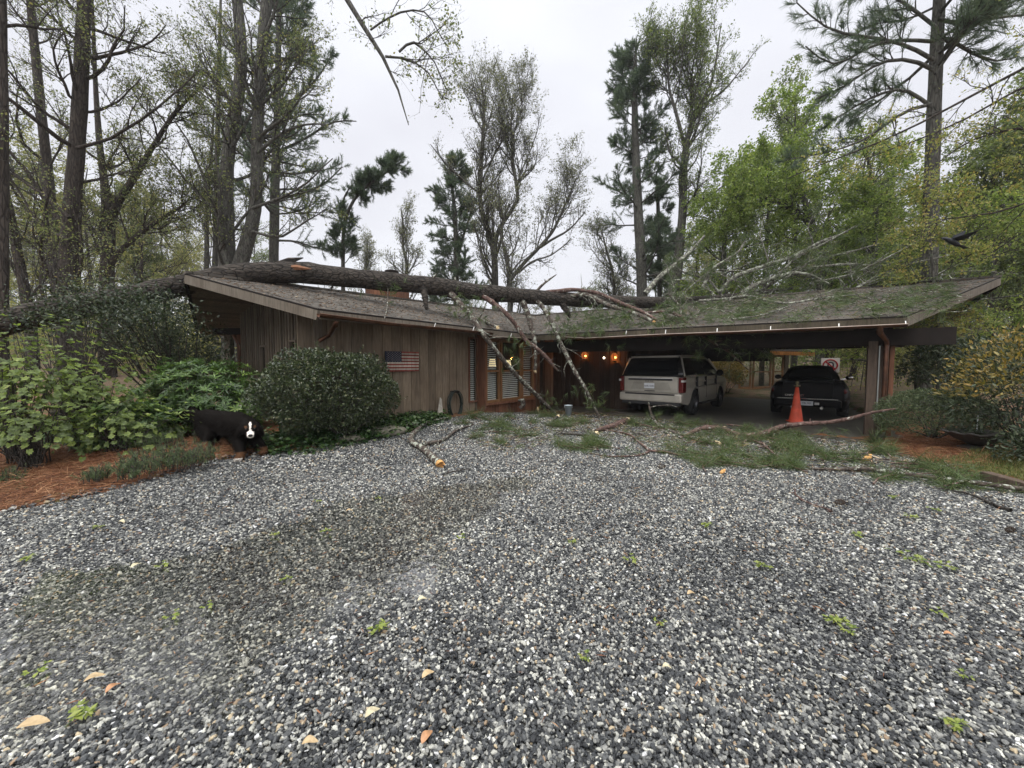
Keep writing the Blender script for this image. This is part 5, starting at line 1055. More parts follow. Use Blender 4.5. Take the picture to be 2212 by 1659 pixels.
M_trimblk = plain('black_plastic', (.02, .02, .021), .55, 0, .4, .2, 20, .05); M_chrome = plain('chrome', (.6, .6, .6), .15, 1, .5, .05, 5, 0); M_alloy = plain('dark_alloy', (.10, .10, .105), .35, .8, .5, .1, 5, 0)
M_redlens = plain('red_tail_lens', (.10, .008, .008), .15, 0, .6, .2, 20, 0); M_clear = plain('clear_lens', (.6, .6, .58), .15, 0, .6, .1, 20, 0); M_plate = plain('licence_plate_white', (.62, .64, .66), .45, 0, .5, .08, 20, 0)
M_ink = plain('dark_lettering', (.03, .03, .05), .6, 0, .3, .1, 9, 0)
def text(name, s, size, mat, parent, M, ext=.002):
    cu = bpy.data.curves.new(name, 'FONT'); cu.body = s; cu.size = size; cu.align_x = 'CENTER'; cu.align_y = 'CENTER'; cu.extrude = ext
    tmp = bpy.data.objects.new(name, cu); COL.objects.link(tmp); bpy.context.view_layer.update()
    me = bpy.data.meshes.new_from_object(tmp.evaluated_get(bpy.context.evaluated_depsgraph_get())); bpy.data.objects.remove(tmp); bpy.data.curves.remove(cu)
    me.transform(M); me.materials.clear(); me.materials.append(mat); me.name = name
    return link(name, me, parent)
class Car:
    """local frame: x to the car's right, y forward, z up; origin under the rear bumper centre"""
    def __init__(s, o, ang): s.o = np.array([*o, 0.025]); s.f = np.array([math.cos(ang), math.sin(ang), 0]); s.r = np.array([s.f[1], -s.f[0], 0]); s.ax = np.array([s.r, s.f, [0, 0, 1.]])
    def p(s, x, y, z): return s.o + s.r * x + s.f * y + np.array([0, 0, z])
    def pts(s, L): return np.array([s.p(*q) for q in L])
    def box(s, m, x0, x1, y0, y1, z0, z1, mat=0): m.box(s.p((x0 + x1) / 2, (y0 + y1) / 2, (z0 + z1) / 2), (x1 - x0, y1 - y0, z1 - z0), s.ax, mat)
    def mat4(s, x, y, z): # text facing backwards (towards -f), upright
        M = Matrix.Identity(4); c = [s.r, [0, 0, 1], -s.f]; q = s.p(x, y, z)
        for k in range(3):
            for j in range(3): M[j][k] = c[k][j]
            M[k][3] = q[k]
        return M
    def wheel(s, par, x, y, rad, w):
        c = s.p(x, y, rad); a = s.r; n = 28
        def ring(prof, m, mat=0):
            an = np.linspace(0, 2 * np.pi, n, endpoint=False); V = np.concatenate([c + a * t + r_ * (np.cos(an)[:, None] * s.f + np.sin(an)[:, None] * np.array([0, 0, 1.])) for r_, t in prof])
            m.add(V, [[k * n + i, k * n + (i + 1) % n, (k + 1) * n + (i + 1) % n, (k + 1) * n + i] for k in range(len(prof) - 1) for i in range(n)], mat, None, True)
        h = w / 2; m = MB(); ring([(rad * .62, -h), (rad * .93, -h), (rad, -h * .75), (rad, h * .75), (rad * .93, h), (rad * .62, h)], m); wo = m.build('wheel', M_rubber, par, recalc=False)
        m = MB(); ring([(rad * .62, h * .9), (rad * .58, h * .7), (rad * .55, h * .2), (.001, h * .2)], m); ring([(.09, h * .2), (.09, h * .75), (.001, h * .8)], m)
        ring([(rad * .62, -h * .9), (rad * .58, -h * .7), (.001, -h * .3)], m)
        for k in range(6):
            t = k * math.pi / 3; d = math.cos(t) * s.f + math.sin(t) * np.array([0, 0, 1.]); m.bar(c + a * h * .6 + d * .07, c + a * h * .62 + d * rad * .58, .05, .045, 0, None, a)
        m.build('rim', M_alloy, wo)
def side_shape(car, prof, secs, mats):
    """loft: prof = closed side outline [(y, z)], secs = function (y, z) -> half width"""
    m = MB(); n = len(prof); L = [car.p(-secs(y, z), y, z) for y, z in prof]; R = [car.p(secs(y, z), y, z) for y, z in prof]
    return m, np.array(L), np.array(R)
def subdiv_outline(prof, step=.12):
    out = []
    for (a, b) in zip(prof, prof[1:] + prof[:1]):
        a = np.array(a, float); b = np.array(b, float); k = max(1, int(np.linalg.norm(b - a) / step))
        out += [tuple(a + (b - a) * i / k) for i in range(k)]
    return out
def fill_body(name, car, prof, hw, mat, par, xs=(-1, -.96, -.85, -.5, 0, .5, .85, .96, 1), bev=None):
    """skin between left and right outlines through several sections; hw(y, z, s) gives half width"""
    prof = subdiv_outline(prof); n = len(prof); m = MB(); rows = []
    for s in xs: rows.append([car.p(s * hw(y, z), *(bev(y, z, abs(s)) if bev else (y, z))) for y, z in prof])
    V = np.array(rows).reshape(-1, 3); F = [[k * n + i, k * n + (i + 1) % n, (k + 1) * n + (i + 1) % n, (k + 1) * n + i] for k in range(len(xs) - 1) for i in range(n)]
    m.add(V, F, 0, None, True)
    bm = bmesh.new()
    from mathutils.geometry import tessellate_polygon
    tri = tessellate_polygon([[Vector((y, z, 0)) for y, z in prof]])
    tri = np.array(tri); m.add(np.array(rows[0]), tri, 0, None, False); m.add(np.array(rows[-1]), tri, 0, None, False); bm.free()
    o = m.build(name, mat, par); return o
# ---- pale full-size sport utility vehicle
suv_o = np.array([4.30, 11.95]); suv_a = math.radians(48)
c = Car(suv_o + .0, suv_a)
suv = empty('parked_car', 'pale pewter full-size family car with muddy tyres parked nose-in under the carport', 'car', c.o)
arch = lambda yc, r, z0: [(yc + r * math.cos(t), max(z0, .40 + r * math.sin(t))) for t in np.linspace(math.pi, 0, 11)]
low = [(0.0, .52), (.02, .42), (.55, .34)] + [(y, z) for y, z in arch(1.12, .47, .34)] + [(2.0, .30), (3.6, .30)] + arch(4.12, .47, .34) + [(5.1, .34), (5.28, .55), (5.27, .95), (5.15, 1.10), (3.95, 1.17), (3.6, 1.20), (.10, 1.22), (.04, 1.15), (.03, .72), (.0, .70)]
hwb = lambda y, z: 1.02 - .05 * sm(.9, 1.25, z) - .06 * sm(.6, .25, z) - .10 * sm(4.6, 5.3, y) - .05 * sm(.3, 0, y)
body = fill_body('body', c, low, hwb, M_pewter, suv, bev=lambda y, z, s: (y + (.06 * sm(.8, 1, s) if y < .3 else 0), z))
top = [(.10, 1.205), (.30, 1.80), (.42, 1.85), (1.5, 1.885), (2.9, 1.86), (3.25, 1.80), (3.95, 1.25), (3.98, 1.16), (3.0, 1.19)]
hwt = lambda y, z: .965 - .19 * sm(1.2, 1.86, z)
fill_body('cabin', c, top, hwt, carpaint('dark_cabin_paint', (.02, .02, .02), .15, .2), suv, bev=lambda y, z, s: (y, z - .05 * sm(.8, 1, s) * sm(1.6, 1.85, z)))
def panel(name, mat, par, L, th=.012, nrm=None):
    P = c.pts(L); n = unit(np.cross(P[1] - P[0], P[2] - P[0])); n = n if nrm is None or np.dot(n, nrm) > 0 else -n
    m = MB(); m.prism(P, n * th); return m.build(name, mat, par)
panel('rear_window', M_carglass, suv, [(-.82, .105, 1.25), (.82, .105, 1.25), (.72, .275, 1.76), (-.72, .275, 1.76)], .012, -c.f)
for sgn in (1, -1):
    x = lambda z: sgn * (hwt(0, z) + .003)
    for y0, y1, t0, t1 in ((.28, 1.25, .42, 1.2), (1.36, 2.2, 1.32, 2.2), (2.3, 3.62, 2.3, 3.05)): panel('side_window', M_carglass, suv, [(x(1.26), y0, 1.26), (x(1.26), y1, 1.26), (x(1.70), t1, 1.70), (x(1.70), t0, 1.70)], .008, c.r * sgn)
    m = MB(); c.box(m, sgn * .99 if sgn < 0 else .86, sgn * .86 if sgn < 0 else .99, -.012, .30, .74, 1.20); o = m.build('tail_light', M_redlens, suv, bevel=.02)
    m = MB(); c.box(m, sgn * .985 - .045, sgn * .985 + .03, -.02, .2, 1.06, 1.12); m.build('reverse_lens', M_clear, o)
    m = MB(); m.tube([c.p(sgn * .74, .55, 1.90), c.p(sgn * .74, .7, 1.935), c.p(sgn * .74, 2.8, 1.925), c.p(sgn * .74, 2.95, 1.88)], .018, 6); m.build('roof_rail', M_trimblk, suv)
    m = MB(); m.ico(c.p(sgn * 1.13, 3.42, 1.30), .12, 2, 0, (1.0, .6, 1.0), c.ax); m.bar(c.p(sgn * .94, 3.45, 1.24), c.p(sgn * 1.1, 3.43, 1.27), .05, .05); m.build('mirror', M_trimblk, suv)
    for y in (1.12, 4.12): c.wheel(suv, sgn * .88, y, .40, .27)
    m = MB(); c.box(m, sgn * 1.0 - .05, sgn * 1.0 + .05, 1.7, 3.6, .30, .36); m.build('running_board', M_trimblk, suv, bevel=.01)
    for y in (1.95, 2.95): m = MB(); c.box(m, sgn * 1.0 - .04, sgn * 1.0 + .035, y, y + .18, 1.03, 1.06); m.build('door_handle', M_pewter, suv, bevel=.008)
    for y in (1.32, 2.25, 3.5): m = MB(); c.box(m, sgn * .965 - .02, sgn * 1.005 + .02 if sgn > 0 else -.985 + .02, y, y + .012, .5, 1.2); m.build('door_gap', M_trimblk, suv)
m = MB(); c.box(m, -.84, .84, -.02, .03, .73, 1.21); tg = m.build('tailgate', M_pewter, suv, bevel=.018)
m = MB(); c.box(m, -.70, .70, -.032, -.018, 1.095, 1.165); m.build('trim_bar', M_chrome, tg, bevel=.008)
m = MB(); c.box(m, -.68, .68, -.036, -.030, 1.105, 1.15); m.build('trim_insert', M_trimblk, tg)
m = MB(); m.prism(c.pts([(-.62, -.024, .82), (.66, -.024, .82), (.56, -.024, 1.04), (-.52, -.024, 1.04)]), -c.f * .006); m.build('plate_recess', carpaint('pewter_shadow_paint', (.36, .34, .29), .4, .3), tg)
m = MB(); c.box(m, -.17, .15, -.042, -.031, .85, 1.01); pl = m.build('licence_plate', M_plate, suv, bevel=.004)
text('plate_text', 'RXK 4182', .07, M_ink, pl, c.mat4(-.01, -.044, .92)); text('badge', 'Y U K O N', .055, M_ink, suv, c.mat4(-.02, -.026, 1.068), .004)
m = MB(); c.box(m, -.16, .16, -.035, -.02, .765, .785); m.build('tailgate_handle', M_trimblk, tg)
m = MB(); c.box(m, -.98, .98, -.085, .14, .44, .70); bp_ = m.build('rear_bumper', M_pewter, suv, bevel=.05)
m = MB(); c.box(m, -.78, .78, -.095, -.06, .655, .70); m.build('step_pad', M_trimblk, bp_, bevel=.008); m = MB(); c.box(m, -.9, .9, -.055, .1, .34, .438); m.build('valance', M_trimblk, suv, bevel=.02)
m = MB(); m.tube([c.p(-.62, -.07, .36), c.p(-.62, .4, .36)], .035, 10); m.build('exhaust', M_chrome, suv)
m = MB(); c.box(m, -.72, .72, .20, .40, 1.80, 1.85); m.build('spoiler', M_pewter, suv, bevel=.012)
m = MB()
for y0, z0, y1, z1 in ((.38, 1.852, 1.5, 1.888), (1.5, 1.888, 2.9, 1.863), (2.9, 1.863, 3.28, 1.80)):
    for xa, xb, da, db in ((-.72, .72, 0, 0), (.72, .80, 0, -.07), (-.80, -.72, -.07, 0)): m.prism(c.pts([(xa, y0, z0 + da), (xb, y0, z0 + db), (xb, y1, z1 + db), (xa, y1, z1 + da)]), (0, 0, .014))
for sgn in (1, -1):
    m.bar(c.p(sgn * .805, 3.2, 1.775), c.p(sgn * .955, 3.9, 1.27), .05, .07); m.bar(c.p(sgn * .815, .34, 1.80), c.p(sgn * .975, .16, 1.24), .03, .05)
m.build('roof', M_pewter, suv)
# ---- black retro pickup with bulging fenders
tk_o = (onz(1655, 897)[:2] + onz(1820, 909)[:2]) / 2 + np.array([.02, -.12]); c = Car(tk_o, math.radians(50))
tk = empty('pickup_truck', 'low black pickup truck with rounded fenders and a domed cab parked beyond the orange cone', 'truck', c.o)
archT = lambda yc, r: [(yc + r * math.cos(t), max(.28, .36 + r * math.sin(t))) for t in np.linspace(math.pi, 0, 11)]
low = [(0, .44), (.1, .32)] + archT(.98, .42) + [(1.9, .26), (3.2, .26)] + archT(3.9, .42) + [(4.7, .3), (4.86, .5), (4.8, .85), (4.4, 1.0), (3.3, 1.08), (1.9, 1.10), (.12, 1.06), (.04, .98), (.02, .7)]
hw = lambda y, z: .80 + .04 * sm(.3, .7, z) - .05 * sm(.9, 1.1, z) - .14 * sm(4.2, 4.86, y)
fill_body('body', c, low, hw, M_blackp, tk, bev=lambda y, z, s: (y + (.16 * sm(.6, 1, s) if y < .3 else 0), z - .03 * sm(.8, 1, s) * (z > .95)))
cab = [(1.30, 1.09), (1.66, 1.46), (1.95, 1.55), (2.4, 1.555), (2.75, 1.45), (3.35, 1.10), (2.5, 1.05)]
fill_body('cab', c, cab, lambda y, z: .76 - .20 * sm(1.08, 1.55, z), M_blackp, tk, bev=lambda y, z, s: (y + (.10 * sm(.5, 1, s) if y < 2 else 0), z - .05 * sm(.7, 1, s) * sm(1.3, 1.5, z)))
panel('rear_window', M_carglass, tk, [(-.56, 1.365, 1.17), (.56, 1.365, 1.17), (.44, 1.63, 1.44), (-.44, 1.63, 1.44)], .012, -c.f)
for sgn in (1, -1):
    for y, L_ in ((.98, .78), (3.9, .74)):
        m = MB(); m.ico(c.p(sgn * .80, y, .58), 1, 3, 0, (.20, L_, .46), c.ax); o = m.build('fender', M_blackp, tk)
    m = MB(); m.ico(c.p(sgn * .83, .235, .80), 1, 3, 0, (.085, .05, .075), c.ax); m.build('tail_light', M_redlens, tk)
    m = MB(); a = np.linspace(0, 2 * np.pi, 25); m.tube(np.array([c.p(sgn * .80 + .14 * math.cos(t), .20 + .06 * abs(math.sin(t)), .58 + .045 * math.sin(t)) for t in a]), .008, 5, cap=False); m.build('bumper_light_ring', M_chrome, tk)
    for y in (.98, 3.9): c.wheel(tk, sgn * .83, y, .36, .28)
    m = MB(); m.ico(c.p(sgn * 1.0, 2.95, 1.14), .11, 2, 0, (1, .6, .8), c.ax); m.bar(c.p(sgn * .78, 2.95, 1.08), c.p(sgn * .98, 2.95, 1.11), .04, .04); m.build('mirror', M_chrome if sgn > 0 else M_trimblk, tk)
    panel('side_window', M_carglass, tk, [(sgn * .725, 1.8, 1.16), (sgn * .725, 2.95, 1.14), (sgn * .60, 2.55, 1.44), (sgn * .60, 1.85, 1.46)], .01, c.r * sgn)
    m = MB(); c.box(m, sgn * .24 - .055, sgn * .24 + .055, -.085, -.06, .40, .47); m.build('reverse_light', M_clear, tk, bevel=.006)
m = MB(); c.box(m, -.60, .60, -.012, .03, .60, 1.04); tg = m.build('tailgate', M_blackp, tk, bevel=.02); m = MB(); c.box(m, -.72, .72, -.02, .08, .56, .575); m.build('chrome_strip', M_chrome, tg)
m = MB(); c.box(m, -.80, .80, -.06, .2, .34, .54); m.build('rear_bumper', M_blackp, tk, bevel=.05)
m = MB(); c.box(m, -.155, .155, -.078, -.062, .37, .50); pl = m.build('licence_plate', M_plate, tk, bevel=.004); text('plate_text', 'TBL 907', .065, M_ink, pl, c.mat4(0, -.08, .44))
text('badge', 'CHEVROLET', .085, M_chrome, tk, c.mat4(-.30, -.016, .66), .003)
m = MB(); m.bar(c.p(-.60, .2, 1.055), c.p(-.60, 1.2, 1.10), .05, .03); m.bar(c.p(.60, .2, 1.055), c.p(.60, 1.2, 1.10), .05, .03); c.box(m, -.6, .6, .15, 1.3, 1.04, 1.075); m.build('bed_cover', M_trimblk, tk)
for x in (-.35, .35): m = MB(); m.tube([c.p(x, -.03, .31), c.p(x, .4, .31)], .04, 10); m.build('exhaust', M_chrome, tk)
# ---- traffic cone
q = onz(1719, 913); h = float(ony(1722, 826, q[1])[2])
t = empty('traffic_cone', 'tall faded orange traffic cone behind the black pickup with a valve fitted on top', 'cone', (q[0], q[1], .02))
M_cone = plain('faded_orange_plastic', (.62, .085, .04), .55, 0, .4, .35, 5, .05)
m = MB(); hb = h * .86; m.lathe([(.168, .03), (.163, .05), (.092, hb * .55), (.040, hb), (.001, hb + .01)], (q[0], q[1], .02), 28); m.build('cone', M_cone, t, recalc=False)
m = MB(); m.box((q[0], q[1], .036), (.37, .37, .03), np.array([[.94, -.34, 0], [.34, .94, 0], [0, 0, 1]])); m.build('base', M_cone, t, bevel=.008)
m = MB(); z = hb + .02; m.lathe([(.02, z - .02), (.03, z), (.075, z + .01), (.075, z + .035), (.025, z + .04), (.028, z + .09), (.04, z + .1), (.03, z + .15), (.012, z + .16), (.010, h), (.001, h)], (q[0], q[1], .02), 14); m.build('valve', plain('brass_fitting', (.30, .27, .16), .4, .7), t, recalc=False)
# ---- no U-turn sign behind the pickup
q = ony(1793, 800, 17.2); s = 31 / FPX * 17.2; zc = float(ony(1793, 789, 17.2)[2])
rd_ = unit(np.array([.80, -.60, 0])); nn = np.array([-.60, -.80, 0]); ax3 = np.array([rd_, nn, [0, 0, 1]])
t = empty('road_sign', 'square white no U-turn sign with a red slashed circle behind the pickup cab', 'sign', (q[0], q[1], -.2))
m = MB(); m.box((q[0], q[1], zc), (s, .012, s), ax3); m.build('sign_board', plain('sign_white', (.62, .60, .55), .5, 0, .4, .1), t, bevel=.003)
ctr = np.array([q[0], q[1], zc]) + nn * .012; sp = lambda x, z: ctr + rd_ * x * s + np.array([0, 0, 1.]) * z * s
a = np.linspace(0, 2 * np.pi, 40); m = MB(); m.tube(np.array([sp(.38 * math.cos(t_), .38 * math.sin(t_)) for t_ in a]), .045 * s, 6, cap=False); m.bar(sp(-.27, .27) + nn * .004, sp(.27, -.27) + nn * .004, .085 * s, .008, 0, None, nn); m.build('red_circle', plain('sign_red', (.38, .02, .025), .5, 0, .4, .1), t)
m = MB(); pts = [sp(.16, -.30)] + [sp(.02 + .14 * math.cos(t_), .06 + .14 * math.sin(t_)) for t_ in np.linspace(0, math.pi, 12)] + [sp(-.12, -.12)]
for p0_, p1_ in zip(pts, pts[1:]): m.bar(p0_ - nn * .002, p1_ - nn * .002, .085 * s, .006, 0, None, nn)
m.prism([sp(-.24, -.1), sp(0, -.1), sp(-.12, -.27)], nn * .004); m.build('u_turn_arrow', M_ink, t)
m = MB(); m.box((q[0] - nn[0] * .04, q[1] - nn[1] * .04, zc / 2 - .1), (.06, .06, zc + s * .9 + .2), ax3); m.build('sign_post', M_post, t)
# ---- rustic wooden flag on the wall
fp = lambda u, v, o=.09: onp(u, v, [*(W0 + NO * o), 0], WN)
a, b, c_ = fp(832, 758), fp(903.5, 762), fp(832, 803); ex = b - a; wd = float(np.dot(ex[:2], EA)); hz = a[2] - c_[2]
e1, n1 = np.array([*EA, 0]), np.array([*NO, 0]); o0 = np.array([a[0], a[1], a[2] - hz])
flag = empty('wooden_flag', 'rustic wooden stars and stripes flag hung on the cedar wall', 'flag', o0)
Mr, Mw, Mb = woodmat('flag_red', (.20, .045, .035)), woodmat('flag_white', (.48, .44, .38)), woodmat('flag_blue', (.018, .024, .055)); fax = np.array([e1, n1, [0, 0, 1]])
rr = np.random.default_rng(4)
for nm, mt, sel in (('red_stripe', Mr, 0), ('white_stripe', Mw, 1)):
    for k in range(13):
        if k % 2 != sel: continue
        hs = hz / 13; z = hz - hs * (k + .5); x0 = wd * .46 if k < 7 else 0
        m = MB(); m.box(o0 + e1 * (x0 + wd + rr.uniform(-.01, .01)) / 2 + [0, 0, z], (wd - x0, .03 + .006 * rr.random(), hs * .93), fax, 0, rr.random()); m.build(nm, mt, flag)
m = MB(); m.box(o0 + e1 * wd * .23 + [0, 0, hz * (1 - 3.5 / 13)], (wd * .455, .034, hz * 7 / 13 * .97), fax, 0, .5); ca = m.build('canton', Mb, flag)
m = MB(); sr = wd * .46 / 30
for i in range(9):
    for j in range(11):
        if (i + j) % 2: continue
        ctr = o0 + e1 * (wd * .46 * (j + 1) / 12) + np.array([0, 0, hz * (1 - 7 / 13) + hz * 7 / 13 * (i + 1) / 10]) + n1 * .018
        an = np.linspace(math.pi / 2, math.pi / 2 + 2 * np.pi, 11)[:-1]; rad = np.where(np.arange(10) % 2 == 0, sr, sr * .42)
        m.prism(ctr + rad[:, None] * (np.cos(an)[:, None] * e1 + np.sin(an)[:, None] * np.array([0, 0, 1.])), n1 * .003)
m.build('stars', Mw, ca)
# ---- coiled hose, plank, bucket
hc = fp(983, 872, .14); t = empty('garden_hose', 'dark green hose coiled on a hanger low on the cedar wall', 'hose', hc); M_hose = plain('dark_hose', (.022, .032, .026), .5, 0, .4, .2)
m = MB(); L_ = []
for k in range(7 * 26):
    an = k / 26 * 2 * np.pi; rx_ = .235 + .025 * math.sin(k * .13); rz2 = .36 + .03 * math.sin(k * .09); L_.append(hc + e1 * rx_ * math.cos(an) + n1 * (.015 * (k // 26) - .03 + .01 * math.sin(k)) + np.array([0, 0, rz2 * math.sin(an) - .02]))
m.tube(np.array(L_), .0125, 6); m.build('hose_coil', M_hose, t); m = MB(); m.box(hc + [0, 0, .33], (.2, .16, .05), fax); m.build('hanger', M_dark, t)
a, b = fp(948, 893, .55), fp(956, 860, .1); m = MB(); m.prism([fp(944, 897, .45), fp(956, 893, .35), fp(953, 862, .1), (fp(950, 858, .1))], n1 * .02); tag(m.build('plank', plain('weathered_plank', (.36, .33, .28), .8, 0, .3, .3, 14, .2)), 'pale broken plank leaning on the wall left of the hose', 'plank')
q = onz(1228, 872, .05); q = ony(1228, 872, 12.0); t = empty('bucket', 'pale blue-white plastic bucket by the dark carport post', 'bucket', (q[0], q[1], .02))
m = MB(); m.lathe([(.001, 0), (.085, 0), (.12, .30), (.128, .30), (.128, .32), (.115, .32), (.08, .02), (.001, .015)], (q[0], q[1], .02), 22); m.build('bucket_body', plain('pale_plastic', (.45, .52, .56), .4, 0, .5, .08), t, recalc=False)
m = MB(); m.tube([np.array([q[0] + .125 * math.cos(x), q[1] - .1 * math.sin(x) * .6, .30 - .10 * math.sin(x)]) for x in np.linspace(0, math.pi, 11)], .004, 5); m.build('handle', M_chrome, t)
# ---- crow in flight
q = ony(2058, 522, 8.5); t = empty('crow', 'black crow in flight in front of the big right pine', 'bird', q); m = MB(); bs = .0135 / .0135
ax_ = np.array([unit([.88, -.2, -.25]), unit([.25, .96, 0]), unit([.22, -.1, .97])]); L = lambda x, y, z: q + (np.array([x, y, z]) @ ax_)
m.tube([L(.17, 0, -.06), L(.10, 0, -.045), L(0, 0, 0), L(-.10, 0, .02), L(-.15, 0, .035), L(-.19, 0, .035), L(-.225, 0, .03)], [.012, .045, .058, .045, .032, .022, .004], 10)
for s, (tx, ty, tz) in ((1, (.20, .10, .30)), (-1, (.16, -.30, .16))):
    up = [L(-.06, s * .03, .03), L(.0, ty * .4, tz * .45), L(tx * .6, ty * .75, tz * .8), L(tx, ty, tz)]; dn = [L(.08, s * .03, .02), L(.13, ty * .4, tz * .30), L(tx * .95, ty * .75, tz * .66), L(tx + .02, ty, tz * .98)]
    for k in range(3): m.prism([up[k], up[k + 1], dn[k + 1], dn[k]], (0, 0, .006))
m.prism([L(.14, -.03, -.05), L(.14, .03, -.05), L(.27, .06, -.09), L(.28, -.06, -.09)], (0, 0, .006)); ob = m.build('crow_body', plain('crow_black', (.012, .014, .018), .4, 0, .4), t)
# ================================================================== DOG
def dog():
    f3 = lambda u, v, y: ony(u - 22, v, y * .945)
    m = MB()
    sp = [f3(463, 902, 6.9), f3(472, 905, 6.85), f3(488, 908, 6.75), f3(510, 911, 6.6), f3(532, 917, 6.45), f3(548, 920, 6.32)]
    m.tube(resample(sp, 14), np.interp(np.linspace(0, 1, 14), [0, .12, .35, .6, .85, 1], [.11, .165, .17, .18, .20, .13]), 16)
    m.ico(sp[0], .13, 3); m.ico(sp[1], .17, 3); m.ico(sp[4], .20, 3); m.ico(sp[5], .155, 3)
    hd = f3(563, 927, 6.12); fw = unit(np.array([0, 0, CAM_H - .5]) - hd + np.array([.2, -.5, -1.6])); rt = unit(np.cross(fw, [0, 0, 1])); up = np.cross(rt, fw)
    H = lambda x, y, z: hd + rt * x + fw * y + up * z
    m.tube([sp[4], sp[5], hd + np.array([0, .05, .0])], [.21, .175, .13], 14)
    axh = np.array([rt, fw, up])
    m.ico(H(0, 0, .01), .125, 3, 0, (1.0, 1.0, .92), axh); m.ico(H(0, .10, -.045), .068, 3, 0, (.98, 1.3, .82), axh); m.ico(H(0, .15, -.05), .056, 3, 0, (1, 1, .8), axh); m.ico(H(0, .08, -.085), .05, 3, 0, (.9, 1.5, .6), axh)
    for s in (-1, 1): m.ico(H(s * .135, -.02, -.03), .085, 3, 0, (.36, .75, 1.0), unit(axh + np.array([up * .25 * s, [0, 0, 0], -rt * .25 * s])))
    # legs: front right planted, front left behind it, hind legs with hock
    g = lambda u, v, z=.02: ong(u - 22, v, z)
    fp_ = g(540, 991, .03); sh_ = f3(537, 928, 6.42)
    m.tube(resample([sh_, sh_ * .5 + fp_ * .5 + np.array([0, .02, .05]), fp_ + np.array([0, .03, .06]), fp_], 10), np.interp(np.linspace(0, 1, 10), [0, .4, .8, 1], [.13, .085, .062, .06]), 12); m.ico(fp_ + np.array([.02, -.04, .02]), .066, 3, 0, (.9, 1.2, .65))
    f2 = fp_ + np.array([.17, .30, .02]); s2 = sp[5] + np.array([.05, .10, -.08]); m.tube(resample([s2, s2 * .45 + f2 * .55, f2 + np.array([0, .02, .07]), f2], 10), np.interp(np.linspace(0, 1, 10), [0, .4, .8, 1], [.11, .075, .055, .055]), 12); m.ico(f2 + np.array([.01, -.04, .02]), .06, 3, 0, (.9, 1.2, .65))
    feet = [fp_, f2]
    for hip, paw, kn in ((f3(470, 918, 6.82), ong(446, 978, .05), .02), (f3(482, 915, 7.02), ong(492, 966, .06), .1)):
        bk = unit(sp[0] - sp[3]); knee = hip * .55 + paw * .45 - bk * .10 + np.array([0, 0, .05]); hock = hip * .22 + paw * .78 + bk * .09 + np.array([0, 0, .03])
        m.tube(resample([hip, knee, hock, paw + np.array([0, 0, .03])], 12), np.interp(np.linspace(0, 1, 12), [0, .35, .65, 1], [.17, .12, .062, .055]), 12); m.ico(paw + np.array([.03, -.03, .02]), .062, 3, 0, (1, 1.2, .65)); feet.append(paw)
    tl = [sp[0], f3(452, 897, 7.0), f3(440, 891, 7.1), f3(428, 889, 7.2), f3(418, 894, 7.25), f3(413, 905, 7.28)]
    m.tube(resample(tl, 12), np.interp(np.linspace(0, 1, 12), [0, .2, .6, .9, 1], [.055, .06, .11, .085, .03]), 12)
    raw = m.build('tmp', M_rubber); md = raw.modifiers.new('r', 'REMESH'); md.mode = 'VOXEL'; md.voxel_size = .014; s = raw.modifiers.new('s', 'SMOOTH'); s.iterations = 5; s.factor = .6
    bpy.context.view_layer.update(); me = bpy.data.meshes.new_from_object(raw.evaluated_get(bpy.context.evaluated_depsgraph_get())); bpy.data.objects.remove(raw)
    me.name = 'body'; n = len(me.polygons); C = np.empty(n * 3, np.float32); me.polygons.foreach_get('center', C); C = C.reshape(-1, 3).astype(float); NR = np.empty(n * 3, np.float32); me.polygons.foreach_get('normal', NR); NR = NR.reshape(-1, 3).astype(float)
    me.polygons.foreach_set('use_smooth', np.ones(n, bool)); cl = np.zeros(n)
    d = C - hd; x, y, z = d @ rt, d @ fw, d @ up
    front = (y > .02) & (np.abs(d).max(1) < .3)
    wid = np.where(y > .13, .044, np.interp(z, [-.05, .0, .05, .10, .14], [.040, .018, .011, .016, .003]))
    cl[front & (np.abs(x) < wid) & (z > -.1) & ((y > .03) | (z > .03))] = 1.0
    brow = front & (np.hypot(np.abs(x) - .055, z - .062) < .018); cl[brow] = .5
    for k, p in enumerate(feet):
        dd = C - p; near = (np.hypot(dd[:, 0], dd[:, 1]) < .17) & (C[:, 2] - p[2] < (.10 if k < 2 else .15)); cl[near] = .5
        if k == 0: cl[near & (dd[:, 1] < -.05) & (C[:, 2] - p[2] < .025)] = 1.0
    a = me.attributes.new('rnd', 'FLOAT', 'FACE'); a.data.foreach_set('value', cl.astype(np.float32))
    mm, N, L, b = nmat('dog_coat', (.02, .02, .02), .95, 0, .06); at = N.new('ShaderNodeAttribute'); at.attribute_name = 'rnd'
    r = ramp(N, L, at.outputs['Fac'], [(0, (.0075, .0065, .006)), (.3, (.075, .04, .022)), (.7, (.74, .72, .68))], 'CONSTANT'); v = mapping(N, L, (30, 30, 30)); nz = noise(N, L, v, 2, 5, .7)
    rr = ramp(N, L, nz.outputs['Fac'], [(.3, (.6, .6, .6)), (.7, (1.5, 1.4, 1.3))]); L.new(mixc(N, L, 1, r.outputs[0], rr.outputs[0], 'MULTIPLY'), b.inputs['Base Color']); bump(N, L, b, nz.outputs['Fac'], .6, .01)
    root = empty('dog', 'big black long-haired dog with a white face blaze beside the bushes', 'dog', ong(500, 975, 0)); me.materials.clear(); me.materials.append(mm); link('body', me, root)
    rg = np.random.default_rng(9); pick = rg.integers(0, n, 26000); keep = ~((np.abs(x[pick]) < .12) & (y[pick] > .03) & (np.abs(z[pick]) < .16) & (np.linalg.norm(d[pick], axis=1) < .26)); pick = pick[keep]
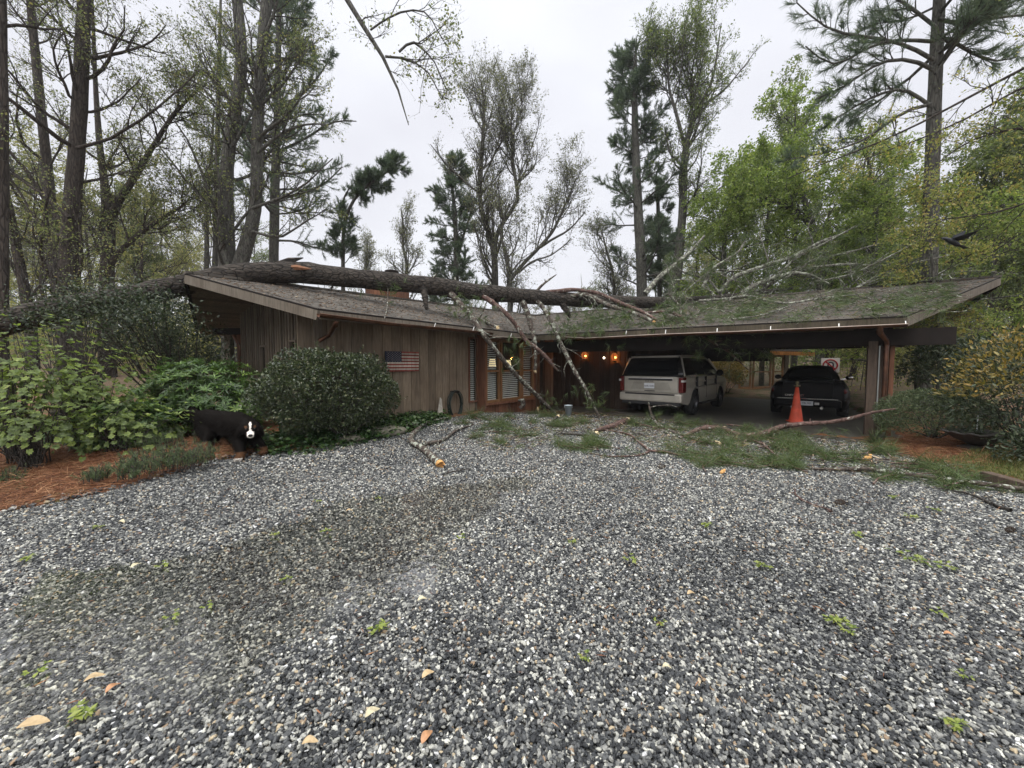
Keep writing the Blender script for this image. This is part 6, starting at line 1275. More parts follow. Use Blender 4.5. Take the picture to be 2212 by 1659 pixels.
    bkd = unit(sp[0] - sp[5]); dirs = unit(NR[pick] * .42 + bkd * .5 + np.array([0, 0, -.75]) + rg.normal(0, .22, (len(pick), 3))); tailn = np.linalg.norm(C[pick] - tl[3], axis=1) < .28
    ln = rg.uniform(.035, .095, len(pick)) * np.where(tailn, 1.7, 1) * np.where(C[pick][:, 2] < .33, .5, 1); s = unit(np.cross(dirs, NR[pick])) * .0035
    base = C[pick] - NR[pick] * .004; V = np.stack([base - s, base + s, base + dirs * ln[:, None]], 1).reshape(-1, 3); mb = MB(); mb.add(V, np.arange(3 * len(pick)).reshape(-1, 3), 0, cl[pick]); mb.build('fur', mm, root, recalc=False)
    m = MB(); m.ico(H(0, .205, -.038), .027, 2, 0, (1.1, .7, .8), axh); m.build('nose', M_rubber, root)
    for s in (-1, 1): m = MB(); m.ico(H(s * .052, .105, .035), .014, 2); m.build('eye', M_carglass, root)
dog()

# ================================================================== SHRUBS AND LOW PLANTS
LF['box'] = leafmat('glossy_dark_leaf', [(0, (.018, .028, .013)), (.55, (.042, .062, .024)), (.9, (.085, .11, .042)), (1, (.15, .15, .085))], .28, .12, .6)
LF['rhodo'] = leafmat('fresh_rhododendron_leaf', [(0, (.025, .05, .016)), (.5, (.06, .115, .028)), (.8, (.13, .22, .045)), (1, (.27, .36, .09))], .35, .25, .5)
LF['hyd'] = leafmat('young_broad_leaf', [(0, (.06, .085, .03)), (.45, (.14, .19, .06)), (.8, (.25, .32, .09)), (1, (.38, .42, .16))], .5, .4)
LF['holly'] = leafmat('holly_leaf', [(0, (.018, .028, .015)), (.6, (.04, .06, .03)), (.9, (.08, .10, .055)), (1, (.15, .16, .10))], .4, .15, .35)
LF['ivy'] = leafmat('ivy_leaf', [(0, (.015, .038, .012)), (.6, (.04, .085, .024)), (.9, (.085, .14, .045)), (1, (.16, .2, .09))], .35, .2, .5)
LF['yew'] = leafmat('yew_leaf', [(0, (.028, .045, .020)), (.6, (.07, .10, .042)), (1, (.15, .18, .08))], .5, .1)
LF['orange'] = leafmat('bronze_new_leaf', [(0, (.10, .10, .025)), (.4, (.22, .17, .04)), (.7, (.36, .23, .06)), (1, (.46, .40, .17))], .35, .25, .5)
LF['heather'] = leafmat('heather_green', [(0, (.05, .075, .035)), (.6, (.11, .155, .07)), (1, (.2, .24, .12))], .6, .15)
LF['grassy'] = leafmat('grass_blade', [(0, (.05, .075, .02)), (.5, (.12, .155, .04)), (1, (.26, .23, .09))], .6, .2)
LF['strawn'] = leafmat('pine_straw_needle', [(0, (.07, .026, .012)), (.5, (.20, .075, .03)), (.85, (.33, .15, .07)), (1, (.45, .27, .14))], .75, 0)
def gz_(x, y): return terrain(np.atleast_1d(np.array(x, float)), np.atleast_1d(np.array(y, float)))
def stems(rg, m, base, tips, r0, r1=.004, mat=0, ns=5, K=7, wig=.05):
    n = len(tips); b = np.broadcast_to(base, (n, 3)); t = np.linspace(0, 1, K)[None, :, None]; P = b[:, None] * (1 - t) + tips[:, None] * t
    P = P + np.cumsum(rg.normal(0, wig, (n, K, 3)), 1) * np.sin(np.linspace(0, np.pi, K))[None, :, None] * .5; P[:, :, 2] += (np.sin(t[..., 0] * np.pi) * .06)
    V, F = tubes(P, np.tile(np.linspace(r0, r1, K), (n, 1)), ns); m.add(V, F, mat, None, True)
def blob(rg, n, c, ax_, rad, shell=.55, lump=.16, zmin=-1):
    """points in the shell of a lumpy ellipsoid; returns points and outward direction"""
    d = unit(rg.normal(0, 1, (n * 2, 3))); d = d[d[:, 2] > zmin][:n]; n = len(d)
    l = 1 + lump * (np.sin(d[:, 0] * 5.1 + 1) * np.cos(d[:, 1] * 4.3 + d[:, 2] * 3.7) + .5 * np.sin(d[:, 0] * 11 + d[:, 2] * 9 + d[:, 1] * 8))
    r = (1 - shell * rg.random(n) ** 2.2) * l
    return np.array(c) + ((d * r[:, None]) * np.array(rad)) @ ax_, unit((d / np.array(rad)) @ ax_)
def shrub(name, label, cat, c, rad, n, leaf, size, seed, ax_=np.eye(3), aspect=.5, stemn=14, shell=.55, lump=.16, zmin=-1, mode='leaf', outw=.6, stemr=.018, foot=None, group=None, extra_leaf=None, fspl=0, drop=0.):
    rg = np.random.default_rng(seed); g0 = float(gz_(c[0], c[1])[0]); root = empty(name, label, cat, (c[0], c[1], g0), group)
    p, o = blob(rg, n, c, ax_, rad, shell, lump, zmin); p[:, 2] = np.maximum(p[:, 2], g0 + .03)
    m = MB()
    if mode == 'leaf': d = unit(o * outw + rg.normal(0, .7, p.shape) + np.array([0, 0, -drop])); V, F, r = leafquads(rg, p, size, aspect, 0, .2, d); m.add(V, F, 0, r)
    elif mode == 'rosette':
        k = 8; pp = np.repeat(p, k, 0); oo = np.repeat(unit(o + np.array([0, 0, .9])), k, 0); a = np.tile(np.arange(k) * 2 * np.pi / k, len(p)) + np.repeat(rg.random(len(p)) * 6, k)
        s = unit(np.cross(oo, [.3, .2, .93])); t = np.cross(oo, s); d = unit(np.cos(a)[:, None] * s + np.sin(a)[:, None] * t + oo * rg.uniform(.0, .9, (len(pp), 1))); N = len(pp)
        L = (size * rg.uniform(.65, 1.25, N))[:, None]; sd = unit(np.cross(d, oo)); u2 = np.cross(sd, d)
        V = np.stack([pp, pp + d * L * .5 + sd * L * aspect * .5 - u2 * L * .03, pp + d * L - u2 * L * .14, pp + d * L * .5 - sd * L * aspect * .5 - u2 * L * .03], 1).reshape(-1, 3)
        ht = (pp[:, 2] - p[:, 2].min()) / np.ptp(p[:, 2]); m.add(V, np.arange(4 * N).reshape(-1, 4), 0, np.clip(np.repeat(rg.random(len(p)) ** 1.3, k) * .7 + .3 * rg.random(N), 0, 1))
    elif mode == 'needle': V, F, r = needles(rg, p, unit(o * outw + rg.normal(0, .5, p.shape)), 7, size, size * .12, .7); m.add(V, F, 0, r)
    if extra_leaf:
        q = p[:, 2] > c[2] + rad[2] * extra_leaf[1]; q &= rg.random(len(p)) < .8; d = unit(o[q] + rg.normal(0, .6, (q.sum(), 3)) + [0, 0, .25]); V, F, r = leafquads(rg, p[q] + o[q] * .04, size * 1.05, aspect, 0, .2, d); m.add(V, F, 1, r)
    if fspl:
        k = rg.integers(0, len(p), fspl); b = p[k]; tip = b + unit(o[k] + rg.normal(0, .25, (fspl, 3)) + [0, 0, .5]) * rg.uniform(.06, .20, (fspl, 1)); t = rg.uniform(0, 1, (fspl, 7))[..., None]
        q = (b[:, None] * (1 - t) + tip[:, None] * t).reshape(-1, 3); d = np.repeat(unit(tip - b), 7, 0) + rg.normal(0, .6, (fspl * 7, 3)); V, F, r = leafquads(rg, q, size, aspect, 0, .2, d); m.add(V, F, 0, np.clip(r + .3, 0, 1))
    m.build('foliage', [LF[leaf]] + ([LF[extra_leaf[0]]] if extra_leaf else []), root, recalc=False)
    m = MB(); tips = p[rg.integers(0, len(p), stemn)]; tips = np.array(c) + (tips - np.array(c)) * .8; ft_ = np.array([c[0], c[1], g0]) if foot is None else np.array(foot); base = ft_ + rg.normal(0, .06, (stemn, 3)) * [1, 1, 0]
    stems(rg, m, base, tips, stemr); m.build('stems', M_barkT, root, recalc=False); return root
axA = np.array([[*EA, 0], [*PA, 0], [0, 0, 1]])
shrub('clipped_shrub', 'large dark rounded clipped evergreen in front of the cedar wall left of the flag', 'shrub', (-3.30, 7.08, 1.12), (1.27, .62, .74), 27000, 'box', .048, 201, axA, .55, 46, .34, .12, -.92, fspl=260, stemr=.022, foot=(-3.1, 7.2, .2))
shrub('rhododendron', 'bright green rhododendron behind the dog, left of the clipped evergreen', 'shrub', (-5.95, 7.35, .85), (1.15, .7, .86), 1300, 'rhodo', .12, 202, np.eye(3), .26, 20, .5, .12, -.6, 'rosette')
shrub('rhododendron', 'lower dark green rhododendron in the shade between the left shrubs and the dog', 'shrub', (-6.45, 6.3, .5), (.72, .5, .5), 700, 'rhodo', .115, 203, np.eye(3), .33, 14, .5, .15, -.5, 'rosette')
for k, (u, y, zc, rad, n, lab) in enumerate(((30, 5.5, 1.35, (.95, .7, .85), 640, 'tall light green broad-leaved shrub at the left photo edge'), (185, 6.1, 1.15, (.85, .6, .62), 540, 'light green broad-leaved shrub with arching twigs right of the tallest left shrub'), (255, 5.9, .62, (.75, .5, .42), 440, 'low light green broad-leaved shrub above the pine straw left of the dog'), (60, 5.2, .75, (.75, .5, .42), 440, 'drooping light green broad-leaved shrub low at the left photo edge'))):
    c0 = ((u - 1106) / FPX * y, y, zc); shrub('broadleaf_shrub', lab, 'shrub', c0, rad, n, 'hyd', .047, 210 + k, np.eye(3), .66, 60, .9, .5, -.6, 'rosette', stemr=.009)
# holly sprawling under the fallen trunk
def loose(name, label, cat, boxes, n, leaf, size, seed, aspect, foot, stemn, stemr=.02):
    rg = np.random.default_rng(seed); pts = []; 
    for (u0, u1, v0, v1, y0, y1, w) in boxes:
        k = int(n * w); cc = np.stack([rg.uniform(u0, u1, 40), rg.uniform(v0, v1, 40), rg.uniform(y0, y1, 40)], 1); i = rg.integers(0, 40, k)
        ctr = np.array([ony(*c) for c in cc]); pts.append(ctr[i] + rg.normal(0, .17, (k, 3)))
    p = np.concatenate(pts); root = empty(name, label, cat, foot); V, F, r = leafquads(rg, p, size, aspect, .3, .2); m = MB(); m.add(V, F, 0, r); m.build('foliage', LF[leaf], root, recalc=False)
    m = MB(); stems(rg, m, np.array(foot) + rg.normal(0, .12, (stemn, 3)) * [1, 1, 0], p[rg.integers(0, len(p), stemn)], stemr, .004, 0, 5, 9, .07); m.build('stems', M_barkT, root, recalc=False)
loose('holly', 'large dark straggling holly under the fallen trunk left of the gable wall', 'shrub', [(330, 478, 715, 810, 8.0, 9.4, .42), (230, 400, 650, 760, 7.4, 9.0, .34), (140, 350, 622, 690, 6.9, 7.6, .16), (40, 200, 650, 710, 6.9, 7.4, .08)], 14000, 'holly', .062, 221, .5, ony(400, 900, 8.8) * [1, 1, 0] + [0, 0, .3], 46)
loose('bare_thicket', 'thicket of thin bare twigs with tiny leaves behind the left shrubs', 'shrub', [(-20, 330, 480, 700, 8.5, 11, .8), (200, 440, 480, 640, 9, 12, .2)], 2600, 'spring', .055, 222, .5, ony(150, 800, 9.5) * [1, 1, 0] + [0, 0, .3], 90, .014)
shrub('clipped_yew', 'low dark mounded evergreen right of the carport post', 'shrub', (8.35, 7.55, .60), (.98, .72, .52), 20000, 'yew', .036, 231, np.eye(3), .4, 14, .3, .07, -.6)
shrub('bronze_shrub', 'big shrub with orange-yellow new leaves at the right photo edge', 'shrub', (8.62, 6.35, 1.05), (.98, .85, 1.02), 6500, 'holly', .08, 232, np.eye(3), .36, 24, .5, .2, -.7, extra_leaf=('orange', .0))
shrub('dark_rhododendron', 'dark evergreen shrub with bare stems behind the low mound right of the carport', 'shrub', (11.0, 9.6, 1.55), (1.05, .7, .75), 4200, 'holly', .11, 233, np.eye(3), .34, 20, .6, .2, -.6)
shrub('dark_shrub', 'small dark leathery shrub below the orange-tipped one at the right photo edge', 'shrub', (7.85, 5.55, .34), (.52, .45, .36), 1600, 'holly', .07, 234, np.eye(3), .4, 12, .6, .2, -.4)
c0 = ony(1568, 800, 19.8); shrub('golden_shrub', 'rounded golden-green shrub beyond the nose of the pale car', 'shrub', (c0[0], c0[1], 1.25), (.95, .7, .85), 4600, 'orange', .10, 235, np.eye(3), .5, 10, .5, .12, -.7)
# strap-leaved clumps
def straps(name, label, c, n, L, w, leaf, seed, spread=1.0):
    rg = np.random.default_rng(seed); a = rg.uniform(0, 6.28, n); el = rg.uniform(.35, 1.35, n); l = L * rg.uniform(.6, 1.15, n); K = 5; t = np.linspace(0, 1, K); V, F = [], []
    d = np.stack([np.cos(a), np.sin(a)], 1); x = np.cos(el)[:, None] * t[None] * l[:, None] * spread; z = (np.sin(el)[:, None] * t[None] - .75 * t[None] ** 2 * (1.2 - np.sin(el))[:, None]) * l[:, None]
    s = np.stack([-d[:, 1], d[:, 0]], 1); b = rg.normal(0, .05, (n, 2)); ctr = np.concatenate([b[:, None] + d[:, None] * x[..., None], np.maximum(z, .01)[..., None]], -1) + np.array(c)
    wd = (w * np.array([.8, 1, .9, .6, .1]))[None, :, None] / 2; S = np.concatenate([s, np.zeros((n, 1))], 1)[:, None]
    VV = np.stack([ctr - S * wd, ctr + S * wd], 2).reshape(-1, 3); i = np.arange(n)[:, None] * K * 2 + np.arange(K - 1)[None] * 2; FF = np.stack([i, i + 1, i + 3, i + 2], -1).reshape(-1, 4)
    m = MB(); m.add(VV, FF, 0, np.repeat(rg.random(n), K - 1), True); tag(m.build(name, LF[leaf], None, recalc=False), label, 'plant')
q = onz(1893, 958); straps('liriope', 'grassy clump at the foot of the carport post', q, 130, .42, .012, 'yew', 241, 1.2)
for k, (u, v) in enumerate(((1600, 868), (1630, 872), (1615, 862))): q = ony(u, v, 20.3); straps('daylily', ['clump of green strap leaves by the front wheel of the pale car', 'clump of green strap leaves nearest the black pickup', 'clump of green strap leaves against the cabin wall'][k], (q[0], q[1], -.34), 80, .75, .04, 'rhodo', 242 + k)
# heather tufts in the pine straw
for k, (u, v, s) in enumerate(((300, 1012, .8), (340, 1022, .9), (372, 1008, 1.0), (405, 1012, 1.1), (440, 1000, .9), (330, 980, 1.1), (375, 972, 1.2), (280, 1034, .8), (215, 1038, .6), (10, 1050, .7))):
    q = ong(u, v, .08); rg = np.random.default_rng(250 + k); n = int(rg.integers(26, 44)); b = q + rg.normal(0, .10 * s, (n, 3)) * [1, 1, 0]; tip = b + np.stack([rg.normal(0, .09, n), rg.normal(0, .09, n), rg.uniform(.16, .34, n)], 1) * s
    root = empty('heather', 'feathery green heather tuft growing out of the pine straw beside the dog', 'plant', q, 'heather tufts along the gravel edge'); m = MB(); stems(rg, m, b, tip, .004, .002, 1, 3, 4, .01)
    t = rg.uniform(.25, 1, (n, 7))[..., None]; p = (b[:, None] * (1 - t) + tip[:, None] * t).reshape(-1, 3); d = np.repeat(unit(tip - b), 7, 0); V, F, r = needles(rg, p, d, 5, .045, .006, 1.0); m.add(V, F, 0, r); m.build('foliage', [LF['heather'], M_barkT], root, recalc=False)
# ivy, straw and moss as uncountable cover
def cover(name, label, polys, n, fn, leaf, seed):
    rg = np.random.default_rng(seed); m = MB()
    for poly, w in polys:
        P = P2(poly) if isinstance(poly[0], tuple) else np.array(poly); lo, hi = P.min(0), P.max(0); k = 0; acc = []
        while k < n * w:
            q = lo + (hi - lo) * rg.random((4000, 2)); q = q[inside(q, P)]; acc.append(q); k += len(q)
        q = np.concatenate(acc)[:int(n * w)]; z = np.maximum(gz_(q[:, 0], q[:, 1]), -.01); fn(rg, m, np.c_[q, z])
    tag(m.build(name, LF[leaf], None, recalc=False), label, None, None, 'stuff')
def ivyf(rg, m, p):
    p[:, 2] += .03 + .14 * rg.random(len(p)) ** 1.5; d = rg.normal(0, 1, p.shape) * [1, 1, .35]; V, F, r = leafquads(rg, p, .075, .85, 0, .55, d); m.add(V, F, 0, r)
IVY = [W0 + EA * t - PA * o for t, o in ((-1.2, .1), (.5, .05), (2.2, .05), (3.7, .05), (3.6, .55), (2.6, .95), (1.6, 1.2), (.6, 1.3), (-.4, 1.35), (-1.0, 1.0))]
cover('ivy', 'dark ivy ground cover under the clipped evergreen and low along the left bed', [(IVY, .75), ([(-60, 990), (-60, 930), (160, 930), (190, 965), (120, 985), (30, 1000)], .25)], 9000, ivyf, 'ivy', 261)
def strawf(rg, m, p):
    p[:, 2] += .005 + .035 * rg.random(len(p)); d = unit(rg.normal(0, 1, p.shape) * [1, 1, .14]); V, F, r = leafquads(rg, p, .15, .035, 0, .5, d); m.add(V, F, 0, r)
cover('pine_straw', 'red-brown pine straw mulch along both edges of the gravel', [([(-80, 1130), (0, 1108), (180, 1073), (330, 1036), (480, 992), (640, 972), (640, 955), (480, 965), (300, 975), (150, 985), (-80, 990)], .68), ([(1880, 968), (1905, 960), (2010, 950), (2150, 975), (2230, 1010), (2120, 1020), (2000, 998)], .32)], 34000, strawf, 'strawn', 262)
def mossf(rg, m, p):
    p[:, 2] += .01; d = unit(rg.normal(0, .6, p.shape) + [0, 0, .8]); V, F, r = leafquads(rg, p, .07, .10, 0, 0, d); m.add(V, F, 0, r)
cover('grass', 'short mossy grass at the lower right edge of the bed', [([(2050, 1000), (2110, 985), (2300, 1010), (2300, 1085), (2190, 1040), (2080, 1015)], 1)], 9000, mossf, 'grassy', 263)
p_, rg_ = blown(); d_ = unit(rg_.normal(0, 1, p_.shape) * [1, 1, .15]); V, F, r = leafquads(rg_, p_, .045, .10, 0, .5, d_); m = MB(); m.add(V, F, 0, r); tag(m.build('needle_litter', LF['strawn'], None, recalc=False), 'loose brown needles and twig bits blown over the gravel', None, None, 'stuff')
# edging stones by the ivy
M_rock = plain('mossy_rock', (.17, .16, .12), .8, 0, .3, .45, 7, .5)
for u, v, s, lab in ((835, 932, .34, 'large flat mossy edging stone between the ivy and the gravel'), (880, 920, .22, 'small edging stone nearest the broken lichened branch'), (760, 948, .2, 'low edging stone half hidden in the ivy')):
    q = ong(u, v, .05); m = MB(); m.ico(q, s, 3, 0, (1.25, .75, .36), np.array([unit([.8, .6, 0]), unit([-.6, .8, 0]), [0, 0, 1]])); rg = np.random.default_rng(int(u)); VV = m.V[0]; dd = VV - q
    m.V[0] = q + dd * (1 + .16 * wob(dd[:, 0] * 9 / s * .3, dd[:, 1] * 9 / s * .3, 1.2, u) + .06 * rg.normal(0, 1, len(VV)))[:, None]; tag(m.build('edging_stone', M_rock), lab, 'rock')
# fountain
q = ony(2112, 935, 6.7); zr = float(q[2]); fo = empty('fountain', 'dark scalloped fountain basin with a thin water jet under the orange-tipped shrub', 'fountain', (q[0], q[1], .1))
M_stn = plain('dark_cast_stone', (.055, .05, .045), .6, 0, .4, .3, 12, .2); a = np.linspace(0, 2 * np.pi, 96, endpoint=False); sc_ = 1 + .05 * np.cos(a * 12); V = []
prof = [(.001, -.20), (.12, -.19), (.28, -.12), (.40, -.02), (.44, 0), (.44, .022), (.40, .02), (.30, -.07), (.001, -.12)]
for r_, z in prof: V.append(np.stack([q[0] + r_ * (sc_ if r_ > .3 else 1) * np.cos(a), q[1] + r_ * (sc_ if r_ > .3 else 1) * np.sin(a), np.full(96, zr + z) + (.014 * np.cos(a * 12) if r_ > .39 else 0)], 1))
m = MB(); n = 96; m.add(np.concatenate(V), [[k * n + i, k * n + (i + 1) % n, (k + 1) * n + (i + 1) % n, (k + 1) * n + i] for k in range(len(prof) - 1) for i in range(n)], 0, None, True); m.build('basin', M_stn, fo, recalc=False)
m = MB(); m.lathe([(.22, .1), (.24, .14), (.10, .2), (.08, zr - .25), (.14, zr - .19)], (q[0], q[1], 0), 20); m.build('pedestal', M_stn, fo, recalc=False)
m = MB(); a = np.linspace(0, 2 * np.pi, 40, endpoint=False); m.add(np.stack([q[0] + .36 * np.cos(a), q[1] + .36 * np.sin(a), np.full(40, zr - .025)], 1), [list(range(40))]); w = m.build('water', MATS.get('w') or water_mat(), fo, recalc=False)
j = ony(2110, 928, 6.7); j2 = ony(2113, 897, 6.7); m = MB(); m.tube(resample([j - [0, 0, .03], (j + j2) / 2, j2], 10), .007 + .003 * np.sin(np.arange(10) * 2.1), 6); m.build('water_jet', plain('falling_water', (.75, .78, .8), .1, 0, .8, .1, 30, 0), fo)
# ================================================================== STORM DEBRIS ON THE GROUND
def OG(z=.03): return lambda u, v: ong(u, v, z)
def gbranch(name, label, cat, main, sides=(), mat=None, end=0, twigs=0, seed=1, ndl=0):
    root = empty(name, label, cat, onz(main[0][0], main[0][1], 0)); o, P, R = limb(main, 'limb', mat, parent=root, end=end, n=max(14, 5 * len(main)))
    allp = [(P, R)]
    for s in sides: o2, p2, r2 = limb(s, 'side_branch', mat, parent=root, n=16, ns=7); allp.append((p2, r2))
    if twigs:
        rg = np.random.default_rng(seed); Pn = np.stack([resample(p, 14) for p, _ in allp]); Rn = np.stack([np.interp(np.linspace(0, 1, 14), np.linspace(0, 1, len(r)), r) for _, r in allp])
        Q, S = childs(rg, Pn, Rn, twigs, .15, 1, 25, 70, .15, .5, 5, .05, .22, .45, .004); Q[..., 2] = np.maximum(Q[..., 2] * .5, .01); m = MB(); V, F = tubes(Q, S, 4); m.add(V, F, 0, None, True)
        if ndl: V, F, r = needles(rg, np.concatenate([Q[:, 4], Q[:, 3]]), np.concatenate([Q[:, 4] - Q[:, 3]] * 2), ndl, .17, .006, .7); V[:, 2] = np.maximum(V[:, 2], .008); m.add(V, F, 1, r)
        m.build('twigs', [M_redbark, LF['needleG']], root, recalc=False)
    return root
g = OG(.035)
def C(f, L, z=.03): return [(*f(x, y), w, OG(z)) for x, y, w in L]
gbranch('broken_branch', 'curved white-lichened branch with a bright yellow broken end lying on the gravel', 'branch', C(c2, [(640, 1128, 5), (500, 1155, 8), (420, 1190, 11), (360, 1240, 14), (330, 1300, 16), (365, 1352, 17), (430, 1368, 18), (500, 1430, 21), (575, 1500, 25)], .06),
        [C(c2, [(440, 1345, 10), (500, 1330, 10), (560, 1328, 10), (640, 1288, 8), (700, 1230, 7), (850, 1180, 5)], .05), C(c2, [(560, 1330, 5), (575, 1360, 5), (570, 1400, 4)], .04)], M_lichen, 1, 5)
gbranch('long_branch', 'longest fallen branch, arching in front of the cars and resting on the low evergreen mound', 'branch',
        [(*c3(860, 1292), 6, OG(.03)), (*c3(930, 1262), 9, OG(.06)), (*c3(1010, 1222), 12, OG(.12)), (*c3(1110, 1202), 15, OG(.16)), (*c3(1220, 1218), 16, OG(.12)), (*c3(1330, 1262), 17, OG(.05)), (*c3(1440, 1272), 18, OG(.06)), (*c3(1530, 1262), 18, OG(.12)), (*c3(1640, 1215), 16, OG(.22)), (*c3(1760, 1185), 15, OG(.30)), (*c4(80, 1320), 14, OG(.34)), (*c4(260, 1302), 13, OG(.38)), (*c4(440, 1300), 12, OG(.42)), (*c4(580, 1268), 11, 7.6), (*c4(740, 1222), 9, 7.4), (*c4(860, 1200), 7, 7.2), (*c4(950, 1188), 4, 7.1)],
        [C(c3, [(1440, 1275, 7), (1400, 1310, 6), (1300, 1360, 5), (1200, 1385, 4), (1080, 1440, 3)]), C(c3, [(1480, 1290, 6), (1560, 1370, 5), (1650, 1460, 5), (1760, 1530, 4), (1900, 1570, 3)]), C(c3, [(1240, 1180, 4), (1330, 1190, 4), (1400, 1205, 3), (1435, 1180, 2)], .12)], M_redbark, 0, 16, 3, 18)
gbranch('fallen_branch', 'dark branch with white lichen running off the right photo edge on the gravel', 'branch', [(*ce(300, 530), 7, OG(.03)), (*ce(560, 538), 9, OG(.04)), (*ce(760, 532), 12, OG(.05)), (*ce(900, 552), 13, OG(.05)), (*ce(1060, 585), 13, OG(.05)), (*ce(1230, 605), 12, OG(.05)), (*ce(1450, 640), 12, OG(.05)), (*ce(1700, 668), 12, OG(.05)), (*ce(1950, 700), 14, OG(.05)), (*ce(2212, 722), 16, OG(.05)), (*ce(2400, 750), 16, OG(.05))], [], M_lichen, 0, 12, 4, 16)
gbranch('thin_branch', 'thin dark twiggy branch in front of the lichened branch on the right', 'branch', C(ce, [(1390, 705, 3), (1500, 712, 4), (1650, 735, 5), (1790, 770, 6), (1900, 830, 8), (2010, 880, 11), (2095, 905, 14)], .03), [C(ce, [(1940, 850, 4), (1900, 790, 3), (1850, 740, 2)], .06), C(ce, [(1830, 830, 3), (1880, 800, 3), (1930, 780, 2)], .04)], M_barkT)
gbranch('forked_branch', 'forked thin branch lying on the gravel in front of the pale car', 'branch', C(cd, [(500, 280, 4), (620, 290, 4), (760, 320, 5), (810, 375, 6), (900, 445, 7), (1000, 448, 7), (1100, 470, 6), (1220, 495, 4)]), [C(cd, [(905, 447, 6), (840, 480, 5), (700, 488, 4), (580, 488, 3), (440, 462, 2)])], M_redbark, 0, 7, 5, 16)
gbranch('pale_branch', 'white-lichened branch leaning up in front of the pale car bumper', 'branch', [(*cd(1170, 325), 6, OG(.03)), (*cd(1100, 300), 8, OG(.04)), (*cd(1020, 262), 9, OG(.05)), (*cd(960, 225), 9, OG(.10)), (*cd(925, 175), 7, 10.0), (*cd(905, 120), 6, 10.0), (*cd(895, 70), 4, 10.0)], [[(*cd(960, 225), 6, OG(.1)), (*cd(920, 212), 6, OG(.12)), (*cd(880, 210), 5, OG(.13))], [(*cd(905, 110), 3, 10.0), (*cd(960, 95), 3, 10.0), (*cd(1050, 90), 2, 10.0), (*cd(1130, 110), 1, 10.0)]], M_lichen, 0, 6, 6, 20)
gbranch('broken_log', 'short thick log with a pale torn end in front of the dark entry', 'log', C(c3, [(180, 1235, 10), (260, 1205, 15), (350, 1180, 17), (430, 1150, 18)], .07), [], M_redbark, 2)
gbranch('dark_stick', 'straight dark stick with an orange torn end near the right bed', 'stick', C(ce, [(470, 392, 6), (600, 398, 8), (700, 402, 8), (810, 410, 9)], .03), [], M_barkT, 1)
gbranch('curved_stick', 'thin curved brown stick alone on the open gravel right of centre', 'stick', C(ce, [(150, 715, 3), (175, 770, 5), (230, 820, 6), (330, 855, 6), (420, 880, 6), (480, 915, 6)], .02), [], M_redbark)
gbranch('thin_stick', 'thin dark stick just right of the yellow broken branch end', 'stick', C(c2, [(600, 1590, 3), (660, 1570, 4), (740, 1562, 4), (825, 1543, 3)], .02), [], M_barkT)
gbranch('leaning_stick', 'short dark stick with a bright pale cut end standing in the needle sprays', 'stick', [(*c2(1460, 1190), 7, OG(.02)), (*c2(1490, 1155), 7, OG(.10)), (*c2(1532, 1118), 8, OG(.20))], [], M_barkT, 2)
gbranch('dark_branch', 'dark branch on the gravel left of the forked one', 'branch', C(cd, [(220, 310, 5), (320, 320, 7), (420, 328, 7), (510, 340, 5)]), [C(cd, [(390, 325, 4), (400, 345, 3), (440, 350, 2)])], M_barkT, 0, 5, 8, 10)
gbranch('bent_bough', 'bent pale bough arching up under the bay window', 'branch', [(*c2(1225, 1050), 12, 12.0), (*c2(1262, 1022), 13, 12.0), (*c2(1262, 992), 12, 12.0), (*c2(1235, 983), 9, 12.0), (*c2(1210, 990), 5, 12.0)], [], M_lichen)
for f, x, y, s, lab, mt in ((c2, 1312, 1042, .16, 'orange split chunk of wood under the bay window', M_split), (c2, 1372, 1062, .10, 'pale upright splinter right of the orange chunk', M_split2), (c2, 1055, 1146, .07, 'small amber wood chip among the needle sprays under the window', M_split), (c3, 190, 1248, .08, 'small pale wood chip beside the short thick log', M_split2), (cd, 1430, 380, .10, 'long pale splinter below the arching long branch', M_split2), (cd, 1470, 600, .07, 'amber splinter nearest the camera among the right sprays', M_split), (ce, 800, 440, .09, 'amber bark chip beside the dark stick', M_split)):
    q = f(x, y); q = onz(*q, .05); rg = np.random.default_rng(int(x)); m = MB(); d = unit(np.array([rg.normal(), rg.normal(), .25 if 'upright' not in lab else 3])); m.tube([q - d * s, q, q + d * s], [s * .25, s * .42, s * .12], 6, 0, False, jit=.6, rng=rg); tag(m.build('wood_chip', mt), lab, 'wood chip')
# torn pine sprays: three patterns, every spray its own object
SPL, SPG = 'torn green pine spray lying among the storm debris on the ground', 'pine sprays on the gravel'
def spray(seed):
    rg = np.random.default_rng(seed); root = empty('pine_spray', SPL, 'pine spray', (0, 0, 0), SPG); P = np.array([[-.35, 0, .03], [-.1, .03, .05], [.15, 0, .06], [.38, -.05, .05]])[None]; R = np.linspace(.012, .005, 4)[None]
    Q, S = childs(rg, P, R, 9, .2, 1, 20, 75, .15, .38, 5, .12, .2, .6, .004); Q[..., 2] = np.maximum(Q[..., 2], .015); m = MB(); V, F = tubes(P, R, 5); m.add(V, F, 0, None, True); V, F = tubes(Q, S, 4); m.add(V, F, 0, None, True); m.build('twig', M_redbark, root, recalc=False)
    p = np.concatenate([Q[:, 4], Q[:, 3], Q[:, 2]]); d = np.concatenate([Q[:, 4] - Q[:, 3], Q[:, 3] - Q[:, 2], Q[:, 2] - Q[:, 1]]); V, F, r = needles(rg, p, d, 13, .23, .0055, .38); V[:, 2] = np.maximum(V[:, 2], .006); m = MB(); m.add(V, F, 0, r); m.build('needles', LF['needleG'], root, recalc=False); return root
SP = [spray(301), spray(302), spray(303)]; fresh = [True] * 3; rs = np.random.default_rng(8)
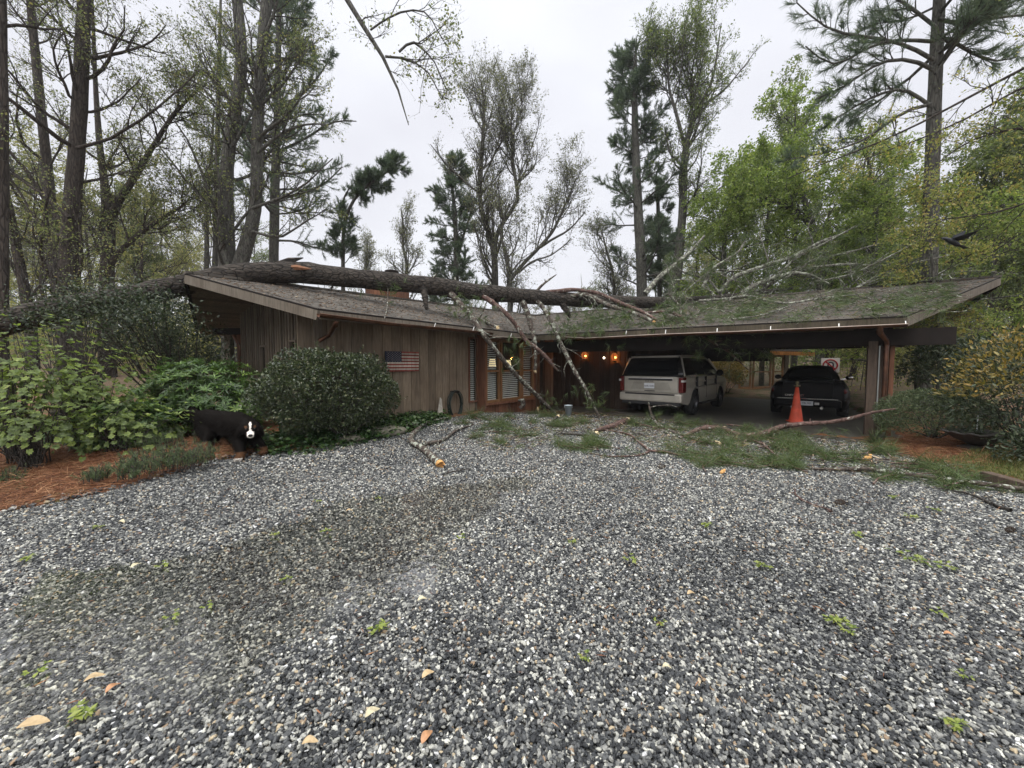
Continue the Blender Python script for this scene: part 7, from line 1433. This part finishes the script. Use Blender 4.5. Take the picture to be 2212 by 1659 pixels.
for f, L in ((c2, [(860, 1140), (1000, 1200), (1120, 1190), (1210, 1235), (850, 1300), (1050, 1330), (1600, 1160), (1650, 1195), (1560, 1210), (1800, 1380), (1900, 1370), (1700, 1390), (930, 1230), (1300, 1100), (1420, 1120), (1180, 1060), (1080, 1260), (960, 1150), (1150, 1140), (1500, 1130), (1740, 1180), (1320, 1180), (780, 1180), (1240, 1290)]),
             (cd, [(620, 150), (1000, 135), (1090, 130), (330, 220), (250, 260), (150, 250), (740, 240), (1250, 250), (1250, 370), (1330, 400), (1450, 330), (1300, 520), (1400, 560), (1500, 560), (1450, 510), (1750, 560), (1820, 540), (1870, 580), (1900, 430), (2000, 400), (2050, 350), (2100, 440), (2000, 470), (1700, 380), (1800, 360), (950, 280), (1050, 290), (430, 400), (350, 420), (500, 390), (1320, 580), (1230, 480), (1560, 440), (1640, 500), (1150, 250), (850, 260), (1960, 540), (1500, 400)]),
             (ce, [(100, 300), (200, 340), (300, 400), (150, 380), (400, 420), (850, 400), (1000, 410), (1250, 560), (1350, 540), (950, 650), (60, 250), (1150, 500), (700, 470), (1650, 690), (1500, 610)])):
    for x, y in L:
        u, v = f(x, y); q = ong(u, v, 0); k = int(rs.integers(0, 3)); sc = rs.uniform(.75, 1.25); rz = rs.uniform(0, 6.28)
        if fresh[k]:
            fresh[k] = False; o = SP[k]; o.location = q; o.rotation_euler = (0, 0, rz); o.scale = (sc,) * 3
            for ch in o.children: ch.matrix_parent_inverse = Matrix.Identity(4)
        else: copy_tree(SP[k], q, rz, sc, SPL, SPG)
# fallen leaves
def flat_leaf(rg, L, W, curl, lobes=0):
    n = 11; t = np.linspace(0, 1, n); w = np.sin(np.pi * t ** .8) ** .8 * W / 2 * (1 + (.35 * np.sin(t * 19) if lobes else 0)); x = (t - .5) * L; z = curl * (np.cos((t - .5) * 3) * .5 + .3 * np.sin(t * 5)); e = curl * .9
    V = np.concatenate([np.stack([x, w, z + e * (w / W)], 1), np.stack([x, 0 * w, z], 1), np.stack([x, -w, z + e * .6 * (w / W)], 1)]); F = [[a * n + i, a * n + i + 1, (a + 1) * n + i + 1, (a + 1) * n + i] for a in range(2) for i in range(n - 1)]; return V, np.array(F)
def tanmat(n, c):
    m = plain(n, c, .5, 0, .4, .3, 40, .2); return m
TM = [tanmat('tan_leaf', (.46, .34, .19)), tanmat('amber_leaf', (.42, .22, .11)), tanmat('pale_leaf', (.55, .49, .32))]
L6 = lambda x, y: (x * .5, 1061.8 + .5 * y); L7 = lambda x, y: (1106 + .5 * x, 1061.8 + .5 * y)
for (f, x, y, L, k, lab) in ((L6, 145, 1010, .17, 0, 'long tan dead leaf nearest the lower left corner'), (L6, 410, 810, .12, 0, 'tan dead leaf in the puddle, above and left of the pinkish one'), (L6, 490, 852, .10, 1, 'pinkish dead leaf in the puddle beside a tan one'), (L6, 590, 322, .12, 2, 'pale dead leaf in the upper left of the puddle'), (L6, 525, 133, .12, 2, 'pale dead leaf on the gravel just beyond the puddle'),
                         (L6, 1850, 795, .11, 0, 'tan curled leaf on the gravel right of the puddle, above the amber one'), (L6, 1845, 1065, .11, 1, 'amber dead leaf at the bottom centre of the gravel'), (L6, 1610, 960, .11, 2, 'pale narrow curled leaf between the tan and amber leaves'), (L6, 1340, 1090, .10, 0, 'tan dead leaf at the bottom left of the amber leaf'), (L6, 1510, 85, .11, 0, 'small amber leaf floating at the far end of the puddle'), (L6, 1825, 470, .10, 2, 'pale leaf in the sky reflection of the puddle'),
                         (L7, 670, 765, .075, 2, 'crumpled yellow leaf alone on the gravel right of centre'), (L7, 775, 445, .10, 0, 'tan leaf beside a small red-brown scrap on the open gravel'), (L7, 1890, 625, .08, 1, 'small brown leaf on the gravel at far right')):
    q = onz(*f(x, y), .022 if k < 9 else .02); rg = np.random.default_rng(int(x + y)); V, F = flat_leaf(rg, L * .66, L * .32, .016); a = rg.uniform(-.9, .9) + (.5 if f is L6 else 0); c, s = math.cos(a), math.sin(a); V = V @ np.array([[c, s, 0], [-s, c, 0], [0, 0, 1]]) + q + [0, 0, .006]
    m = MB(); m.add(V, F, 0, None, True); tag(m.build('dead_leaf', TM[k], None, recalc=False), lab, 'leaf')
LF['sprig'] = leafmat('yellow_green_leaf', [(0, (.10, .15, .03)), (.5, (.20, .26, .05)), (1, (.33, .36, .10))], .4, .3)
SGL, SGG = 'torn yellow-green leaf sprig lying on the gravel', 'green leaf sprigs on the gravel'
def sprig(seed, n, r):
    rg = np.random.default_rng(seed); m = MB()
    for k in range(n):
        a = rg.uniform(0, 6.28); c0 = np.array([rg.normal(0, r), rg.normal(0, r * .6), .03 + .02 * rg.random()]); 
        for j in range(5):
            b = a + (j - 2) * .62; d = np.array([[math.cos(b), math.sin(b), .25 * rg.normal()]]); V, F, r_ = leafquads(rg, c0[None], .05 * (1 - .16 * abs(j - 2)), .5, 0, .6, d); m.add(V, F, 0, r_)
    m.tube([(-r * 1.6, 0, .03), (0, .01, .035), (r * 1.5, -.01, .03)], .0025, 4, 0); o = m.build('leaf_sprig', LF['sprig'], None, recalc=False); return tag(o, SGL, 'leaf sprig', SGG)
SG = [sprig(311, 7, .05), sprig(312, 4, .035), sprig(313, 22, .13)]; fresh = [True] * 3
for f, L in ((L6, [(120, 305, 0), (430, 165, 0), (1185, 188, 0), (1415, 175, 1), (1635, 620, 0), (885, 500, 1), (1245, 380, 1), (730, 545, 1), (340, 985, 0), (140, 785, 1), (1370, 50, 1), (1630, 30, 1), (2000, 205, 1), (690, 325, 1)]),
             (L7, [(840, 158, 0), (1720, 122, 0), (260, 232, 0), (1090, 340, 0), (1800, 320, 2), (1385, 580, 0), (1430, 592, 1), (1470, 625, 1), (630, 578, 1), (325, 730, 1), (1500, 208, 0), (1645, 35, 0), (500, 310, 1), (1830, 540, 1), (1910, 1030, 0), (1830, 96, 1), (1955, 810, 1)])):
    for x, y, k in L:
        q = onz(*f(x, y), .0); q[2] = .012 if f is L7 else float(dip(q[None, :2])[0]) + .015; q[2] = max(q[2], -.012); rz = rs.uniform(0, 6.28)
        if fresh[k]: fresh[k] = False; SG[k].location = q; SG[k].rotation_euler = (0, 0, rz); SG[k].scale = (.75,) * 3
        else: copy_tree(SG[k], q, rz, rs.uniform(.55, .9), SGL, SGG)
# pine cones
def cone_(q, s, lab):
    m = MB(); rg = np.random.default_rng(3); n = 70
    for k in range(n):
        t = (k + .5) / n; a = k * 2.4; r = s * .42 * math.sin(math.pi * min(.97, t * .85 + .12)); d = np.array([math.cos(a), 0, math.sin(a)]); c = q + np.array([(t - .5) * s * 1.2, 0, 0]) + d * r * .6; m.box(c + d * r * .3, (s * .12, s * .16, s * .05), np.array([unit(d + [.5, 0, 0]), unit(np.cross(d, [1, 0, 0])), unit(np.cross(unit(d + [.5, 0, 0]), unit(np.cross(d, [1, 0, 0]))))]))
    tag(m.build('pine_cone', plain('cone_brown', (.06, .042, .03), .8), None, recalc=False), lab, 'pine cone')
cone_(onz(*c3(715, 1520), .04), .09, 'dark pine cone on the gravel in front of the pale car'); cone_(onz(*ce(560, 832), .04), .09, 'dark pine cone right of the thin curved stick'); cone_(onz(*c3(205, 1622), .04), .06, 'small pine cone on the gravel below the short thick log'); cone_(onz(*ce(2090, 1080), .04), .07, 'pine cone on the gravel at the right photo edge')
# landscape timber at the right edge
a, b = onz(2128, 1027, .06), onz(2330, 1085, .06); m = MB(); m.bar(a, b, .13, .12, 0, .4); tag(m.build('landscape_timber', M_post, None, bevel=.012), 'dark landscape timber edging the right bed', 'timber')
# brown bark, needles and scraps between gravel and carport
def scraps(rg, m, p):
    p[:, 2] = .012 + .03 * rg.random(len(p)); d = unit(rg.normal(0, 1, p.shape) * [1, 1, .12]); V, F, r = leafquads(rg, p, .12, .12, 0, .5, d); m.add(V, F, 0, r)
LF['scrap'] = leafmat('storm_scrap', [(0, (.04, .028, .02)), (.45, (.12, .075, .045)), (.6, (.07, .10, .03)), (.85, (.12, .16, .05)), (.95, (.3, .2, .12)), (1, (.6, .48, .32))], .7, 0)
cover('storm_litter', 'bark scraps, needles and twigs strewn along the front of the carport', [([(980, 930), (1040, 895), (1180, 885), (1300, 895), (1420, 905), (1700, 935), (1860, 955), (2000, 1000), (1900, 1030), (1600, 1010), (1400, 960), (1250, 935), (1100, 985)], 1)], 9000, scraps, 'scrap', 271)
# ================================================================== RAINY AIR
hz_m = bpy.data.materials.new('rain_haze'); hz_m.use_nodes = True; N, L = hz_m.node_tree.nodes, hz_m.node_tree.links; N.clear()
out = N.new('ShaderNodeOutputMaterial'); pv = N.new('ShaderNodeVolumePrincipled'); pv.inputs['Color'].default_value = (.93, .95, 1.0, 1); pv.inputs['Density'].default_value = .0006; pv.inputs['Anisotropy'].default_value = .2
L.new(pv.outputs[0], out.inputs['Volume'])
zt = max((o.matrix_world @ Vector(c)).z for o in bpy.data.objects if o.type == 'MESH' for c in o.bound_box) if False else 34.0
m = MB(); m.box((0, 69, (zt - 1.5) / 2), (224, 168, zt + 1.5)); tag(m.build('haze', hz_m), 'thin rain haze in the air', None, None, 'stuff')
